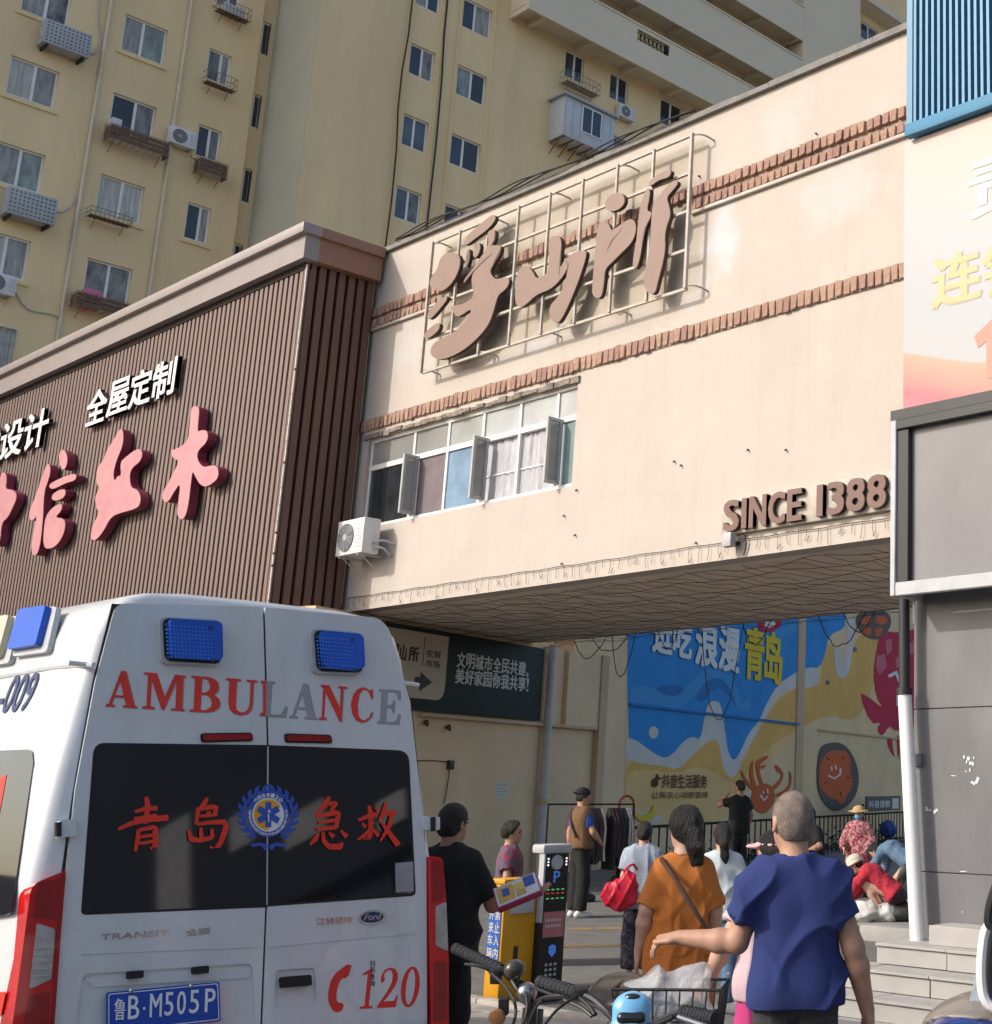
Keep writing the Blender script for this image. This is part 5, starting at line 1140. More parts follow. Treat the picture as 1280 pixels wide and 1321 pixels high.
qing = [[(180,123,10),(186,160,15),(176,236,12)], [(132,186,8),(180,172,12),(226,170,13)], [(128,214,8),(225,202,12)], [(62,258,8),(120,232,13),(190,218,14),(270,210,17)], [(146,258,10),(143,300,13),(132,350,9)], [(146,262,9),(195,252,11),(214,252,15),(216,310,15),(212,350,14),(194,332,6)], [(150,290,8),(206,282,9)], [(148,318,8),(206,308,9)]]
dao = [[(432,128,8),(418,155,14),(398,172,6)], [(394,168,12),(390,205,11),(385,240,9)], [(396,176,9),(445,166,12),(466,168,14),(462,205,11)], [(398,204,8),(455,200,9)], [(388,238,9),(440,230,11),(500,228,14),(508,246,15),(486,310,14),(462,346,13),(440,330,6)], [(432,185,12),(440,205,9)], [(352,262,8),(362,300,15),(400,304,12),(450,292,12)], [(402,252,9),(404,300,12)], [(446,256,8),(448,294,12)]]
ji = [[(936,124,8),(918,155,15),(876,205,6)], [(922,152,9),(962,150,13),(940,186,8)], [(880,206,9),(958,190,13),(972,192,14),(962,252,11)], [(886,230,8),(958,220,10)], [(878,258,9),(962,250,12)], [(886,276,9),(874,300,13),(852,322,5)], [(906,268,7),(908,305,12),(930,330,14),(976,330,17),(988,312,5)], [(930,272,7),(950,290,13)], [(978,264,7),(1004,290,15)]]
jiu = [[(1054,220,8),(1104,200,12),(1134,196,12)], [(1098,160,9),(1106,200,13),(1104,280,12),(1092,308,10),(1076,298,4)], [(1070,232,7),(1084,250,11)], [(1098,262,8),(1078,284,10),(1050,300,5)], [(1116,228,6),(1098,250,9)], [(1108,252,6),(1136,286,11)], [(1122,168,7),(1136,184,11)], [(1166,148,8),(1156,190,14),(1136,226,6)], [(1150,200,8),(1204,186,14)], [(1190,196,10),(1176,250,12),(1140,308,5)], [(1146,230,7),(1176,272,13),(1216,326,16)]]
m_or = mat('decal_bright_red', (.72, .035, .012), .45, .05, 4)
for nm, g_, pr in (('brush_character', qing, wl), ('brush_character', dao, wl), ('brush_character', ji, wr_), ('brush_character', jiu, wr_)): brush(nm, g_, m_or, pr, T2_)
# round emergency emblem with laurel
m_eb = mat('emblem_blue', (.025, .08, .42), .45, .05, 4); m_eo = mat('emblem_orange', (.72, .36, .02), .45, .05, 4); m_ew = mat('emblem_white', (.72, .72, .72), .45, .05, 4)
def pe(l): return [(130+x/3.2, 990+y/3.2) for x, y in l]
ECX, ECY = 682, 198
def circ(r_, c=(ECX, ECY), k=32, a0=0, a1=360): return pe([(c[0]+r_*.94*math.cos(R(a)), c[1]+r_*math.sin(R(a))) for a in np.linspace(a0, a1, k+1)[:k if a1-a0 >= 360 else k+1]])
rpoly('emblem_disc', circ(92), m_eb, wl, .0008, .0195); rpoly('emblem_ring', circ(70), m_ew, wl, .0008, .0206)
rpoly('emblem_field', circ(64, a0=90, a1=330, k=24)+pe([(ECX, ECY)]), m_eo, wl, .0008, .0217); rpoly('emblem_field', circ(64, a0=-30, a1=90, k=14)+pe([(ECX, ECY)]), m_ew, wl, .0008, .0217)
for a in (0, 60, 120):
    c_, s_ = math.cos(R(a)), math.sin(R(a)); rpoly('emblem_star', pe([(ECX+(x*c_-y*s_)*.94, ECY+x*s_+y*c_) for x, y in ((-13, -52), (13, -52), (13, 52), (-13, 52))]), m_eb, wl, .0008, .0228+.001*(a/60))
stroke = [(ECX, ECY-30), (ECX+3, ECY+30), (ECX-3, ECY+30)]
rpoly('emblem_staff', pe(stroke), m_ew, wl, .0008, .0262); rpoly('emblem_staff', pe([(ECX-8, ECY-12), (ECX+2, ECY-20), (ECX+9, ECY-12), (ECX+2, ECY-4), (ECX-7, ECY+4), (ECX-2, ECY+12), (ECX-5, ECY+4), (ECX+5, ECY-8), (ECX+2, ECY-15)]), m_ew, wl, .0008, .0273)
for side in (-1, 1):
    for k in range(9):
        a = R(62-17*k); rr = 108; cx, cy = ECX+side*rr*math.cos(a), ECY+rr*math.sin(a)*.95
        for q in (-1, 1):
            ang = math.atan2(-math.cos(a), side*math.sin(a))+q*.42*side; L_ = 44
            ux, uy_ = math.cos(ang), math.sin(ang)
            rpoly('laurel_leaf', pe([(cx, cy), (cx+ux*L_*.5-uy_*9, cy+uy_*L_*.5+ux*9), (cx+ux*L_, cy+uy_*L_), (cx+ux*L_*.5+uy_*9, cy+uy_*L_*.5-ux*9)]), m_eb, wl if side < 0 else wr_, .0008, .0196+.0002*k+.0001*q)
    rpoly('emblem_ribbon', pe([(ECX+side*4, 322), (ECX+side*30, 312), (ECX+side*80, 318), (ECX+side*64, 332), (ECX+side*30, 326), (ECX+side*16, 348), (ECX+side*4, 336)]), m_eb, wl if side < 0 else wr_, .0008, .0225)
def arc_text(s_, r_, a0, a1, sz, flip=False):
    for i, ch in enumerate(s_):
        if ch == ' ': continue
        a = R(a0+(a1-a0)*i/(len(s_)-1)); x, y = ECX+r_*.94*math.cos(a), ECY+r_*math.sin(a)
        up2 = Vector((math.cos(a), math.sin(a))) if not flip else -Vector((math.cos(a), math.sin(a)))
        rt2 = Vector((-up2.y, up2.x)); p = Vector(ruv(*pe([(x, y)])[0])); k = 1/3.2*.0036
        U = Vector((up2.x, -up2.y)).normalized(); Rr = Vector((rt2.x, -rt2.y)).normalized()
        o2 = p-Rr*sz*k*.5-U*sz*k*.5
        text('emblem_lettering', ch, RO+RA*o2.x+RU*o2.y, RA*Rr.x+RU*Rr.y, RA*U.x+RU*U.y, sz*k, sz*k*1.1, m_ew, wl, depth=.0006, lift=.0208, bold=.02)
arc_text('中国急救120', 81, 228, 312, 15); arc_text('QingdaoEmergencyMedicalService', 81, 192, -12, 9, True)
# number plate
plate = rpoly('number_plate', rnd_poly([(133,1281),(278,1267),(280,1318),(133,1334)], 3), mat('plate_blue', (.008, .06, .38), .4, .06, 3), amb, .006, .03)
def rtext(s_, ll, lr, ul, m, par, lift, bold=.01, depth=.001, shear=0):
    a, b, c = (Vector(ruv(*p)) for p in (ll, lr, ul)); X = b-a; Y = c-a
    text('lettering', s_, RO+RA*a.x+RU*a.y, (RA*X.x+RU*X.y).normalized(), (RA*Y.x+RU*Y.y).normalized(), X.length, Y.length, m, par, depth=depth, lift=lift, bold=bold, shear=shear)
m_pw2 = mat('plate_white', (.72, .74, .76), .45, .04, 4)
for s_, x0, x1 in (('鲁',142,156),('B',160,174),('M',188,203),('5',207,218),('0',223,234),('5',239,251),('P',259,272)):
    yb = 1317-(x0-142)*.092; rtext(s_, (x0, yb), (x1, yb-.8), (x0+1, yb-(30 if s_ != '鲁' else 28)), m_pw2, plate, .037, .012)
rpoly('plate_dot', [(179.5,1300),(182.5,1299.7),(182.5,1303),(179.5,1303.3)], m_pw2, plate, .001, .037)
rpoly('plate_border', rnd_poly([(135,1283),(276,1269),(278,1316),(135,1332)], 3), m_pw2, plate, .0008, .0365, holes=[rnd_poly([(136,1284),(275,1270.2),(277,1315),(136,1331)], 3)])
for x, y in ((169, 1278), (246, 1272)): MB().lathe([(.010, 0), (.010, .006), (.004, .012)], onR(x, y, .036), RN, 10).build('plate_screw', m_chrome, plate, True)
for x, y in ((170, 1258), (254, 1252)): rpoly('plate_lamp', rnd_poly([(x-9,y-4),(x+10,y-5.5),(x+10,y+4),(x-9,y+5.5)], 2), m_rubber, ld, .03, .012)
# handles, badges
rpoly('door_handle', rnd_poly([(358,1261),(396,1258),(397,1272),(359,1275)], 3), m_rubber, rd, .03, .012)
def ell(cx, cy, rx, ry, k=28, tilt=-.06): return [(cx+rx*math.cos(a), cy+ry*math.sin(a)+rx*math.cos(a)*tilt) for a in np.linspace(0, 6.2832, k+1)[:-1]]
bd = rpoly('oval_badge', ell(477, 1184, 17.5, 9.5), m_chrome, rd, .006, T); rpoly('badge_field', ell(477, 1184, 14.5, 7), m_navy, bd, .001, T+.0065)
rtext('Ford', (466, 1187.8), (488, 1186.6), (466.5, 1180), m_chrome, bd, T+.008, .015, .001, .25)
rtext('TRANSIT', (127, 1213.5), (215, 1207), (128, 1205.5), m_chrome, ld, T, .012, .003); rtext('全顺', (237, 1208), (268, 1205.5), (237.5, 1199), m_chrome, ld, T, .02, .003); rtext('江铃福特', (406, 1194), (452, 1191), (406, 1185), m_chrome, rd, T, .01, .003)
rtext('扫码查询', (474.5, 1271), (474.9, 1237), (480, 1271), m_navy, rd, T, .01, .0008) if False else None
for i, ch in enumerate('扫码查询'): rtext(ch, (475, 1247+8.6*i), (481, 1246.6+8.6*i), (475, 1239.5+8.6*i), m_navy, rd, T, .02, .0008)
rpoly('window_sticker', [(507,1114),(530,1112),(531,1150),(508,1152)], m_gry, wr_, .0008, .0197)
# pressed lines on the doors
for par, a, b in ((ld, (104,1230), (330,1221)), (rd, (342,1221), (536,1203))):
    rpoly('pressed_line', [a, b, (b[0], b[1]+1.6), (a[0], a[1]+1.6)], m_vw, par, .004, .0165)
# brake lamps above the window
for pts, par in (([(256,947),(322,946),(324,957),(257,959)], ld), ([(364,947),(424,949),(426,960),(365,959)], rd)):
    o = rpoly('brake_lamp', rnd_poly(pts, 4), m_rubber, par, .008, T); rpoly('lamp_lens', rnd_poly([(p[0]+(2 if i in (0, 3) else -2), p[1]+(2 if i < 2 else -2)) for i, p in enumerate(pts)], 3), m_taild, o, .006, T+.0085)
# blue beacons
for pts, par in (([(200,798),(279,802),(280,862),(203,858)], ld), ([(395,813),(461,818),(463,873),(399,871)], rd)):
    hsg = rpoly('beacon_housing', rnd_poly(pts, 9), m_acg, par, .03, .012)
    ins = [(p[0]+(9 if i in (0, 3) else -2), p[1]+(4 if i < 2 else -6)) for i, p in enumerate(pts)]
    rpoly('beacon_gasket', rnd_poly([(p[0]+(4 if i in (0, 3) else -1), p[1]+(2 if i < 2 else -3)) for i, p in enumerate(pts)], 9), m_rubber, hsg, .006, .042)
    ln_ = rpoly('beacon_lens', rnd_poly(ins, 8), m_lblue, hsg, .03, .048)
    dm = MB(); a, b, c = Vector(ins[0]), Vector(ins[1]), Vector(ins[3]); rr_ = .0062
    for i in range(13):
        for j in range(9):
            q = a+(b-a)*(.08+.84*i/12)+(c-a)*(.1+.8*j/8); p = onR(q.x, q.y, .078); dm.add([p+RA*rr_, p+RU*rr_, p-RA*rr_, p-RU*rr_, p+RN*.006], [(0, 1, 4), (1, 2, 4), (2, 3, 4), (3, 0, 4)])
    dm.build('lens_facet', mat('beacon_facet', (.05, .20, .72), .3, .1, 4), ln_)
    for (u, v) in ((.08, .08), (.92, .08), (.08, .92), (.92, .92)):
        q = a+(b-a)*u+(c-a)*v; MB().lathe([(.009, 0), (.009, .004)], onR(q.x, q.y, .0785), RN, 8).build('lens_screw', m_navy, ln_)
# tail lamps wrapping the corners
tl = rpoly('tail_lamp', rnd_poly([(81,1124),(74,1210),(66,1321),(63,1350),(8,1350),(16,1290),(29,1195),(36,1142)], [3, 0, 0, 0, 0, 0, 0, 14]), m_tail, amb, .19, -.155)
rpoly('lamp_band', [(79,1128),(72,1210),(64,1345),(60,1345),(68,1210),(75,1130)], m_taild, tl, .002, .036); rpoly('reversing_lens', rnd_poly([(43,1192),(66,1200),(61,1264),(33,1277)], 4), m_clear, tl, .008, .034)
rpoly('lamp_segment', rnd_poly([(44,1140),(74,1134),(68,1188),(38,1184)], 5), m_taild, tl, .004, .034); rpoly('lamp_segment', rnd_poly([(33,1285),(60,1280),(56,1340),(22,1340)], 5), m_taild, tl, .004, .034)
for k in range(5): rpoly('lens_rib', [(40-k*1.2,1224+k*9),(63-k*.9,1224+k*8.5),(63-k*.9,1225.5+k*8.5),(40-k*1.2,1225.5+k*9)], m_chrome, tl, .003, .0425)
tr_ = rpoly('tail_lamp', rnd_poly([(549,1105),(566,1107),(571,1165),(574,1240),(574,1350),(551,1350)], [3, 6, 0, 0, 0, 0]), m_tail, amb, .19, -.155)
rpoly('reversing_lens', rnd_poly([(557,1170),(570,1164),(572,1228),(557,1221)], 3), m_clear, tr_, .008, .034); rpoly('lamp_segment', rnd_poly([(552,1112),(565,1112),(568,1158),(553,1166)], 3), m_taild, tr_, .004, .034); rpoly('lamp_segment', rnd_poly([(555,1240),(571,1242),(571,1316),(554,1318)], 3), m_taild, tr_, .004, .034)
# hinges
for pts in ([(72,1060),(92,1058),(94,1080),(70,1082)], [(541,1054),(562,1055),(562,1072),(542,1072)]):
    h = rpoly('door_hinge', rnd_poly(pts, 3), m_vw, amb, .035, .006); cx = sum(p[0] for p in pts)/4; cy = sum(p[1] for p in pts)/4
    MB().tube([onR(cx-7 if cx < 300 else cx+7, cy-9, .045), onR(cx-7 if cx < 300 else cx+7, cy+9, .045)], .014, 8).build('hinge_pin', m_rubber, h, True)
for a, b in (((88, 855), (121, 858)), ((521, 881), (540, 884))):
    MB().tube([onR(*a, .012), onR(*b, .012)], .012, 8).build('drip_trim', m_vw, amb, True)
# bumper, wheels
MB().box((XP-.2, CY_-.96, .30), (XP+.07, CY_+.96, .55)).build('bumper', m_rubber, amb, bevel=.03)
MB().box((-11.6, CY_-.86, .22), (XP-.25, CY_+.86, .40)).build('chassis', m_rubber, amb)
for x in (-7.35, -10.75):
    for s_ in (-1, 1):
        w_ = MB().lathe([(.18, -.11), (.30, -.115), (.345, -.08), (.35, 0), (.345, .08), (.30, .115), (.18, .11)], (x, CY_+s_*.88, .35), (0, 1, 0), 28).build('wheel', m_rubber, amb, True)
        MB().lathe([(.05, .0), (.17, .02), (.19, .115), (.15, .11)], (x, CY_+s_*.89, .35), (0, s_, 0), 20).build('rim', m_acg, w_, True)
# ---- left side
def side_plane(z0, z1):
    a = Vector((0, CY_-hw(z0), z0)); b = Vector((0, CY_-hw(z1), z1)); v = (b-a).normalized(); n_ = Vector((1, 0, 0)).cross(v); return a, v, (n_ if n_.y < 0 else -n_)
def side(nm, pts, m, par, z0, z1, depth=.004, lift=0.0, sm=0):
    a, v, n_ = side_plane(z0, z1); ax = v.cross(n_)
    L = []
    for p in pts:
        q = onp(p[0], p[1], a, n_)-a; L.append((q.dot(ax), q.dot(v)))
    return outlines(nm, [L], a, ax, v, depth, m, par, lift=lift)
sg_ = side('side_window', rnd_poly([(-150,975),(44,967),(46,985),(17,1180),(-150,1200)], [0, 6, 0, 8, 0]), m_glass, amb, 1.3, 1.9, .006, .004)
side('window_reflection', [(-12,1010),(12,1000),(-10,1120),(-40,1125)], m_red, sg_, 1.3, 1.9, .001, .011); side('side_window', rnd_poly([(-420,990),(-170,976),(-170,1202),(-420,1230)], 10), m_glass, amb, 1.3, 1.9, .006, .004)  # red shape on the near window is a painted reflection
side('side_stripe', [(-600,1330),(9,1279),(3,1310),(-600,1380)], m_red, amb, .62, 1.0, .0015, .003)
MB().tube([onp(-60, 885, *side_plane(2.1, 2.35)[::2]), onp(70, 861, *side_plane(2.1, 2.35)[::2]), onp(121, 857, *side_plane(2.1, 2.35)[::2])], .010, 6).build('drip_rail', m_vw, amb, True)
a, v, n_ = side_plane(1.75, 2.1); ax = v.cross(n_)
def s_txt(s_, ll, lr, ul, m, bold=.02):
    A_, B_, C_ = (onp(*p, a, n_) for p in (ll, lr, ul)); text('side_lettering', s_, A_, (B_-A_).normalized(), v, (B_-A_).length, (C_-A_).length, m, amb, depth=.001, lift=.004, bold=bold)
s_txt('-009', (-6, 921), (36, 917), (-3, 884), m_navy, .03)
for i, ch in enumerate('打急救电话'):
    pass
for pts, m in (([(24,842),(40,790),(75,785),(62,836)], m_lblue), ([(-24,856),(-8,802),(27,797),(13,850)], m_lamb)):
    hs = side('side_beacon', rnd_poly([(p[0]+(6 if i in (2, 3) else -1), p[1]+(7 if i in (0, 3) else -1)) for i, p in enumerate(pts)], 5), m_acg, amb, 2.12, 2.35, .025, .002)
    side('beacon_lens', rnd_poly(pts, 4), m, hs, 2.12, 2.35, .03, .028)
# ================================================================== people: bodies grown as one smooth surface each
class Field:
    def __init__(s, lo, hi, h):
        s.lo = np.array(lo, np.float32); s.h = h; s.n = np.ceil((np.array(hi)-s.lo)/h).astype(int)+1
        s.d = np.full(tuple(s.n), 1.0, np.float32); s.ax = [s.lo[i]+h*np.arange(s.n[i], dtype=np.float32) for i in range(3)]
    def _sub(s, lo, hi):
        i0 = np.clip(np.floor((np.array(lo)-s.lo)/s.h).astype(int), 0, s.n); i1 = np.clip(np.ceil((np.array(hi)-s.lo)/s.h).astype(int)+1, 0, s.n)
        if (i1 <= i0).any(): return None, None
        sl = tuple(slice(a, b) for a, b in zip(i0, i1))
        return sl, np.meshgrid(*[s.ax[i][sl[i]] for i in range(3)], indexing='ij', sparse=True)
    def _mix(s, sl, d, k, op):
        a = s.d[sl]
        if op == 'sub':
            d = -d; h = np.clip(.5-.5*(a-d)/k, 0, 1); s.d[sl] = a+(d-a)*h+k*h*(1-h) if k > 0 else np.maximum(a, d); return
        h = np.clip(.5+.5*(a-d)/k, 0, 1); s.d[sl] = a+(d-a)*h-k*h*(1-h)
    def cap(s, p0, r0, p1, r1, k=.03, flat=None, op='add', planes=()):
        p0, p1 = np.array(p0, float), np.array(p1, float); m = max(r0, r1)+max(.05, 2*k)
        sl, G = s._sub(np.minimum(p0, p1)-m, np.maximum(p0, p1)+m)
        if sl is None: return
        ab = p1-p0; L = max(1e-9, ab@ab)
        X, Y, Z = (G[i]-p0[i] for i in range(3)); t = np.clip((X*ab[0]+Y*ab[1]+Z*ab[2])/L, 0, 1)
        X, Y, Z = X-ab[0]*t, Y-ab[1]*t, Z-ab[2]*t
        d2 = X*X+Y*Y+Z*Z; f = 1
        if flat:
            v, f = np.array(flat[0], float), flat[1]; v = v/np.linalg.norm(v); c = X*v[0]+Y*v[1]+Z*v[2]; d2 = d2+c*c*(1/(f*f)-1)
        d = (np.sqrt(d2)-(r0+(r1-r0)*t))*(.5+.5*f)
        for (q, n) in planes:
            q, n = np.array(q, float), np.array(n, float); n = n/np.linalg.norm(n); d = np.maximum(d, (G[0]-q[0])*n[0]+(G[1]-q[1])*n[1]+(G[2]-q[2])*n[2])
        s._mix(sl, d.astype(np.float32), k, op)
    def ell(s, c, r, k=.02, rot=None, op='add', planes=()):
        c, r = np.array(c, float), np.array(r, float); m = r.max()+max(.05, 2*k)
        sl, G = s._sub(c-m, c+m)
        if sl is None: return
        X, Y, Z = (G[i]-c[i] for i in range(3))
        if rot is not None:
            Rm_ = np.array(rot); X, Y, Z = (X*Rm_[0, i]+Y*Rm_[1, i]+Z*Rm_[2, i] for i in range(3))
        k0 = np.sqrt((X/r[0])**2+(Y/r[1])**2+(Z/r[2])**2); k1 = np.sqrt((X/r[0]**2)**2+(Y/r[1]**2)**2+(Z/r[2]**2)**2)+1e-6
        d = k0*(k0-1)/k1
        for (q, n) in planes:
            q, n = np.array(q, float), np.array(n, float); n = n/np.linalg.norm(n); d = np.maximum(d, (G[0]-q[0])*n[0]+(G[1]-q[1])*n[1]+(G[2]-q[2])*n[2])
        s._mix(sl, d.astype(np.float32), k, op)
    def cut(s, q, n):
        n = np.array(n, float); n = n/np.linalg.norm(n); G = np.meshgrid(*s.ax, indexing='ij', sparse=True)
        s.d = np.maximum(s.d, ((G[0]-q[0])*n[0]+(G[1]-q[1])*n[1]+(G[2]-q[2])*n[2]).astype(np.float32))
    def mesh(s):
        d = np.pad(s.d, 1, constant_values=1.0); neg = d < 0; nx, ny, nz = d.shape
        c = np.zeros((nx-1, ny-1, nz-1), np.int8)
        for i in (0, 1):
            for j in (0, 1):
                for k in (0, 1): c += neg[i:nx-1+i, j:ny-1+j, k:nz-1+k]
        act = (c > 0) & (c < 8); idx = np.full(act.shape, -1, np.int64); I = np.argwhere(act); idx[act] = np.arange(len(I))
        acc = np.zeros((len(I), 3)); cnt = np.zeros(len(I)); cor = [(i, j, k) for i in (0, 1) for j in (0, 1) for k in (0, 1)]
        for a in cor:
            for ax in range(3):
                if a[ax]: continue
                b = list(a); b[ax] = 1
                da = d[I[:, 0]+a[0], I[:, 1]+a[1], I[:, 2]+a[2]]; db = d[I[:, 0]+b[0], I[:, 1]+b[1], I[:, 2]+b[2]]
                m = (da < 0) != (db < 0); t = np.where(m, da/np.where(m, da-db, 1), 0)
                p = np.zeros((len(I), 3)); p[:] = a; p[:, ax] += t; acc += p*m[:, None]; cnt += m
        V = (I+acc/cnt[:, None]-1)*s.h+s.lo
        F = []
        for ax in range(3):
            sa = [slice(1, -1)]*3; sa[ax] = slice(0, -1); sb = list(sa); sb[ax] = slice(1, None)
            A, B = neg[tuple(sa)], neg[tuple(sb)]; E_ = np.argwhere(A != B)
            if not len(E_): continue
            off = np.array([1, 1, 1]); off[ax] = 0; E_ = E_+off; fl = A[A != B]
            u, v = [(1, 2), (2, 0), (0, 1)][ax]
            def at_(du, dv):
                q = E_.copy(); q[:, u] += du; q[:, v] += dv; return idx[q[:, 0], q[:, 1], q[:, 2]]
            Q = np.stack([at_(-1, -1), at_(0, -1), at_(0, 0), at_(-1, 0)], 1); Q[~fl] = Q[~fl][:, ::-1]; F.append(Q)
        F = np.concatenate(F) if F else np.zeros((0, 4), int)
        return V, F[(F >= 0).all(1)]
def vnoise(P, seed=0):
    P = np.asarray(P, float); i = np.floor(P).astype(np.int64); f = P-i; f = f*f*(3-2*f); out = np.zeros(len(P))
    for a in (0, 1):
        for b in (0, 1):
            for c in (0, 1):
                h = (i[:, 0]+a)*374761393+(i[:, 1]+b)*668265263+(i[:, 2]+c)*2147483647+seed*1274126177; h = (h ^ (h >> 13))*1274126177; h = (h ^ (h >> 16)) & 0xffff
                out += h/65535.*(f[:, 0] if a else 1-f[:, 0])*(f[:, 1] if b else 1-f[:, 1])*(f[:, 2] if c else 1-f[:, 2])
    return out
def normals(V, F):
    a, b, c, d = (V[F[:, i]] for i in range(4)); fn = np.cross(c-a, d-b); N = np.zeros_like(V)
    for i in range(4): np.add.at(N, F[:, i], fn)
    return N/(np.linalg.norm(N, axis=1)[:, None]+1e-12)
def relax(V, F, it):
    E_ = np.concatenate([F[:, [0, 1]], F[:, [1, 2]], F[:, [2, 3]], F[:, [3, 0]]])
    for _ in range(it):
        S = np.zeros_like(V); n_ = np.zeros(len(V)); np.add.at(S, E_[:, 0], V[E_[:, 1]]); np.add.at(n_, E_[:, 0], 1); np.add.at(S, E_[:, 1], V[E_[:, 0]]); np.add.at(n_, E_[:, 1], 1)
        V = V*.5+.5*S/np.maximum(n_, 1)[:, None]
    return V
def grow(name, fld, m, parent, T, fold=None, it=1):
    V, F = fld.mesh()
    if not len(F): return None
    V = relax(V, F, it)
    if fold is not None:
        N = normals(V, F); V = V+N*fold(V)[:, None]
    W = V @ np.array(T.to_3x3()).T+np.array(T.translation)
    me = bpy.data.meshes.new(name); me.vertices.add(len(W)); me.vertices.foreach_set('co', W.astype(np.float32).ravel())
    me.loops.add(F.size); me.loops.foreach_set('vertex_index', F.astype(np.int32).ravel()); me.polygons.add(len(F)); me.polygons.foreach_set('loop_start', np.arange(0, F.size, 4, dtype=np.int32)); me.update(calc_edges=True)
    me.materials.append(m); me.shade_smooth(); o = bpy.data.objects.new(name, me); col.objects.link(o)
    if parent: adopt(o, parent)
    return o
def folds(amp, sx=9, sz=2.2, sl=2.0, seed=0):
    def f(V):
        q = np.stack([V[:, 0]*sx+V[:, 2]*sl, V[:, 1]*sx-V[:, 2]*sl*.6, V[:, 2]*sz], 1)
        a = 1-np.abs(2*vnoise(q, seed)-1); b = 1-np.abs(2*vnoise(q*2.1+7, seed+1)-1)
        return np.maximum(amp*(a*a-.30)+amp*.45*(b-.5), -.006)
    return f
def creases(amp, lines, seed=0, base=.012):
    # long sharp cloth folds: each line (angle, frequency, weight) is a family of ridges bent by noise
    def f(V):
        out = np.zeros(len(V)); nz = vnoise(V*np.array([3.2, 3.2, 2.4])+seed, seed); n2 = vnoise(V*np.array([7., 7., 4.])+seed+3, seed+1)
        for k, (a, fr, wt) in enumerate(lines):
            u = V[:, 0]*math.cos(a)+V[:, 2]*math.sin(a)+V[:, 1]*.35*(1 if k % 2 else -1)
            ph = u*fr+nz*5.0+n2*1.3+k*1.7; r = (1-np.abs(np.sin(ph)))**1.7; msk = np.clip(vnoise(V*np.array([4., 4., 2.2])+11*k+seed, seed+5+k)*2.4-.75, 0, 1)
            out += wt*r*msk
        return np.maximum(amp*(out-.22)+base*(n2-.5)*.5, -.006)
    return f
def rough_hair(amp, sc_=60, seed=3):
    return lambda V: amp*(vnoise(V*np.array([sc_, sc_, sc_*.35]), seed)-.5)+amp*.6*(vnoise(V*20, seed+2)-.5)

SK = [mat('skin_%d' % i, c, .55, .10, 14, .1, 120) for i, c in enumerate(((.42, .235, .16), (.50, .30, .22), (.36, .195, .13)))]
m_hair = mat('hair_black', (.011, .009, .008), .55, .6, 60, 1.0, 170, stretch=(1, 1, .10)); m_hairg = mat('hair_grey', (.20, .175, .16), .9, .35, 22, .8, 300, var2=(.36, .27, .22)); m_eye = mat('eye_dark', (.015, .012, .01), .2, .1, 20); m_lip = mat('lip', (.30, .10, .08), .5, .1, 20)
m_shoe = mat('shoe_black', (.02, .02, .02), .5, .2, 10); m_shoew = mat('shoe_white', (.6, .6, .58), .6, .1, 10)
def vec(*a): return np.array(a, float)
def unit(v): v = np.array(v, float); return v/np.linalg.norm(v)
class Pose:
    """joints in metres for a 1.70 m figure: x right, y forward, z up"""
    def __init__(s, **kw):
        s.pel = vec(0, 0, .95); s.che = vec(0, .0, 1.28); s.nek = vec(0, -.015, 1.43); s.head = vec(0, .01, 1.575); s.hd = 0.0; s.tilt = 0.0; s.sw = .138; s.build = 1.0
        s.el = vec(-.200, -.01, 1.13); s.wl = vec(-.218, .05, .89); s.er = vec(.200, -.01, 1.13); s.wr = vec(.218, .05, .89)
        s.hl = None; s.hr = None; s.cl = .5; s.cr = .5
        s.kl = vec(-.095, .02, .49); s.al = vec(-.095, -.01, .085); s.kr = vec(.095, .02, .49); s.ar = vec(.095, -.01, .085); s.toe = vec(0, 1, 0)
        for k, v in kw.items(): setattr(s, k, np.array(v, float) if isinstance(v, tuple) else v)
        up = unit(s.nek-s.pel); s.up = up; s.rt = getattr(s, 'rt', vec(1, 0, 0)); s.fw = unit(np.cross(up, s.rt)); s.rt = unit(np.cross(s.fw, up))
        s.shl = s.nek-up*.072-s.rt*s.sw; s.shr = s.nek-up*.072+s.rt*s.sw
        s.hpl = s.pel-up*.04-s.rt*.078; s.hpr = s.pel-up*.04+s.rt*.078
        c, n = math.cos(s.hd), math.sin(s.hd); s.hf = vec(-n, c, 0); s.hr_ = vec(c, n, 0)
        if s.tilt: s.hf = unit(s.hf*math.cos(s.tilt)-vec(0, 0, 1)*math.sin(s.tilt))
        s.hu = unit(np.cross(s.hr_, s.hf)); s.HR = np.stack([s.hr_, s.hf, s.hu], 1)
    def hp(s, x, y, z): return s.head+s.hr_*x+s.hf*y+s.hu*z
def torso(f, P, g=0.0, k=.05, b=1.0):
    up, rt, fw = P.up, P.rt, P.fw; b = b*P.build
    f.cap(P.pel-rt*.062, .104*b+g, P.pel+rt*.062, .104*b+g, k, (fw, .9)); w = P.pel+(P.che-P.pel)*.45
    f.cap(w-rt*.045, .094*b+g, w+rt*.045, .094*b+g, k, (fw, .86)); f.cap(P.che-rt*.062, .102*b+g, P.che+rt*.062, .102*b+g, k, (fw, .86))
    t = P.nek-up*.075; f.cap(t-rt*(P.sw-.04), .048+g, t+rt*(P.sw-.04), .048+g, k); f.cap(P.pel, .105*b+g, P.che, .112*b+g, k, (fw, .85)); f.cap(P.che, .112*b+g, t, .078+g, k, (fw, .8))
    for s_ in (-1, 1): f.cap(P.nek-up*.015+rt*s_*.02, .045+g, t+rt*s_*(P.sw-.03), .042+g, k)
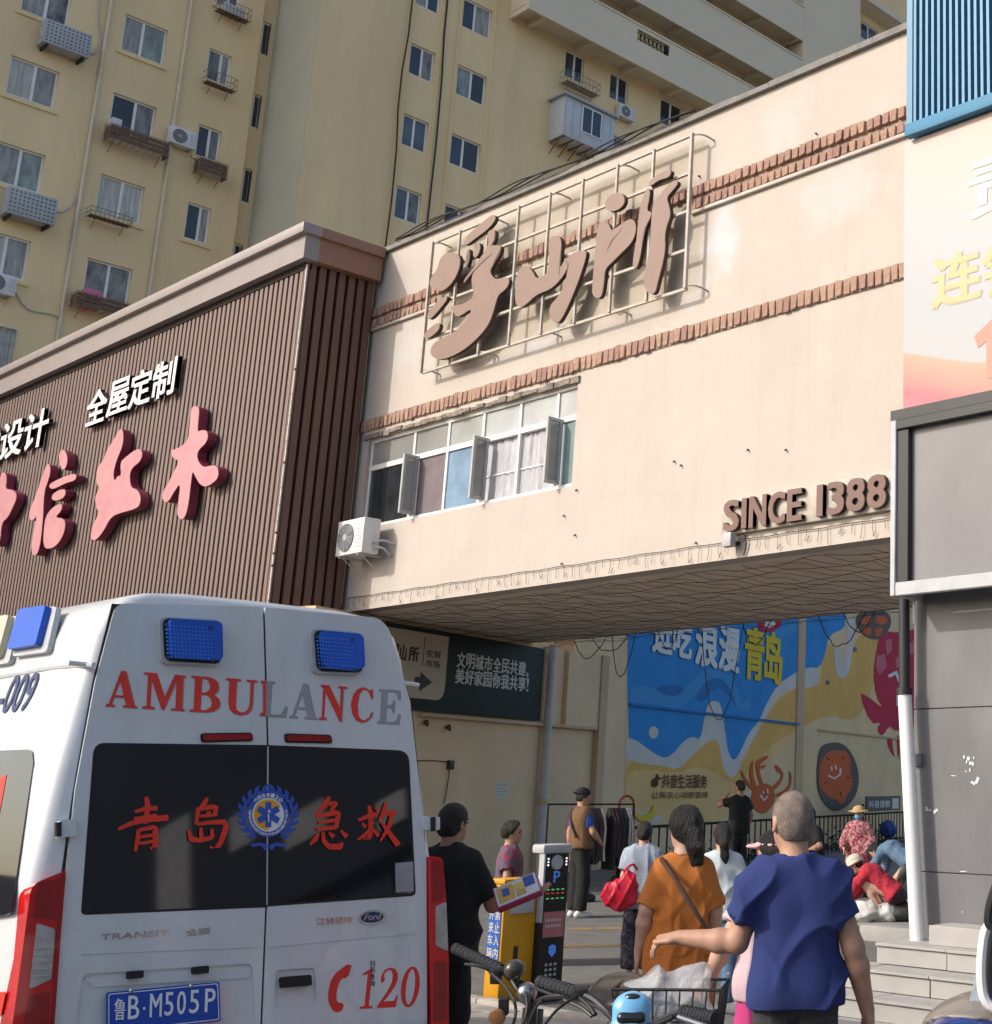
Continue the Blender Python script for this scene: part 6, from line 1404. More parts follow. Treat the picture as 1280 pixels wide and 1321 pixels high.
def hand(f, wr, d, n, side, curl, th=1.0):
    """wrist, direction, palm normal; side +1: thumb towards +w"""
    d = unit(d); n = unit(n-d*(np.dot(n, d))); w_ = np.cross(d, n)*side
    kn = wr+d*.088; f.cap(wr, .027, wr+d*.03, .030, .012, (n, .75)); f.cap(wr+d*.035-w_*.014, .030, kn-w_*.022, .020, .012, (n, .55)); f.cap(wr+d*.035+w_*.014, .030, kn+w_*.022, .021, .012, (n, .6))
    for i, L in enumerate((.074, .082, .077, .06)):
        b = kn+w_*(.031-.0205*i)-d*(.004 if i in (0, 3) else 0); dd = d; r = .0095-.0006*i; p = b-dd*.015; ang = curl*(.55+.12*i)
        for j, fr in enumerate((.45, .30, .25)):
            a = ang*(.6 if j == 0 else 1.0); dd = unit(dd*math.cos(a)+n*math.sin(a)); q = p+dd*(L*fr+(.015 if j == 0 else 0)); f.cap(p, r, q, r*.92, .004); p, r = q, r*.92
    b = wr+d*.025+w_*.026; t1 = b+unit(d*.55+w_*.75+n*.35)*.042*th; t2 = t1+unit(d*.85+w_*.25+n*.35)*.032*th; t3 = t2+unit(d*.9+n*.3)*.025*th
    f.cap(b, .017, t1, .0125, .01); f.cap(t1, .0125, t2, .0112, .004); f.cap(t2, .0112, t3, .0095, .004)
def arm(f, sh, el, wr, g=0.0):
    f.cap(sh, .050+g, el, .043+g, .03); m = el+(wr-el)*.3; f.cap(el, .042+g, m, .045+g, .02); f.cap(m, .045+g, wr, .029+g, .02)
def leg(f, hp, kn, an, g=0.0):
    f.cap(hp, .078+g, kn, .056+g, .04); m = kn+(an-kn)*.33+vec(0, -.012, 0); f.cap(kn, .055+g, m, .055+g, .03); f.cap(m, .055+g, an, .038+g, .03)
def head(f, P, fem=False):
    f.ell(P.hp(0, -.008, .022), (.077, .094, .098), .02, P.HR); f.ell(P.hp(0, .022, -.05), (.058, .066, .068), .03, P.HR); f.ell(P.hp(0, .055, -.085), (.028, .028, .022), .02, P.HR)
    f.ell(P.hp(0, .092, -.022), (.013, .018, .024), .012, P.HR); f.ell(P.hp(0, .082, .008), (.011, .012, .024), .012, P.HR); f.ell(P.hp(0, .072, .03), (.045, .016, .014), .02, P.HR)
    for s_ in (-1, 1):
        f.ell(P.hp(.032*s_, .083, .006), (.017, .012, .011), .01, P.HR, 'sub'); f.ell(P.hp(.079*s_, -.008, -.005), (.011, .021, .033), .008, P.HR); f.ell(P.hp(.083*s_, .0, -.004), (.006, .010, .018), .006, P.HR, 'sub')
    f.ell(P.hp(0, .086, -.056), (.024, .010, .006), .006, P.HR); f.ell(P.hp(0, .084, -.068), (.020, .010, .007), .006, P.HR)
    f.cap(P.nek-P.up*.04, .058, P.head+P.hu*(-.06)-P.hf*.02, .052, .03)
def person(label, px, ytop, dist, theta, pose, h, skin=0, group=None, base=0.0, fingers=True, parts=(), H=None, name='person'):
    hd_ = YAW-math.atan((px-PX)/(FL/math.cos(PIT))); pos = Vector((-math.sin(hd_)*dist, math.cos(hd_)*dist, base))
    if H is None:
        d_ = ray(px, ytop); t = dist/math.hypot(d_.x, d_.y); H = CAM.z+d_.z*t-base
    s_ = H/pose.top if hasattr(pose, 'top') else H/1.70
    T = Matrix.Translation(pos) @ Matrix.Rotation(theta, 4, 'Z') @ Matrix.Scale(s_, 4)
    e = empty(name, pos, label, 'person', group); hv = h/s_
    P = pose; pts = [P.pel, P.che, P.nek, P.head, P.el, P.wl, P.er, P.wr, P.kl, P.kr, P.al, P.ar]
    lo = np.min(pts, 0)-.26; hi = np.max(pts, 0)+.26; lo[2] = max(lo[2], -.03)
    mk = lambda hh=None: Field(lo, hi, hh or hv)
    f = mk(); torso(f, P, -.006)
    arm(f, P.shl, P.el, P.wl); arm(f, P.shr, P.er, P.wr); leg(f, P.hpl, P.kl, P.al, -.006); leg(f, P.hpr, P.kr, P.ar, -.006); head(f, P)
    for an in (P.al, P.ar): f.cap(an-P.toe*.03-vec(0, 0, .04), .04, an+P.toe*.14-vec(0, 0, .055), .028, .02)
    for wr, el, hx, sd, cu in ((P.wl, P.el, P.hl, -1, P.cl), (P.wr, P.er, P.hr, 1, P.cr)):
        d = unit(wr-el) if hx is None else unit(np.array(hx[0], float)); n = (P.rt*-sd) if hx is None else np.array(hx[1], float)
        if fingers: hand(f, wr, d, n, (-1 if sd < 0 else 1), cu)
        else: f.cap(wr, .028, wr+d*.15, .020, .01, (n, .6))
    grow('body', f, SK[skin], e, T, None, 1)
    for fn in parts: fn(e, P, mk, T, s_)
    return e, T, s_
# ---- clothing, each a closed surface of its own around the body
def tee(m, hem=.80, slv=.55, loose=.016, fold=None, nm='shirt', flare=.0, full=False, b=1.0, vest=False):
    def fn(e, P, mk, T, s_):
        f = mk(); torso(f, P, loose, b=b); up = P.up
        if hem < .95:
            q = P.pel-up*(.95-hem+.05); f.cap(P.pel-P.rt*.062, .106*b*P.build+loose, q-P.rt*(.066+flare), .110*b*P.build+loose+flare, .05, (P.fw, .9)); f.cap(P.pel+P.rt*.062, .106*b*P.build+loose, q+P.rt*(.066+flare), .110*b*P.build+loose+flare, .05, (P.fw, .9))
        for s2 in (-1, 1): f.cap(P.che+P.rt*s2*.056, .098*P.build+loose, P.pel+P.rt*s2*.064, .103*P.build+loose, .05, (P.fw, .88))
        if not vest:
            for sh, el, wr in ((P.shl, P.el, P.wl), (P.shr, P.er, P.wr)):
                if full:
                    f.cap(sh, .050+loose, el, .046+loose, .04); q = el+(wr-el)*min(1, slv); f.cap(el, .046+loose, q, .040+loose, .03, planes=[(q-unit(wr-el)*.005, wr-el)])
                else:
                    q = sh+(el-sh)*slv; d = el-sh; f.cap(sh, .046+loose, q, .053+loose*1.2, .045, planes=[(q, d)]); f.cap(q-unit(d)*.05, .05, q+unit(d)*.1, .06, .004, op='sub')
        f.cap(P.nek-up*.025, .064, P.nek+up*.1, .070, .006, op='sub')
        f.cut(P.pel-up*(.95-hem), -up)
        return grow(nm, f, m, e, T, fold, 2)
    return fn
def trousers(m, loose=.012, top=1.0, ankle=.10, wide=0.0, fold=None):
    def fn(e, P, mk, T, s_):
        f = mk(); up = P.up; f.cap(P.pel-P.rt*.062, .108*P.build+loose, P.pel+P.rt*.062, .108*P.build+loose, .05, (P.fw, .9)); f.cap(P.pel, .11*P.build+loose, P.pel+up*(top-.95), .11*P.build+loose, .04, (P.fw, .8))
        for hp, kn, an in ((P.hpl, P.kl, P.al), (P.hpr, P.kr, P.ar)):
            f.cap(hp, .078+loose, kn, .066+loose+wide*.5, .03); q = an+(kn-an)*((ankle-.085)/.4); f.cap(kn, .066+loose+wide*.5, q, .056+loose+wide, .03, planes=[(q, q-kn)])
        f.cut(P.pel+up*(top-.95), up)
        return grow('trousers', f, m, e, T, fold or folds(.012, 7, 5, .5, 5), 2)
    return fn
def skirt(m, top=1.0, hem=.3, w0=.15, w1=.24, fold=None, nm='skirt'):
    def fn(e, P, mk, T, s_):
        f = mk(); a = P.pel+P.up*(top-.95); b = vec(P.pel[0], P.pel[1], hem); f.cap(a-P.rt*.04, w0, b-P.rt*.06, w1, .04, (P.fw, .85), planes=[(b, b-a)]); f.cap(a+P.rt*.04, w0, b+P.rt*.06, w1, .04, (P.fw, .85), planes=[(b, b-a)])
        return grow(nm, f, m, e, T, fold or folds(.02, 9, 1.2, .4, 8), 2)
    return fn
def shoes(m):
    def fn(e, P, mk, T, s_):
        for an in (P.al, P.ar):
            f = mk(); f.cap(an-P.toe*.035-vec(0, 0, .042), .046, an+P.toe*.15-vec(0, 0, .05), .036, .02); f.cap(an-vec(0, 0, .01), .048, an-vec(0, 0, .05)+P.toe*.05, .045, .02); grow('shoe', f, m, e, T, None, 1)
    return fn
def hair(m, cap_=.010, low=-.03, front=.045, amp=.006, tail=None, bun=None, side=.0):
    def fn(e, P, mk, T, s_):
        f = mk(max(.007, .0)/1.0) if False else mk()
        f.ell(P.hp(0, -.010, .024), (.077+cap_, .095+cap_, .099+cap_), .02, P.HR, planes=[(P.hp(0, front, .05), P.hf*1.0-P.hu*.55), (P.hp(0, -.02, low), -P.hu-P.hf*-.35)])
        f.ell(P.hp(0, -.045, -.02), (.068+cap_*.5, .052+cap_, .07), .02, P.HR, planes=[(P.hp(0, -.02, low-.03), -P.hu)])
        if tail is not None:
            pts = [np.array(q, float) for q in tail[0]]
            for a, b, ra, rb in zip(pts[:-1], pts[1:], tail[1][:-1], tail[1][1:]): f.cap(P.hp(*a), ra, P.hp(*b), rb, .02)
        if bun is not None: f.ell(P.hp(*bun[0]), bun[1], .01, P.HR)
        grow('hair', f, m, e, T, rough_hair(amp), 1)
    return fn
def face(e, P, mk, T, s_):
    for sx in (-1, 1):
        p = P.hp(.032*sx, .078, .006); v = T @ Vector(p); MB().lathe([(.001, -.010*s_), (.008*s_, -.006*s_), (.0105*s_, 0), (.008*s_, .006*s_), (.001, .010*s_)], v, (0, 0, 1), 10).build('eye', m_eye, e, True)
    def strip(pts, r, nm, m): MB().tube([T @ Vector(P.hp(*q)) for q in pts], [q*s_ for q in r], 5).build(nm, m, e, True)
    for sx in (-1, 1): strip([(.016*sx, .094, .026), (.034*sx, .090, .031), (.050*sx, .078, .024)], [.003, .004, .002], 'eyebrow', m_hair)
    strip([(-.022, .092, -.061), (0, .099, -.060), (.022, .092, -.061)], [.002, .005, .002], 'lips', m_lip)
def solid(nm, m, build_, fold=None, it=1):
    def fn(e, P, mk, T, s_):
        f = mk(); build_(f, P); grow(nm, f, m, e, T, fold, it)
    return fn
def tubep(nm, m, pts, r, n_=6):
    def fn(e, P, mk, T, s_): MB().tube(smooth_line([T @ Vector(q) for q in pts], 2), r*s_, n_).build(nm, m, e, True)
    return fn
def cloth(nm, c, var=.15, sc_=10, **kw): return mat('fabric_'+nm, c, .9, var, sc_, kw.pop('bump', .25), kw.pop('bscale', 220), **kw)
m_navyt = cloth('navy', (.018, .032, .135), .12, 4); m_blk = cloth('black', (.012, .012, .013), .2, 6); m_oran = cloth('orange', (.46, .15, .028), .12, 5); m_jean = cloth('jean_dark', (.045, .045, .045), .6, 14); m_blue = cloth('denim', (.10, .17, .27), .3, 12)
def pattern(nm, cols, sc_, kind='noise', det=3.0):
    m = bpy.data.materials.new('fabric_'+nm); m.use_nodes = True; n = m.node_tree.nodes; l = m.node_tree.links; b = n['Principled BSDF']; b.inputs['Roughness'].default_value = .9
    tc = n.new('ShaderNodeTexCoord'); nz = n.new('ShaderNodeTexNoise'); nz.inputs['Scale'].default_value = sc_; nz.inputs['Detail'].default_value = det; nz.inputs['Distortion'].default_value = 1.2; l.new(tc.outputs['Object'], nz.inputs['Vector'])
    cr = n.new('ShaderNodeValToRGB'); cr.color_ramp.interpolation = 'CONSTANT' if kind == 'hard' else 'LINEAR'; e = cr.color_ramp.elements; k = len(cols)
    e[0].color = (*cols[0], 1); e[0].position = .0; e[1].color = (*cols[-1], 1); e[1].position = .62
    for i in range(1, k-1): q = e.new(.38+.24*i/(k-1)); q.color = (*cols[i], 1)
    l.new(nz.outputs[0], cr.inputs[0]); l.new(cr.outputs[0], b.inputs['Base Color']); return m
# 1 man in the navy T-shirt
P = Pose(el=(-.232, .02, 1.125), wl=(-.455, .10, 1.135), er=(.218, -.03, 1.11), wr=(.285, .05, .865), hl=((-1, .35, -.12), (.2, .2, -1)), cl=1.3, cr=.55, hd=.38, sw=.136, build=.93, head=(-.03, .02, 1.575), nek=(-.012, -.015, 1.43))
person('man in a navy T-shirt seen from behind, left arm bent', 1036, 1020, 5.65, R(46), P, .0065, 0, parts=[tee(m_navyt, .89, .60, .018, creases(.050, [(.45, 13, 1.0), (-.75, 15, .7), (.05, 11, .6)], 21), flare=.006), trousers(m_jean, .004), shoes(m_shoe), hair(m_hairg, .003, -.038, .05, .001), face])
# 2 woman in the orange dress
P = Pose(el=(-.195, -.03, 1.14), wl=(-.225, .05, .90), er=(.19, .0, 1.13), wr=(.18, .12, .93), hd=.55, sw=.120, build=.84)
pdr = pattern('orange_weave', [(.40, .12, .02), (.47, .155, .03), (.43, .135, .025)], 30)
person('woman in a long rust orange dress with black hair tied low', 889, 1041, 7.8, R(50), P, .0075, 1, parts=[tee(m_oran, .90, .95, .018, creases(.040, [(.2, 14, 1.0), (-.6, 16, .8), (1.2, 14, .5)], 31), nm='dress_top', b=1.0), skirt(m_oran, 1.06, .22, .12, .20, creases(.040, [(.06, 15, 1.0), (-.12, 20, .8)], 33), 'dress_skirt'), hair(m_hair, .020, -.05, .05, .010, tail=([(0, -.09, -.03), (.0, -.12, -.09), (.02, -.10, -.17), (.03, -.08, -.25)], [.062, .05, .042, .02])), shoes(m_shoew), face,
    tubep('bag_strap', cloth('strap', (.10, .06, .045), .1, 20), [(-.13, -.075, 1.42), (-.04, -.155, 1.30), (.08, -.165, 1.12), (.17, -.12, 1.0), (.19, .03, .93)], .013), tubep('glasses', m_iron, [(-.080, -.01, 1.585), (-.105, .05, 1.583)], .003)])
# 3 short woman in the grey blouse with the red bag
pbl = pattern('grey_floral', [(.16, .20, .27), (.32, .37, .44), (.22, .26, .33), (.40, .44, .50)], 45); psk = pattern('dark_floral', [(.015, .018, .03), (.02, .022, .035), (.10, .095, .12), (.02, .022, .04)], 22)
P = Pose(el=(-.2, -.02, 1.12), wl=(-.23, .05, .90), build=1.0, cl=1.3, toe=(.2, 1, 0))
e3, T3_, s3_ = person('short woman in a grey patterned blouse carrying a red bag', 838, 1060, 13.2, R(40), P, .014, 1, fingers=False, parts=[tee(pbl, .78, .75, .03, creases(.024, [(.05, 22, 1.0), (.3, 16, .6)], 41), flare=.02, nm='blouse'), trousers(psk, .02, 1.0, .16, .02, folds(.02, 8, 1.5, .3)), shoes(m_shoew), hair(m_hair, .012, -.045, .05, .006, bun=((0, -.12, -.02), (.035, .03, .035)))])
# 4 woman in the pale cardigan
P = Pose(el=(-.235, -.02, 1.12), wl=(-.20, .14, .97), er=(.235, -.02, 1.12), wr=(.22, .12, .95), build=.95, kl=(-.09, .06, .49), al=(-.09, -.02, .085), kr=(.1, -.02, .49), ar=(.1, -.16, .10), hd=.2)
m_pale = cloth('pale', (.52, .58, .61), .06, 6)
person('woman in a pale blue cardigan and jeans with a ponytail', 938, 1062, 11.4, R(42), P, .011, 1, fingers=False, parts=[tee(m_pale, .84, .95, .022, creases(.024, [(.3, 16, 1.0), (-.5, 15, .7)], 51), full=True, nm='cardigan', flare=.015), trousers(m_blue, .004), shoes(m_shoew), hair(m_hair, .014, -.05, .05, .008, tail=([(0, -.09, .0), (.0, -.13, -.06), (.01, -.12, -.16), (.02, -.10, -.27)], [.05, .045, .04, .02]))])
# 5 woman with the pink visor, half hidden behind the navy shirt
P = Pose(el=(-.25, .02, 1.12), wl=(-.30, .16, .93), hl=((-.25, .5, -1), (.6, .3, .2)), cl=.5, build=.95, hd=.7)
pvz = pattern('lilac_print', [(.30, .10, .22), (.45, .18, .30), (.20, .06, .16)], 30); m_pinkv = cloth('pink', (.62, .36, .36), .06, 6); m_mag = cloth('magenta', (.50, .05, .20), .1, 6)
def visor(f, P):
    f.ell(P.hp(0, .06, .045), (.085, .105, .016), .01, P.HR, planes=[(P.hp(0, .05, 0), -P.hf)]); f.ell(P.hp(0, -.008, .055), (.088, .107, .028), .01, P.HR)
person('woman with a pink visor and magenta trousers behind the navy shirt', 1004, 1072, 6.75, R(62), P, .009, 1, parts=[tee(cloth('pale_pink', (.58, .42, .46), .08, 6), .86, .5, .02, folds(.016, 9, 2, 1.4, 61)), trousers(m_mag, .016, 1.0, .1, .02), shoes(m_shoew), hair(m_hair, .014, -.06, .05, .008), solid('visor', m_pinkv, visor), face, solid('bracelet', m_lamb, lambda f, P: f.cap(P.wl-vec(-.01, .02, -.035), .032, P.wl-vec(-.012, .026, -.045), .032, .004))])
# 6 man in the brown vest
P = Pose(el=(-.25, -.05, 1.12), wl=(-.25, -.03, .88), er=(.23, .06, 1.12), wr=(.16, .2, 1.0), hd=-.3, tilt=.25, build=1.06)
m_vest = cloth('brown_vest', (.14, .075, .038), .1, 8); m_royal = cloth('royal', (.02, .07, .33), .1, 6)
def cap_(f, P):
    f.ell(P.hp(0, -.03, .05), (.092, .108, .09), .01, P.HR, planes=[(P.hp(0, 0, .02), -P.hu)]); f.ell(P.hp(0, -.12, .03), (.07, .08, .012), .01, P.HR)
person('man in a brown vest over a blue T-shirt standing by the clothes rail', 757, 1017, 19.8, R(-12), P, .019, 0, fingers=False, parts=[tee(m_royal, .92, .7, .014, None), tee(m_vest, .90, .1, .028, folds(.014, 8, 2, 1, 71), nm='vest', vest=True), trousers(m_blk, .016, 1.0, .1, .015), shoes(m_shoew), hair(m_hair, .010, -.04, .05), solid('cap', m_blk, cap_), tubep('bag_strap', m_blk, [(-.12, -.10, 1.40), (0, -.17, 1.25), (.15, -.15, 1.05)], .014)])
# 7 person in the plaid shirt
ppl = pattern('red_blue_print', [(.04, .05, .10), (.09, .08, .13), (.28, .04, .05), (.06, .06, .11)], 11)
P = Pose(el=(-.25, -.02, 1.12), wl=(-.24, .06, .90), build=1.05, hd=-.1)
person('person in a red and blue patterned T-shirt behind the ticket machine', 668, 1059, 13.0, R(-38), P, .014, 0, fingers=False, parts=[tee(ppl, .80, .7, .022, folds(.018, 9, 2, 1, 81), flare=.01), trousers(m_blk), shoes(m_shoe), hair(m_hair, .018, -.02, .05, .016), face])
# 8 man in the black T-shirt with the box
P = Pose(el=(.27, .05, 1.12), er=(.265, .06, 1.10), wr=(.42, .27, 1.15), wl=(-.12, .25, 1.05), hr=((.35, .6, .1), (-.3, 0, .9)), cr=.7, hd=-.35, build=1.08)
P.el = vec(-.24, .02, 1.12)
e8, T8, s8 = person('man in a black T-shirt behind the ambulance holding a box', 592, 1036, 8.6, R(33), P, .009, 2, parts=[tee(m_blk, .78, .85, .022, creases(.028, [(.5, 14, 1.0), (-.6, 15, .8)], 91), flare=.015), trousers(m_blk), shoes(m_shoe), hair(m_hair, .008, -.045, .055, .004), face])
# 9 man in black near the mural
P = Pose(el=(-.30, .16, 1.28), wl=(-.12, .22, 1.42), er=(.25, .0, 1.12), hd=.3)
person('man in black with a raised arm standing before the mural', 958, 1006, 24.0, R(80), P, .022, 2, fingers=False, base=.16, parts=[tee(m_blk, .8, .7, .02), trousers(m_blk), shoes(m_shoe), hair(m_hair, .008, -.03, .05)])
# 10 seated man in dark clothes
P = Pose(pel=(0, 0, .52), che=(0, .06, .85), nek=(0, .08, 1.0), head=(0, .12, 1.145), el=(-.25, .1, .72), wl=(-.12, .3, .62), er=(.25, .1, .72), wr=(.12, .3, .62), kl=(-.15, .42, .50), al=(-.15, .38, .085), kr=(.15, .42, .50), ar=(.15, .38, .085)); P.top = 1.27
e10, T10, s10 = person('man in dark clothes seated in front of the iron railing', 1056, 1040, 21.0, R(170), P, .02, 2, fingers=False, base=.16, parts=[tee(m_blk, .45+.42, .8, .02), trousers(m_blk, .015), shoes(m_shoe), hair(m_hair, .006, -.03, .05), face])
stl = empty('stool', T10.translation, 'small dark stool under the seated man in dark clothes', 'stool')
q = T10.translation; MB().lathe([(.17, .36), (.18, .38), (.17, .40)], q, (0, 0, 1), 14).build('seat', m_iron, stl)
for a in range(4): MB().tube([q+Vector((.12*math.cos(a*1.57), .12*math.sin(a*1.57), .36)), q+Vector((.16*math.cos(a*1.57), .16*math.sin(a*1.57), 0))], .012, 5).build('leg', m_iron, stl)
# 11 woman in the straw hat and mask
pfl = pattern('red_floral', [(.24, .02, .04), (.22, .015, .035), (.45, .33, .33), (.20, .015, .03)], 16)
def straw(f, P):
    f.ell(P.hp(0, -.005, .07), (.105, .118, .075), .01, P.HR, planes=[(P.hp(0, 0, .04), -P.hu)]); f.ell(P.hp(0, .0, .045), (.185, .20, .018), .02, P.HR)
def maskf(f, P): f.ell(P.hp(0, .062, -.045), (.062, .05, .05), .01, P.HR)
P = Pose(el=(-.25, .02, 1.12), wl=(-.2, .2, 1.0), er=(.25, .02, 1.12), wr=(.2, .2, 1.0), tilt=.1)
person('woman in a straw hat, blue mask and red floral blouse', 1112, 1040, 19.0, R(205), P, .014, 1, fingers=False, base=.16, parts=[tee(pfl, .75, .95, .03, folds(.018, 8, 2, 1, 101), full=True, nm='blouse', flare=.02), trousers(m_blk), shoes(m_shoe), hair(m_hair, .012, -.06, .05), solid('straw_hat', cloth('straw', (.44, .31, .15), .15, 60), straw), solid('face_mask', cloth('mask_blue', (.12, .36, .58), .06, 10), maskf), face])
# 12 crouching woman in red
P = Pose(pel=(0, -.22, .34), che=(0, .08, .58), nek=(0, .20, .66), head=(0, .33, .70), rt=vec(1, 0, 0), el=(-.22, .30, .42), wl=(-.12, .44, .22), er=(.22, .30, .42), wr=(.12, .44, .22), kl=(-.15, .18, .48), al=(-.13, -.08, .085), kr=(.15, .18, .48), ar=(.13, -.08, .085), tilt=.5); P.top = .83
def bucket(f, P): f.ell(P.hp(0, -.01, .055), (.098, .112, .085), .01, P.HR, planes=[(P.hp(0, 0, .01), -P.hu)]); f.ell(P.hp(0, .01, .02), (.125, .14, .022), .02, P.HR)
m_redc = pattern('crimson_print', [(.42, .015, .03), (.50, .03, .05), (.24, .012, .03), (.46, .02, .04)], 22)
person('crouching woman in a crimson top and pale sun hat sorting goods', 1139, 1103, 17.4, R(118), P, .013, 1, fingers=False, base=.16, parts=[tee(m_redc, .93, .95, .025, folds(.014, 9, 3, 1, 111), full=True, nm='blouse'), trousers(cloth('plum', (.035, .02, .03), .2, 8), .018), shoes(m_shoe), hair(m_hair, .010, -.04, .05), solid('sun_hat', cloth('hat_cream', (.55, .50, .42), .08, 30), bucket), face])
# 13 person bending in blue denim
P = Pose(pel=(0, -.25, .80), che=(0, .06, .98), nek=(0, .24, .98), head=(0, .38, .93), el=(-.2, .3, .70), wl=(-.1, .38, .45), er=(.2, .3, .70), wr=(.1, .38, .45), kl=(-.1, .02, .46), al=(-.1, -.05, .085), kr=(.1, .02, .46), ar=(.1, -.05, .085), tilt=.9); P.top = 1.12
person('person in a denim blue jacket bending over behind the crimson top', 1160, 1083, 18.4, R(100), P, .014, 1, fingers=False, base=.16, parts=[tee(m_blue, .90, .95, .025, folds(.014, 9, 3, 1, 121), full=True, nm='jacket'), trousers(cloth('grey_trouser', (.10, .10, .11), .2, 8), .015), shoes(m_shoe), hair(m_hair, .010, -.04, .05)])
# ================================================================== ticket machine, bicycles, loose things
def at(x, y, rng):
    d = ray(x, y); return CAM+d*(rng/math.hypot(d.x, d.y))
m_yel = mat('machine_yellow', (.62, .30, .012), .45, .08, 3, .05, 20); m_scr = mat('screen_black', (.012, .013, .016), .2, .2, 4, coat=.5); m_pk = mat('panel_pink', (.45, .16, .17), .5, .06, 4)
m_led = mat('led_white', (.8, .85, .9), .4, .02, 4, emit=.9); m_ledg = mat('led_green', (.10, .45, .15), .4, .02, 4, emit=.4); m_ledr = mat('led_red', (.5, .05, .03), .4, .02, 4, emit=.35); m_ledb = mat('led_blue', (.05, .15, .5), .4, .02, 4, emit=.3)
G = onZ(641, 1300, 0); tm = empty('ticket_machine', G, 'yellow and black parking ticket machine beside the man in black', 'ticket machine')
gx, gy = G.x, G.y
MB().box((gx-.20, gy, .0), (gx, gy+.32, .93)).build('yellow_cabinet', m_yel, tm, bevel=.012)
MB().box((gx-.205, gy-.012, .93), (gx+.005, gy+.33, .97)).build('cabinet_lid', m_yel, tm, bevel=.01)
hd2 = empty('terminal', (gx, gy+.2, 0), parent=tm)
MB().box((gx-.06, gy+.322, .0), (gx+.06, gy+.58, 1.20)).build('terminal_casing', mat('machine_black', (.018, .018, .02), .4, .1, 4), hd2, bevel=.012)
MB().box((gx-.09, gy+.30, 1.16), (gx+.075, gy+.60, 1.235)).build('terminal_hood', m_acg, hd2, bevel=.02)
MB().box((gx+.0, gy+.318, .62), (gx+.066, gy+.335, 1.2)).build('casing_edge', m_acg, hd2)
MB().box((gx+.061, gy+.34, .72), (gx+.064, gy+.565, 1.15)).build('screen', m_scr, hd2)
MB().box((gx+.061, gy+.35, .50), (gx+.065, gy+.56, .70)).build('pink_notice', m_pk, hd2)
FX = gx+.0645
def ftext(s_, y0, z0, w_, h_, m, b=.02): text('panel_lettering', s_, (FX, gy+y0, z0), (0, 1, 0), (0, 0, 1), w_, h_, m, hd2, depth=.001, lift=.001, bold=b)
ftext('P', .425, .93, .06, .09, m_ledb, .03); 
for k, (z, n_) in enumerate(((.635, 6), (.59, 6))):
    for i in range(n_): MB().box((FX+.001, gy+.37+.027*i, z-.01), (FX+.002, gy+.388+.027*i, z+.01)).build('notice_print', m_ptw, hd2)
for y, z, m in [(.36, 1.12-.025*i, m_led) for i in range(3)]+[(.545, 1.12-.025*i, m_led) for i in range(3)]: MB().lathe([(.008, 0), (.008, .004)], (FX, gy+y, z), (1, 0, 0), 10).build('indicator_lamp', m, hd2)
MB().lathe([(.06, 0), (.055, .006)], (FX, gy+.452, 1.09), (1, 0, 0), 20).build('camera_lens', m_acg, hd2)
for z, m in ((.87, m_ledg), (.84, m_ledr), (.80, m_ledg)):
    for k in range(4): MB().box((FX, gy+.36+.05*k, z), (FX+.002, gy+.388+.05*k, z+.010)).build('display_segment', m, hd2)
outlines('shield_emblem', [[(gy+.42, .43), (gy+.455, .445), (gy+.49, .43), (gy+.49, .38), (gy+.455, .345), (gy+.42, .38)]], (FX, 0, 0), (0, 1, 0), (0, 0, 1), .002, m_ledb, hd2, lift=.0)
for i in range(4):
    for j in range(3): MB().box((FX, gy+.39+.045*j, .16+.04*i), (FX+.003, gy+.415+.045*j, .18+.04*i)).build('key', m_acg, hd2)
bs = MB().box((gx-.185, gy-.006, .33), (gx-.02, gy-.001, .74)).build('blue_notice', mat('notice_blue', (.02, .10, .40), .5, .05, 4), tm)
for i, ch in enumerate('外禁来止车入辆内'): text('notice_character', ch, (gx-.175+.08*(i % 2), gy-.006, .655-.098*(i//2)), (1, 0, 0), (0, 0, 1), .066, .08, m_ptw, bs, depth=.001, lift=.001, bold=.02)
MB().box((gx+.001, gy+.06, .70), (gx+.02, gy+.28, .83)).build('lock_plate', m_acg, tm, bevel=.006)
MB().box((gx+.001, gy+.12, .35), (gx+.006, gy+.16, .45)).build('lock', m_black, tm)
# box held by the man in black
bx = empty('gift_box', at(668, 1150, 8.35), 'flat colourful cardboard box held by the man in black', 'box')
c_ = at(668, 1151, 8.36); a_ = (at(694, 1147, 8.36)-at(655, 1163, 8.36)).normalized(); b_ = (at(640, 1148, 8.40)-at(655, 1163, 8.30)); b_ = (b_-a_*b_.dot(a_)).normalized(); n_ = a_.cross(b_); n_ = n_ if n_.z > 0 else -n_
MB().obox(c_, a_*.125, b_*.085, n_*.02).build('carton', mat('carton_magenta', (.35, .03, .09), .5, .1, 6), bx, bevel=.004)
MB().obox(c_+n_*.0212, a_*.118, b_*.078, n_*.001).build('lid_print', mat('carton_white', (.55, .55, .56), .5, .06, 6), bx)
for u, v, w_, h_, q in ((-.06, .0, .045, .06, (.55, .33, .05)), (.02, .02, .03, .025, (.6, .45, .08)), (.075, .03, .03, .04, (.03, .06, .3)), (-.06, .01, .02, .03, (.02, .08, .30)), (.02, -.035, .025, .02, (.5, .3, .05))):
    k = len(bx.children); MB().obox(c_+n_*(.0225+.0005*k)+a_*u+b_*v, a_*w_, b_*h_, n_*.0004).build('print_patch', mat('print_%d' % k, q, .5, .1, 8), bx)
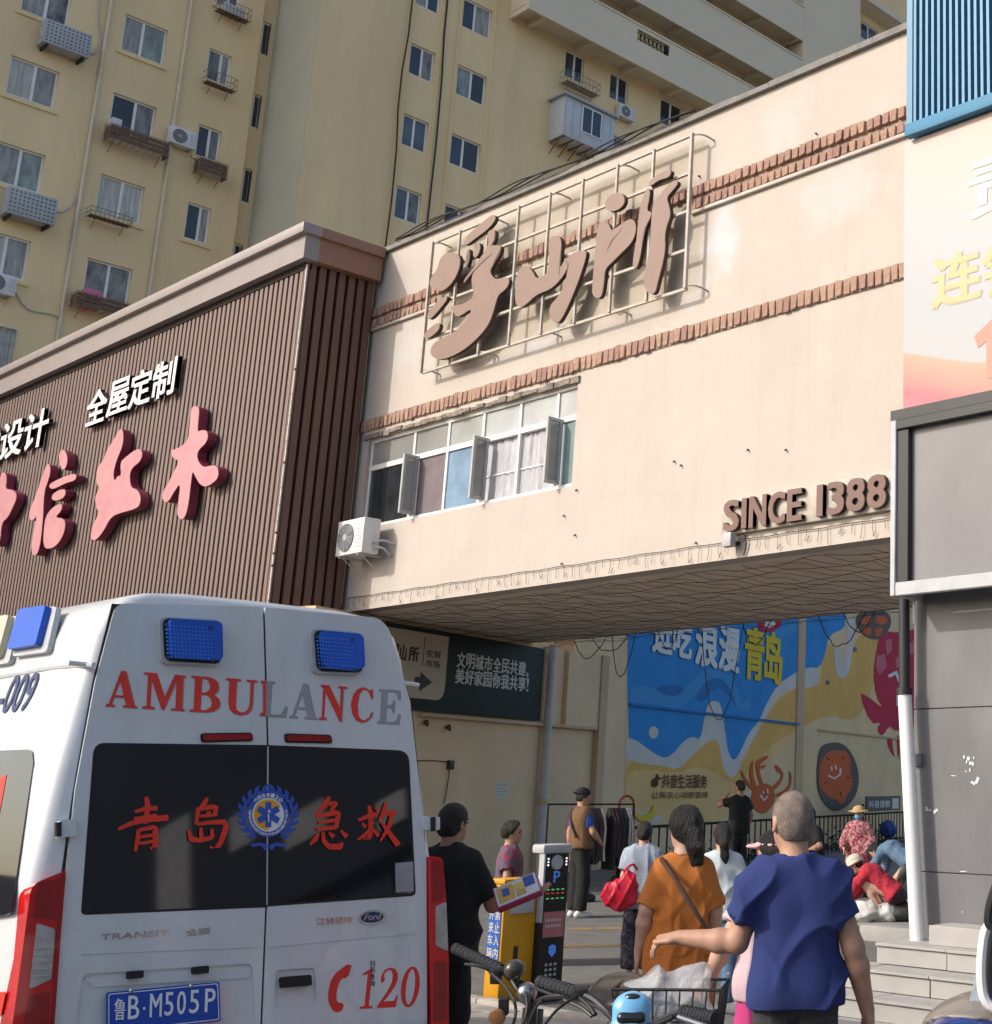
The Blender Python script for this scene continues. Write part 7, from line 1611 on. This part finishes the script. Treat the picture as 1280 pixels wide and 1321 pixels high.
# bags as soft lumps
def lump(nm, label, cat, c, parts_, m, h=.02, fold=None):
    c = Vector(c); lo = np.min([np.array(p[0])-np.array(p[1]) for p in parts_], 0)-.06; hi = np.max([np.array(p[0])+np.array(p[1]) for p in parts_], 0)+.06
    f = Field(lo, hi, h)
    for p in parts_: f.ell(p[0], p[1], .05, planes=[((0, 0, .003), (0, 0, -1))] if len(p) < 3 else ())
    e = empty(nm, c, label, cat); grow('shell', f, m, e, Matrix.Translation(c) @ Matrix.Rotation(YAW, 4, 'Z'), fold, 1); return e
m_rb = mat('bag_red', (.52, .012, .035), .35, .12, 6)
p = at(803, 1146, 13.0)
rb = lump('red_shopping_bag', 'crumpled red plastic bag hanging from the hand of the woman in grey', 'bag', p, [((-.02, 0, -.06), (.15, .045, .13), 1), ((-.08, 0, -.05), (.10, .045, .10), 1), ((.05, 0, .04), (.08, .035, .12), 1)], m_rb, .010, creases(.03, [(.8, 26, 1.0), (-.5, 30, .9), (2.0, 24, .6)], 5))
MB().tube(smooth_line([p+Vector((0, 0, .14)), p+_r*.08+Vector((0, 0, .22)), at(822, 1122, 13.05)]), .012, 5).build('handle', m_rb, rb)
pb = onZ(1140, 1186, .17)
lump('white_sack', 'white plastic sack of goods on the kerb before the crouching woman', 'sack', onZ(1128, 1188, .17), [((-.12, 0, .10), (.22, .18, .14)), ((.15, .02, .09), (.16, .16, .10))], mat('sack_white', (.55, .55, .52), .6, .15, 5), .016, folds(.03, 9, 7, 4, 9))
lump('dark_bag', 'dark olive bag of vegetables right of the white sack', 'bag', onZ(1157, 1188, .17), [((0, 0, .08), (.20, .15, .10)), ((.1, .05, .10), (.12, .12, .11))], mat('sack_dark', (.055, .055, .045), .6, .3, 8), .016, folds(.02, 9, 6, 3, 12))
lump('orange_fruit_pile', 'small pile of orange produce beside the crouching woman', 'produce', onZ(1120, 1172, .17), [((0, 0, .05), (.10, .08, .07)), ((.06, .0, .08), (.06, .06, .06))], mat('produce_orange', (.42, .17, .05), .6, .3, 20), .014, folds(.02, 25, 25, 4, 2))
lump('dark_bundle', 'dark bundle lying on the asphalt by the clothes rail', 'bundle', onZ(720, 1163, 0), [((0, 0, .10), (.35, .2, .16)), ((.3, 0, .06), (.25, .18, .10))], mat('bundle_dark', (.03, .03, .035), .8, .3, 8), .02, folds(.03, 8, 6, 3, 3))
lump('blue_crate_cover', 'blue tarpaulin bundle behind the woman in the straw hat', 'bundle', onZ(1146, 1085, .17), [((0, 0, .35), (.25, .2, .26))], mat('tarp_blue', (.02, .06, .22), .6, .2, 6), .025, folds(.03, 8, 6, 3, 14))
# ------------------------------------------------------------------ electric bicycles parked in the foreground
m_bk = mat('bike_black', (.018, .018, .02), .45, .15, 8); m_grip = mat('grip_rubber', (.022, .024, .03), .75, .2, 60, .6, 160); m_sil = mat('bike_silver', (.35, .35, .36), .3, .1, 8, metal=.9); m_sky = mat('bike_sky_blue', (.16, .42, .68), .3, .05, 4, coat=.6)
def ebike(label, head_p, fwd, group):
    """head_p: steering head in the air; fwd: horizontal riding direction"""
    fwd = Vector(fwd).normalized(); side_ = fwd.cross(UP).normalized(); g = Vector((head_p.x, head_p.y, 0)); e = empty('electric_bicycle', g, label, 'bicycle', group)
    fw_ = g+fwd*.32+UP*.27; rw = g-fwd*.85+UP*.27
    for wc in (fw_, rw):
        w_ = MB(); w_.tube([wc+(fwd*math.cos(a)+UP*math.sin(a))*.245 for a in np.linspace(0, 6.2832, 33)], .03, 8, cap=False); o = w_.build('wheel', m_bk, e, True)
        r_ = MB()
        for k in range(12):
            a = 2*math.pi*k/12; r_.tube([wc, wc+(fwd*math.cos(a)+UP*math.sin(a))*.225], .004, 4)
        r_.lathe([(.05, -.04), (.05, .04)], wc, side_, 12); r_.build('rim', m_sil, o)
    t0 = Vector(head_p)-UP*.12
    for s_ in (-1, 1): MB().tube([t0-UP*.15+side_*s_*.05, fw_+side_*s_*.06], .018, 7).build('fork_leg', m_bk, e, True)
    MB().tube([Vector(head_p), t0-UP*.18], .028, 9).build('steering_stem', m_bk, e, True)
    bb = g-fwd*.35+UP*.28; MB().tube([t0-UP*.1, g-fwd*.1+UP*.33, bb, rw], .03, 8).build('frame_tube', m_bk, e, True)
    MB().tube([bb, g-fwd*.52+UP*.80], .022, 8).build('seat_post', m_bk, e, True)
    return e, g, fwd, side_
# nearer bicycle: sky blue lamp shell, basket behind the saddle
H2 = at(800, 1322, 4.55); S2 = at(803, 1290, 5.15)
fd2 = Vector((H2.x-S2.x, H2.y-S2.y, 0))
eb, g2, f2, sd2 = ebike('electric bicycle with a sky blue lamp shell and wire basket', H2, fd2, 'electric bicycles in the foreground')
def bar(e, pts, r, m, nm, n_=8): return MB().tube(smooth_line([at(*p) for p in pts], 2), r, n_).build(nm, m, e, True)
bar(eb, [(745,1281,4.72),(765,1287,4.66),(782,1303,4.6),(800,1322,4.55),(830,1330,4.42),(858,1314,4.32),(880,1305,4.27)], .0125, m_bk, 'handlebar')
for a, b in (((695,1266,4.85),(748,1281,4.72)), ((880,1305,4.27),(922,1314,4.18))):
    g_ = bar(eb, [a, b], .019, m_grip, 'grip', 12)
    for k in range(9):
        p0 = Vector(a).lerp(Vector(b), .08+.1*k); q = at(*p0); q2 = at(*(Vector(a).lerp(Vector(b), .11+.1*k))); MB().tube([q, q2], .0208, 12).build('grip_ridge', m_grip, g_, True)
bar(eb, [(742,1283,4.70),(760,1296,4.62),(768,1309,4.58)], .007, m_bk, 'brake_lever'); bar(eb, [(876,1312,4.25),(905,1322,4.15),(915,1326,4.12)], .008, m_sil, 'brake_lever')
MB().obox(at(750, 1280, 4.7), RGT*.022, UPV*.018, FWD*.02).build('brake_clamp', m_bk, eb, bevel=.005)
for pts in ([(746,1284,4.68),(720,1300,4.6),(700,1325,4.55)], [(752,1290,4.66),(790,1310,4.5),(800,1340,4.5)], [(868,1312,4.28),(840,1325,4.3),(815,1345,4.4)]): bar(eb, pts, .005, m_cable, 'brake_cable', 6)
# lamp shell
LC = at(815, 1313, 4.42); lf = Field((-.12, -.12, -.14), (.12, .12, .14), .006)
lf.cap((-.024, .0, .03), .032, (.024, .0, .03), .032, .01); lf.cap((-.03, 0, -.04), .036, (.03, 0, -.04), .036, .02); lf.cap((-.028, -.01, -.10), .034, (.028, -.01, -.10), .034, .02); lf.ell((0, 0, 0), (.055, .045, .075), .02)
lm = Matrix.Translation(LC) @ Matrix.Rotation(YAW+.15, 4, 'Z') @ Matrix.Rotation(-.15, 4, 'X')
ls = grow('lamp_shell', lf, m_sky, eb, lm, None, 2)
f_ = Field((-.1, -.1, -.1), (.1, .1, .1), .006); f_.cap((-.026, -.034, .0), .018, (.026, -.034, .0), .018, .01); f_.cap((-.028, -.030, -.075), .020, (.028, -.030, -.075), .020, .02); grow('lamp_lens', f_, m_scr, ls, lm, None, 1)
f_ = Field((-.1, -.1, -.1), (.1, .1, .16), .006); f_.ell((0, -.012, .055), (.030, .026, .014), .01); grow('display', f_, m_scr, ls, lm, None, 1)
f_ = Field((-.25, -.35, -.12), (.25, .35, .15), .012); f_.ell((0, 0, .02), (.12, .15, .045), .03); f_.ell((0, -.10, .03), (.10, .09, .05), .03); f_.ell((0, .12, .01), (.07, .12, .04), .03)
grow('saddle', f_, mat('saddle_black', (.02, .018, .016), .3, .2, 6), eb, Matrix.Translation(S2) @ Matrix.Rotation(math.atan2(-f2.x, f2.y), 4, 'Z'), None, 2)
# wire basket
BC = at(866, 1302, 5.05); bu = Vector((RGT.x, RGT.y, 0)).normalized(); bvv = Vector((FWD.x, FWD.y, 0)).normalized()
def bp(u, v, z): return BC+bu*u+bvv*v+UP*z
bk = MB()
def loop(z, k, r): MB().tube([bp(-.18*k, -.13*k, z), bp(.18*k, -.13*k, z), bp(.18*k, .13*k, z), bp(-.18*k, .13*k, z), bp(-.18*k, -.13*k, z)], r, 5).build('basket_hoop', m_bk, eb)
loop(.08, 1.0, .0055); loop(-.02, .95, .003); loop(-.12, .88, .004)
w0 = None
for t in np.linspace(-1, 1, 9):
    for v in (-1, 1): MB().tube([bp(.18*t, .13*v, .08), bp(.158*t, .114*v, -.14)], .0028, 4).build('basket_wire', m_bk, eb)
for t in np.linspace(-1, 1, 6):
    for v in (-1, 1): MB().tube([bp(.18*v, .13*t, .08), bp(.158*v, .114*t, -.14)], .0028, 4).build('basket_wire', m_bk, eb)
# clear bag in the basket
m_cb = mat('clear_bag', (.66, .68, .70), .18, .2, 14, .6, 30, alpha=.42, coat=.4)
f_ = Field((-.25, -.2, -.2), (.25, .22, .3), .009); f_.ell((-.02, 0, 0), (.155, .11, .12), .03); f_.ell((.06, 0, .08), (.075, .06, .07), .03); f_.ell((-.06, .0, .06), (.09, .06, .05), .03); f_.ell((.10, 0, .12), (.035, .03, .04), .02)
cb = empty('clear_plastic_bag', BC, 'crumpled clear plastic bag sitting in the wire basket', 'bag')
bm_ = Matrix.Translation(BC) @ Matrix.Rotation(YAW, 4, 'Z'); grow('bag_film', f_, m_cb, cb, bm_, creases(.035, [(.8, 24, 1.0), (-.7, 28, .9), (1.6, 22, .6)], 4), 0)
f_ = Field((-.2, -.2, -.2), (.2, .2, .2), .012); f_.ell((-.06, 0, -.02), (.09, .08, .08), .03); grow('dark_contents', f_, mat('contents_navy', (.03, .04, .09), .7, .3, 8), cb, bm_, folds(.02, 14, 10, 6, 6), 1)
f_ = Field((-.2, -.2, -.2), (.2, .2, .2), .012); f_.ell((.07, 0, -.03), (.06, .06, .06), .03); grow('green_contents', f_, mat('contents_green', (.12, .17, .08), .7, .3, 8), cb, bm_, None, 1)
# farther bicycle: black bars with round lamp
H1 = at(684, 1300, 5.75)
eb1, g1, f1, sd1 = ebike('black electric bicycle with a round lamp and long left grip', H1, fd2, 'electric bicycles in the foreground')
bar(eb1, [(645,1249,5.9),(660,1262,5.86),(672,1282,5.8),(684,1300,5.75),(700,1288,5.6),(730,1284,5.5),(762,1288,5.4)], .0125, m_bk, 'handlebar')
g_ = bar(eb1, [(586,1223,6.05),(646,1250,5.9)], .021, m_grip, 'grip', 12)
for k in range(11):
    a, b = Vector((586, 1223, 6.05)), Vector((646, 1250, 5.9)); MB().tube([at(*a.lerp(b, .06+.085*k)), at(*a.lerp(b, .09+.085*k))], .023, 12).build('grip_ridge', m_grip, g_, True)
bar(eb1, [(640,1256,5.85),(620,1246,5.85),(600,1244,5.9)], .006, m_bk, 'brake_lever'); MB().obox(at(640, 1258, 5.86), RGT*.02, UPV*.03, FWD*.02).build('switch_box', m_bk, eb1, bevel=.006)
f_ = Field((-.1, -.1, -.1), (.1, .1, .1), .007); f_.ell((0, 0, 0), (.036, .042, .038), .01); grow('round_lamp', f_, mat('lamp_dark', (.05, .045, .035), .3, .3, 8, coat=.5), eb1, Matrix.Translation(at(664, 1251, 5.72)), None, 1)
MB().tube([at(664, 1262, 5.72), at(676, 1284, 5.74)], .01, 6).build('lamp_stalk', m_bk, eb1); f_ = Field((-.08, -.08, -.08), (.08, .08, .08), .006); f_.ell((0, 0, 0), (.036, .04, .04), .01); grow('stem_clamp', f_, m_sil, eb1, Matrix.Translation(at(680, 1281, 5.70)), None, 1)
MB().lathe([(.03, 0), (.032, .008), (.028, .016), (.01, .02)], at(642, 1311, 5.6), -FWD, 16).build('amber_reflector', mat('reflector_amber', (.22, .10, .04), .3, .2, 10, coat=.6), eb1, True); MB().obox(at(650, 1298, 5.62), RGT*.016, UPV*.03, FWD*.014).build('reflector_bracket', m_bk, eb1)
for pts in ([(632,1254,5.86),(655,1275,5.7),(668,1300,5.6),(660,1330,5.6)], [(650,1256,5.85),(676,1270,5.7),(682,1300,5.6),(672,1330,5.6)], [(700,1290,5.58),(690,1300,5.6),(678,1330,5.6)], [(660,1260,5.8),(690,1275,5.65),(730,1290,5.5)]): bar(eb1, pts, .006, m_cable, 'brake_cable', 6)
bar(eb1, [(728,1290,5.48),(752,1300,5.4),(764,1311,5.36)], .007, m_bk, 'brake_lever')
# scooter at the right edge
sc_ = empty('scooter', onZ(1270, 1321, 0), 'blue scooter with a white framed wind shield at the right edge', 'scooter')
q = at(1262, 1345, 3.3); q0 = Vector((q.x, q.y, 0)); scm = Matrix.Translation(q) @ Matrix.Rotation(YAW-.4, 4, 'Z')
f_ = Field((-.25, -.35, -.2), (.3, .35, .2), .011); f_.ell((.02, 0, 0), (.135, .25, .095), .03); grow('front_cowl', f_, mat('scooter_blue', (.012, .03, .17), .2, .1, 4, coat=.8), sc_, scm, None, 2)
f_ = Field((-.25, -.35, -.2), (.3, .35, .2), .011); f_.ell((.02, .03, .022), (.145, .25, .085), .03, planes=[((0, -.05, .02), (0, -.5, -1))]); grow('cowl_rim', f_, mat('scooter_taupe', (.22, .19, .16), .35, .1, 4, coat=.4), sc_, scm, None, 2)
MB().tube(smooth_line([at(1284, 1185, 3.15), at(1272, 1197, 3.15), at(1268, 1215, 3.15), at(1265, 1255, 3.15), at(1269, 1292, 3.15), at(1288, 1303, 3.15)], 2), .011, 8).build('shield_frame', mat('scooter_white', (.70, .70, .70), .35, .04, 4), sc_, True)
MB().tube(smooth_line([at(1290, 1130, 3.12), at(1277, 1165, 3.12), at(1274, 1192, 3.12), at(1282, 1196, 3.12)], 2), .010, 8).build('mirror_edge', m_bk, sc_, True)
P_ = [at(x, y, 3.17) for x, y in ((1276, 1200), (1330, 1195), (1330, 1310), (1276, 1298), (1270, 1255))]; MB().prism(P_, FWD*.008).build('wind_shield', mat('shield_dark', (.06, .05, .05), .25, .3, 5), sc_)
P_ = [at(x, y, 3.22) for x, y in ((1263, 1240), (1268, 1240), (1266, 1302), (1249, 1302))]; MB().prism(P_, FWD*.004).build('shield_skirt', mat('skirt_pale', (.42, .50, .55), .4, .3, 25), sc_)
MB().tube([q, q0+UP*.3], .05, 10).build('steering_column', m_bk, sc_, True)
for k in (.25, -1.0):
    wc = q0+Vector((math.sin(YAW-.4)*k, -math.cos(YAW-.4)*k, .25)); o = MB().lathe([(.12, -.05), (.22, -.055), (.25, 0), (.22, .055), (.12, .05)], wc, Vector((math.cos(YAW-.4), math.sin(YAW-.4), 0)), 24).build('wheel', m_bk, sc_, True); MB().lathe([(.11, -.03), (.11, .03)], wc, Vector((math.cos(YAW-.4), math.sin(YAW-.4), 0)), 16).build('rim', m_sil, o)
MB().obox(q0+UP*.35+Vector((-math.sin(YAW-.4)*.4, math.cos(YAW-.4)*.4, 0)), Vector((math.cos(YAW-.4), math.sin(YAW-.4), 0))*.13, Vector((-math.sin(YAW-.4), math.cos(YAW-.4), 0))*.5, UP*.08).build('footboard', m_bk, sc_, bevel=.03)
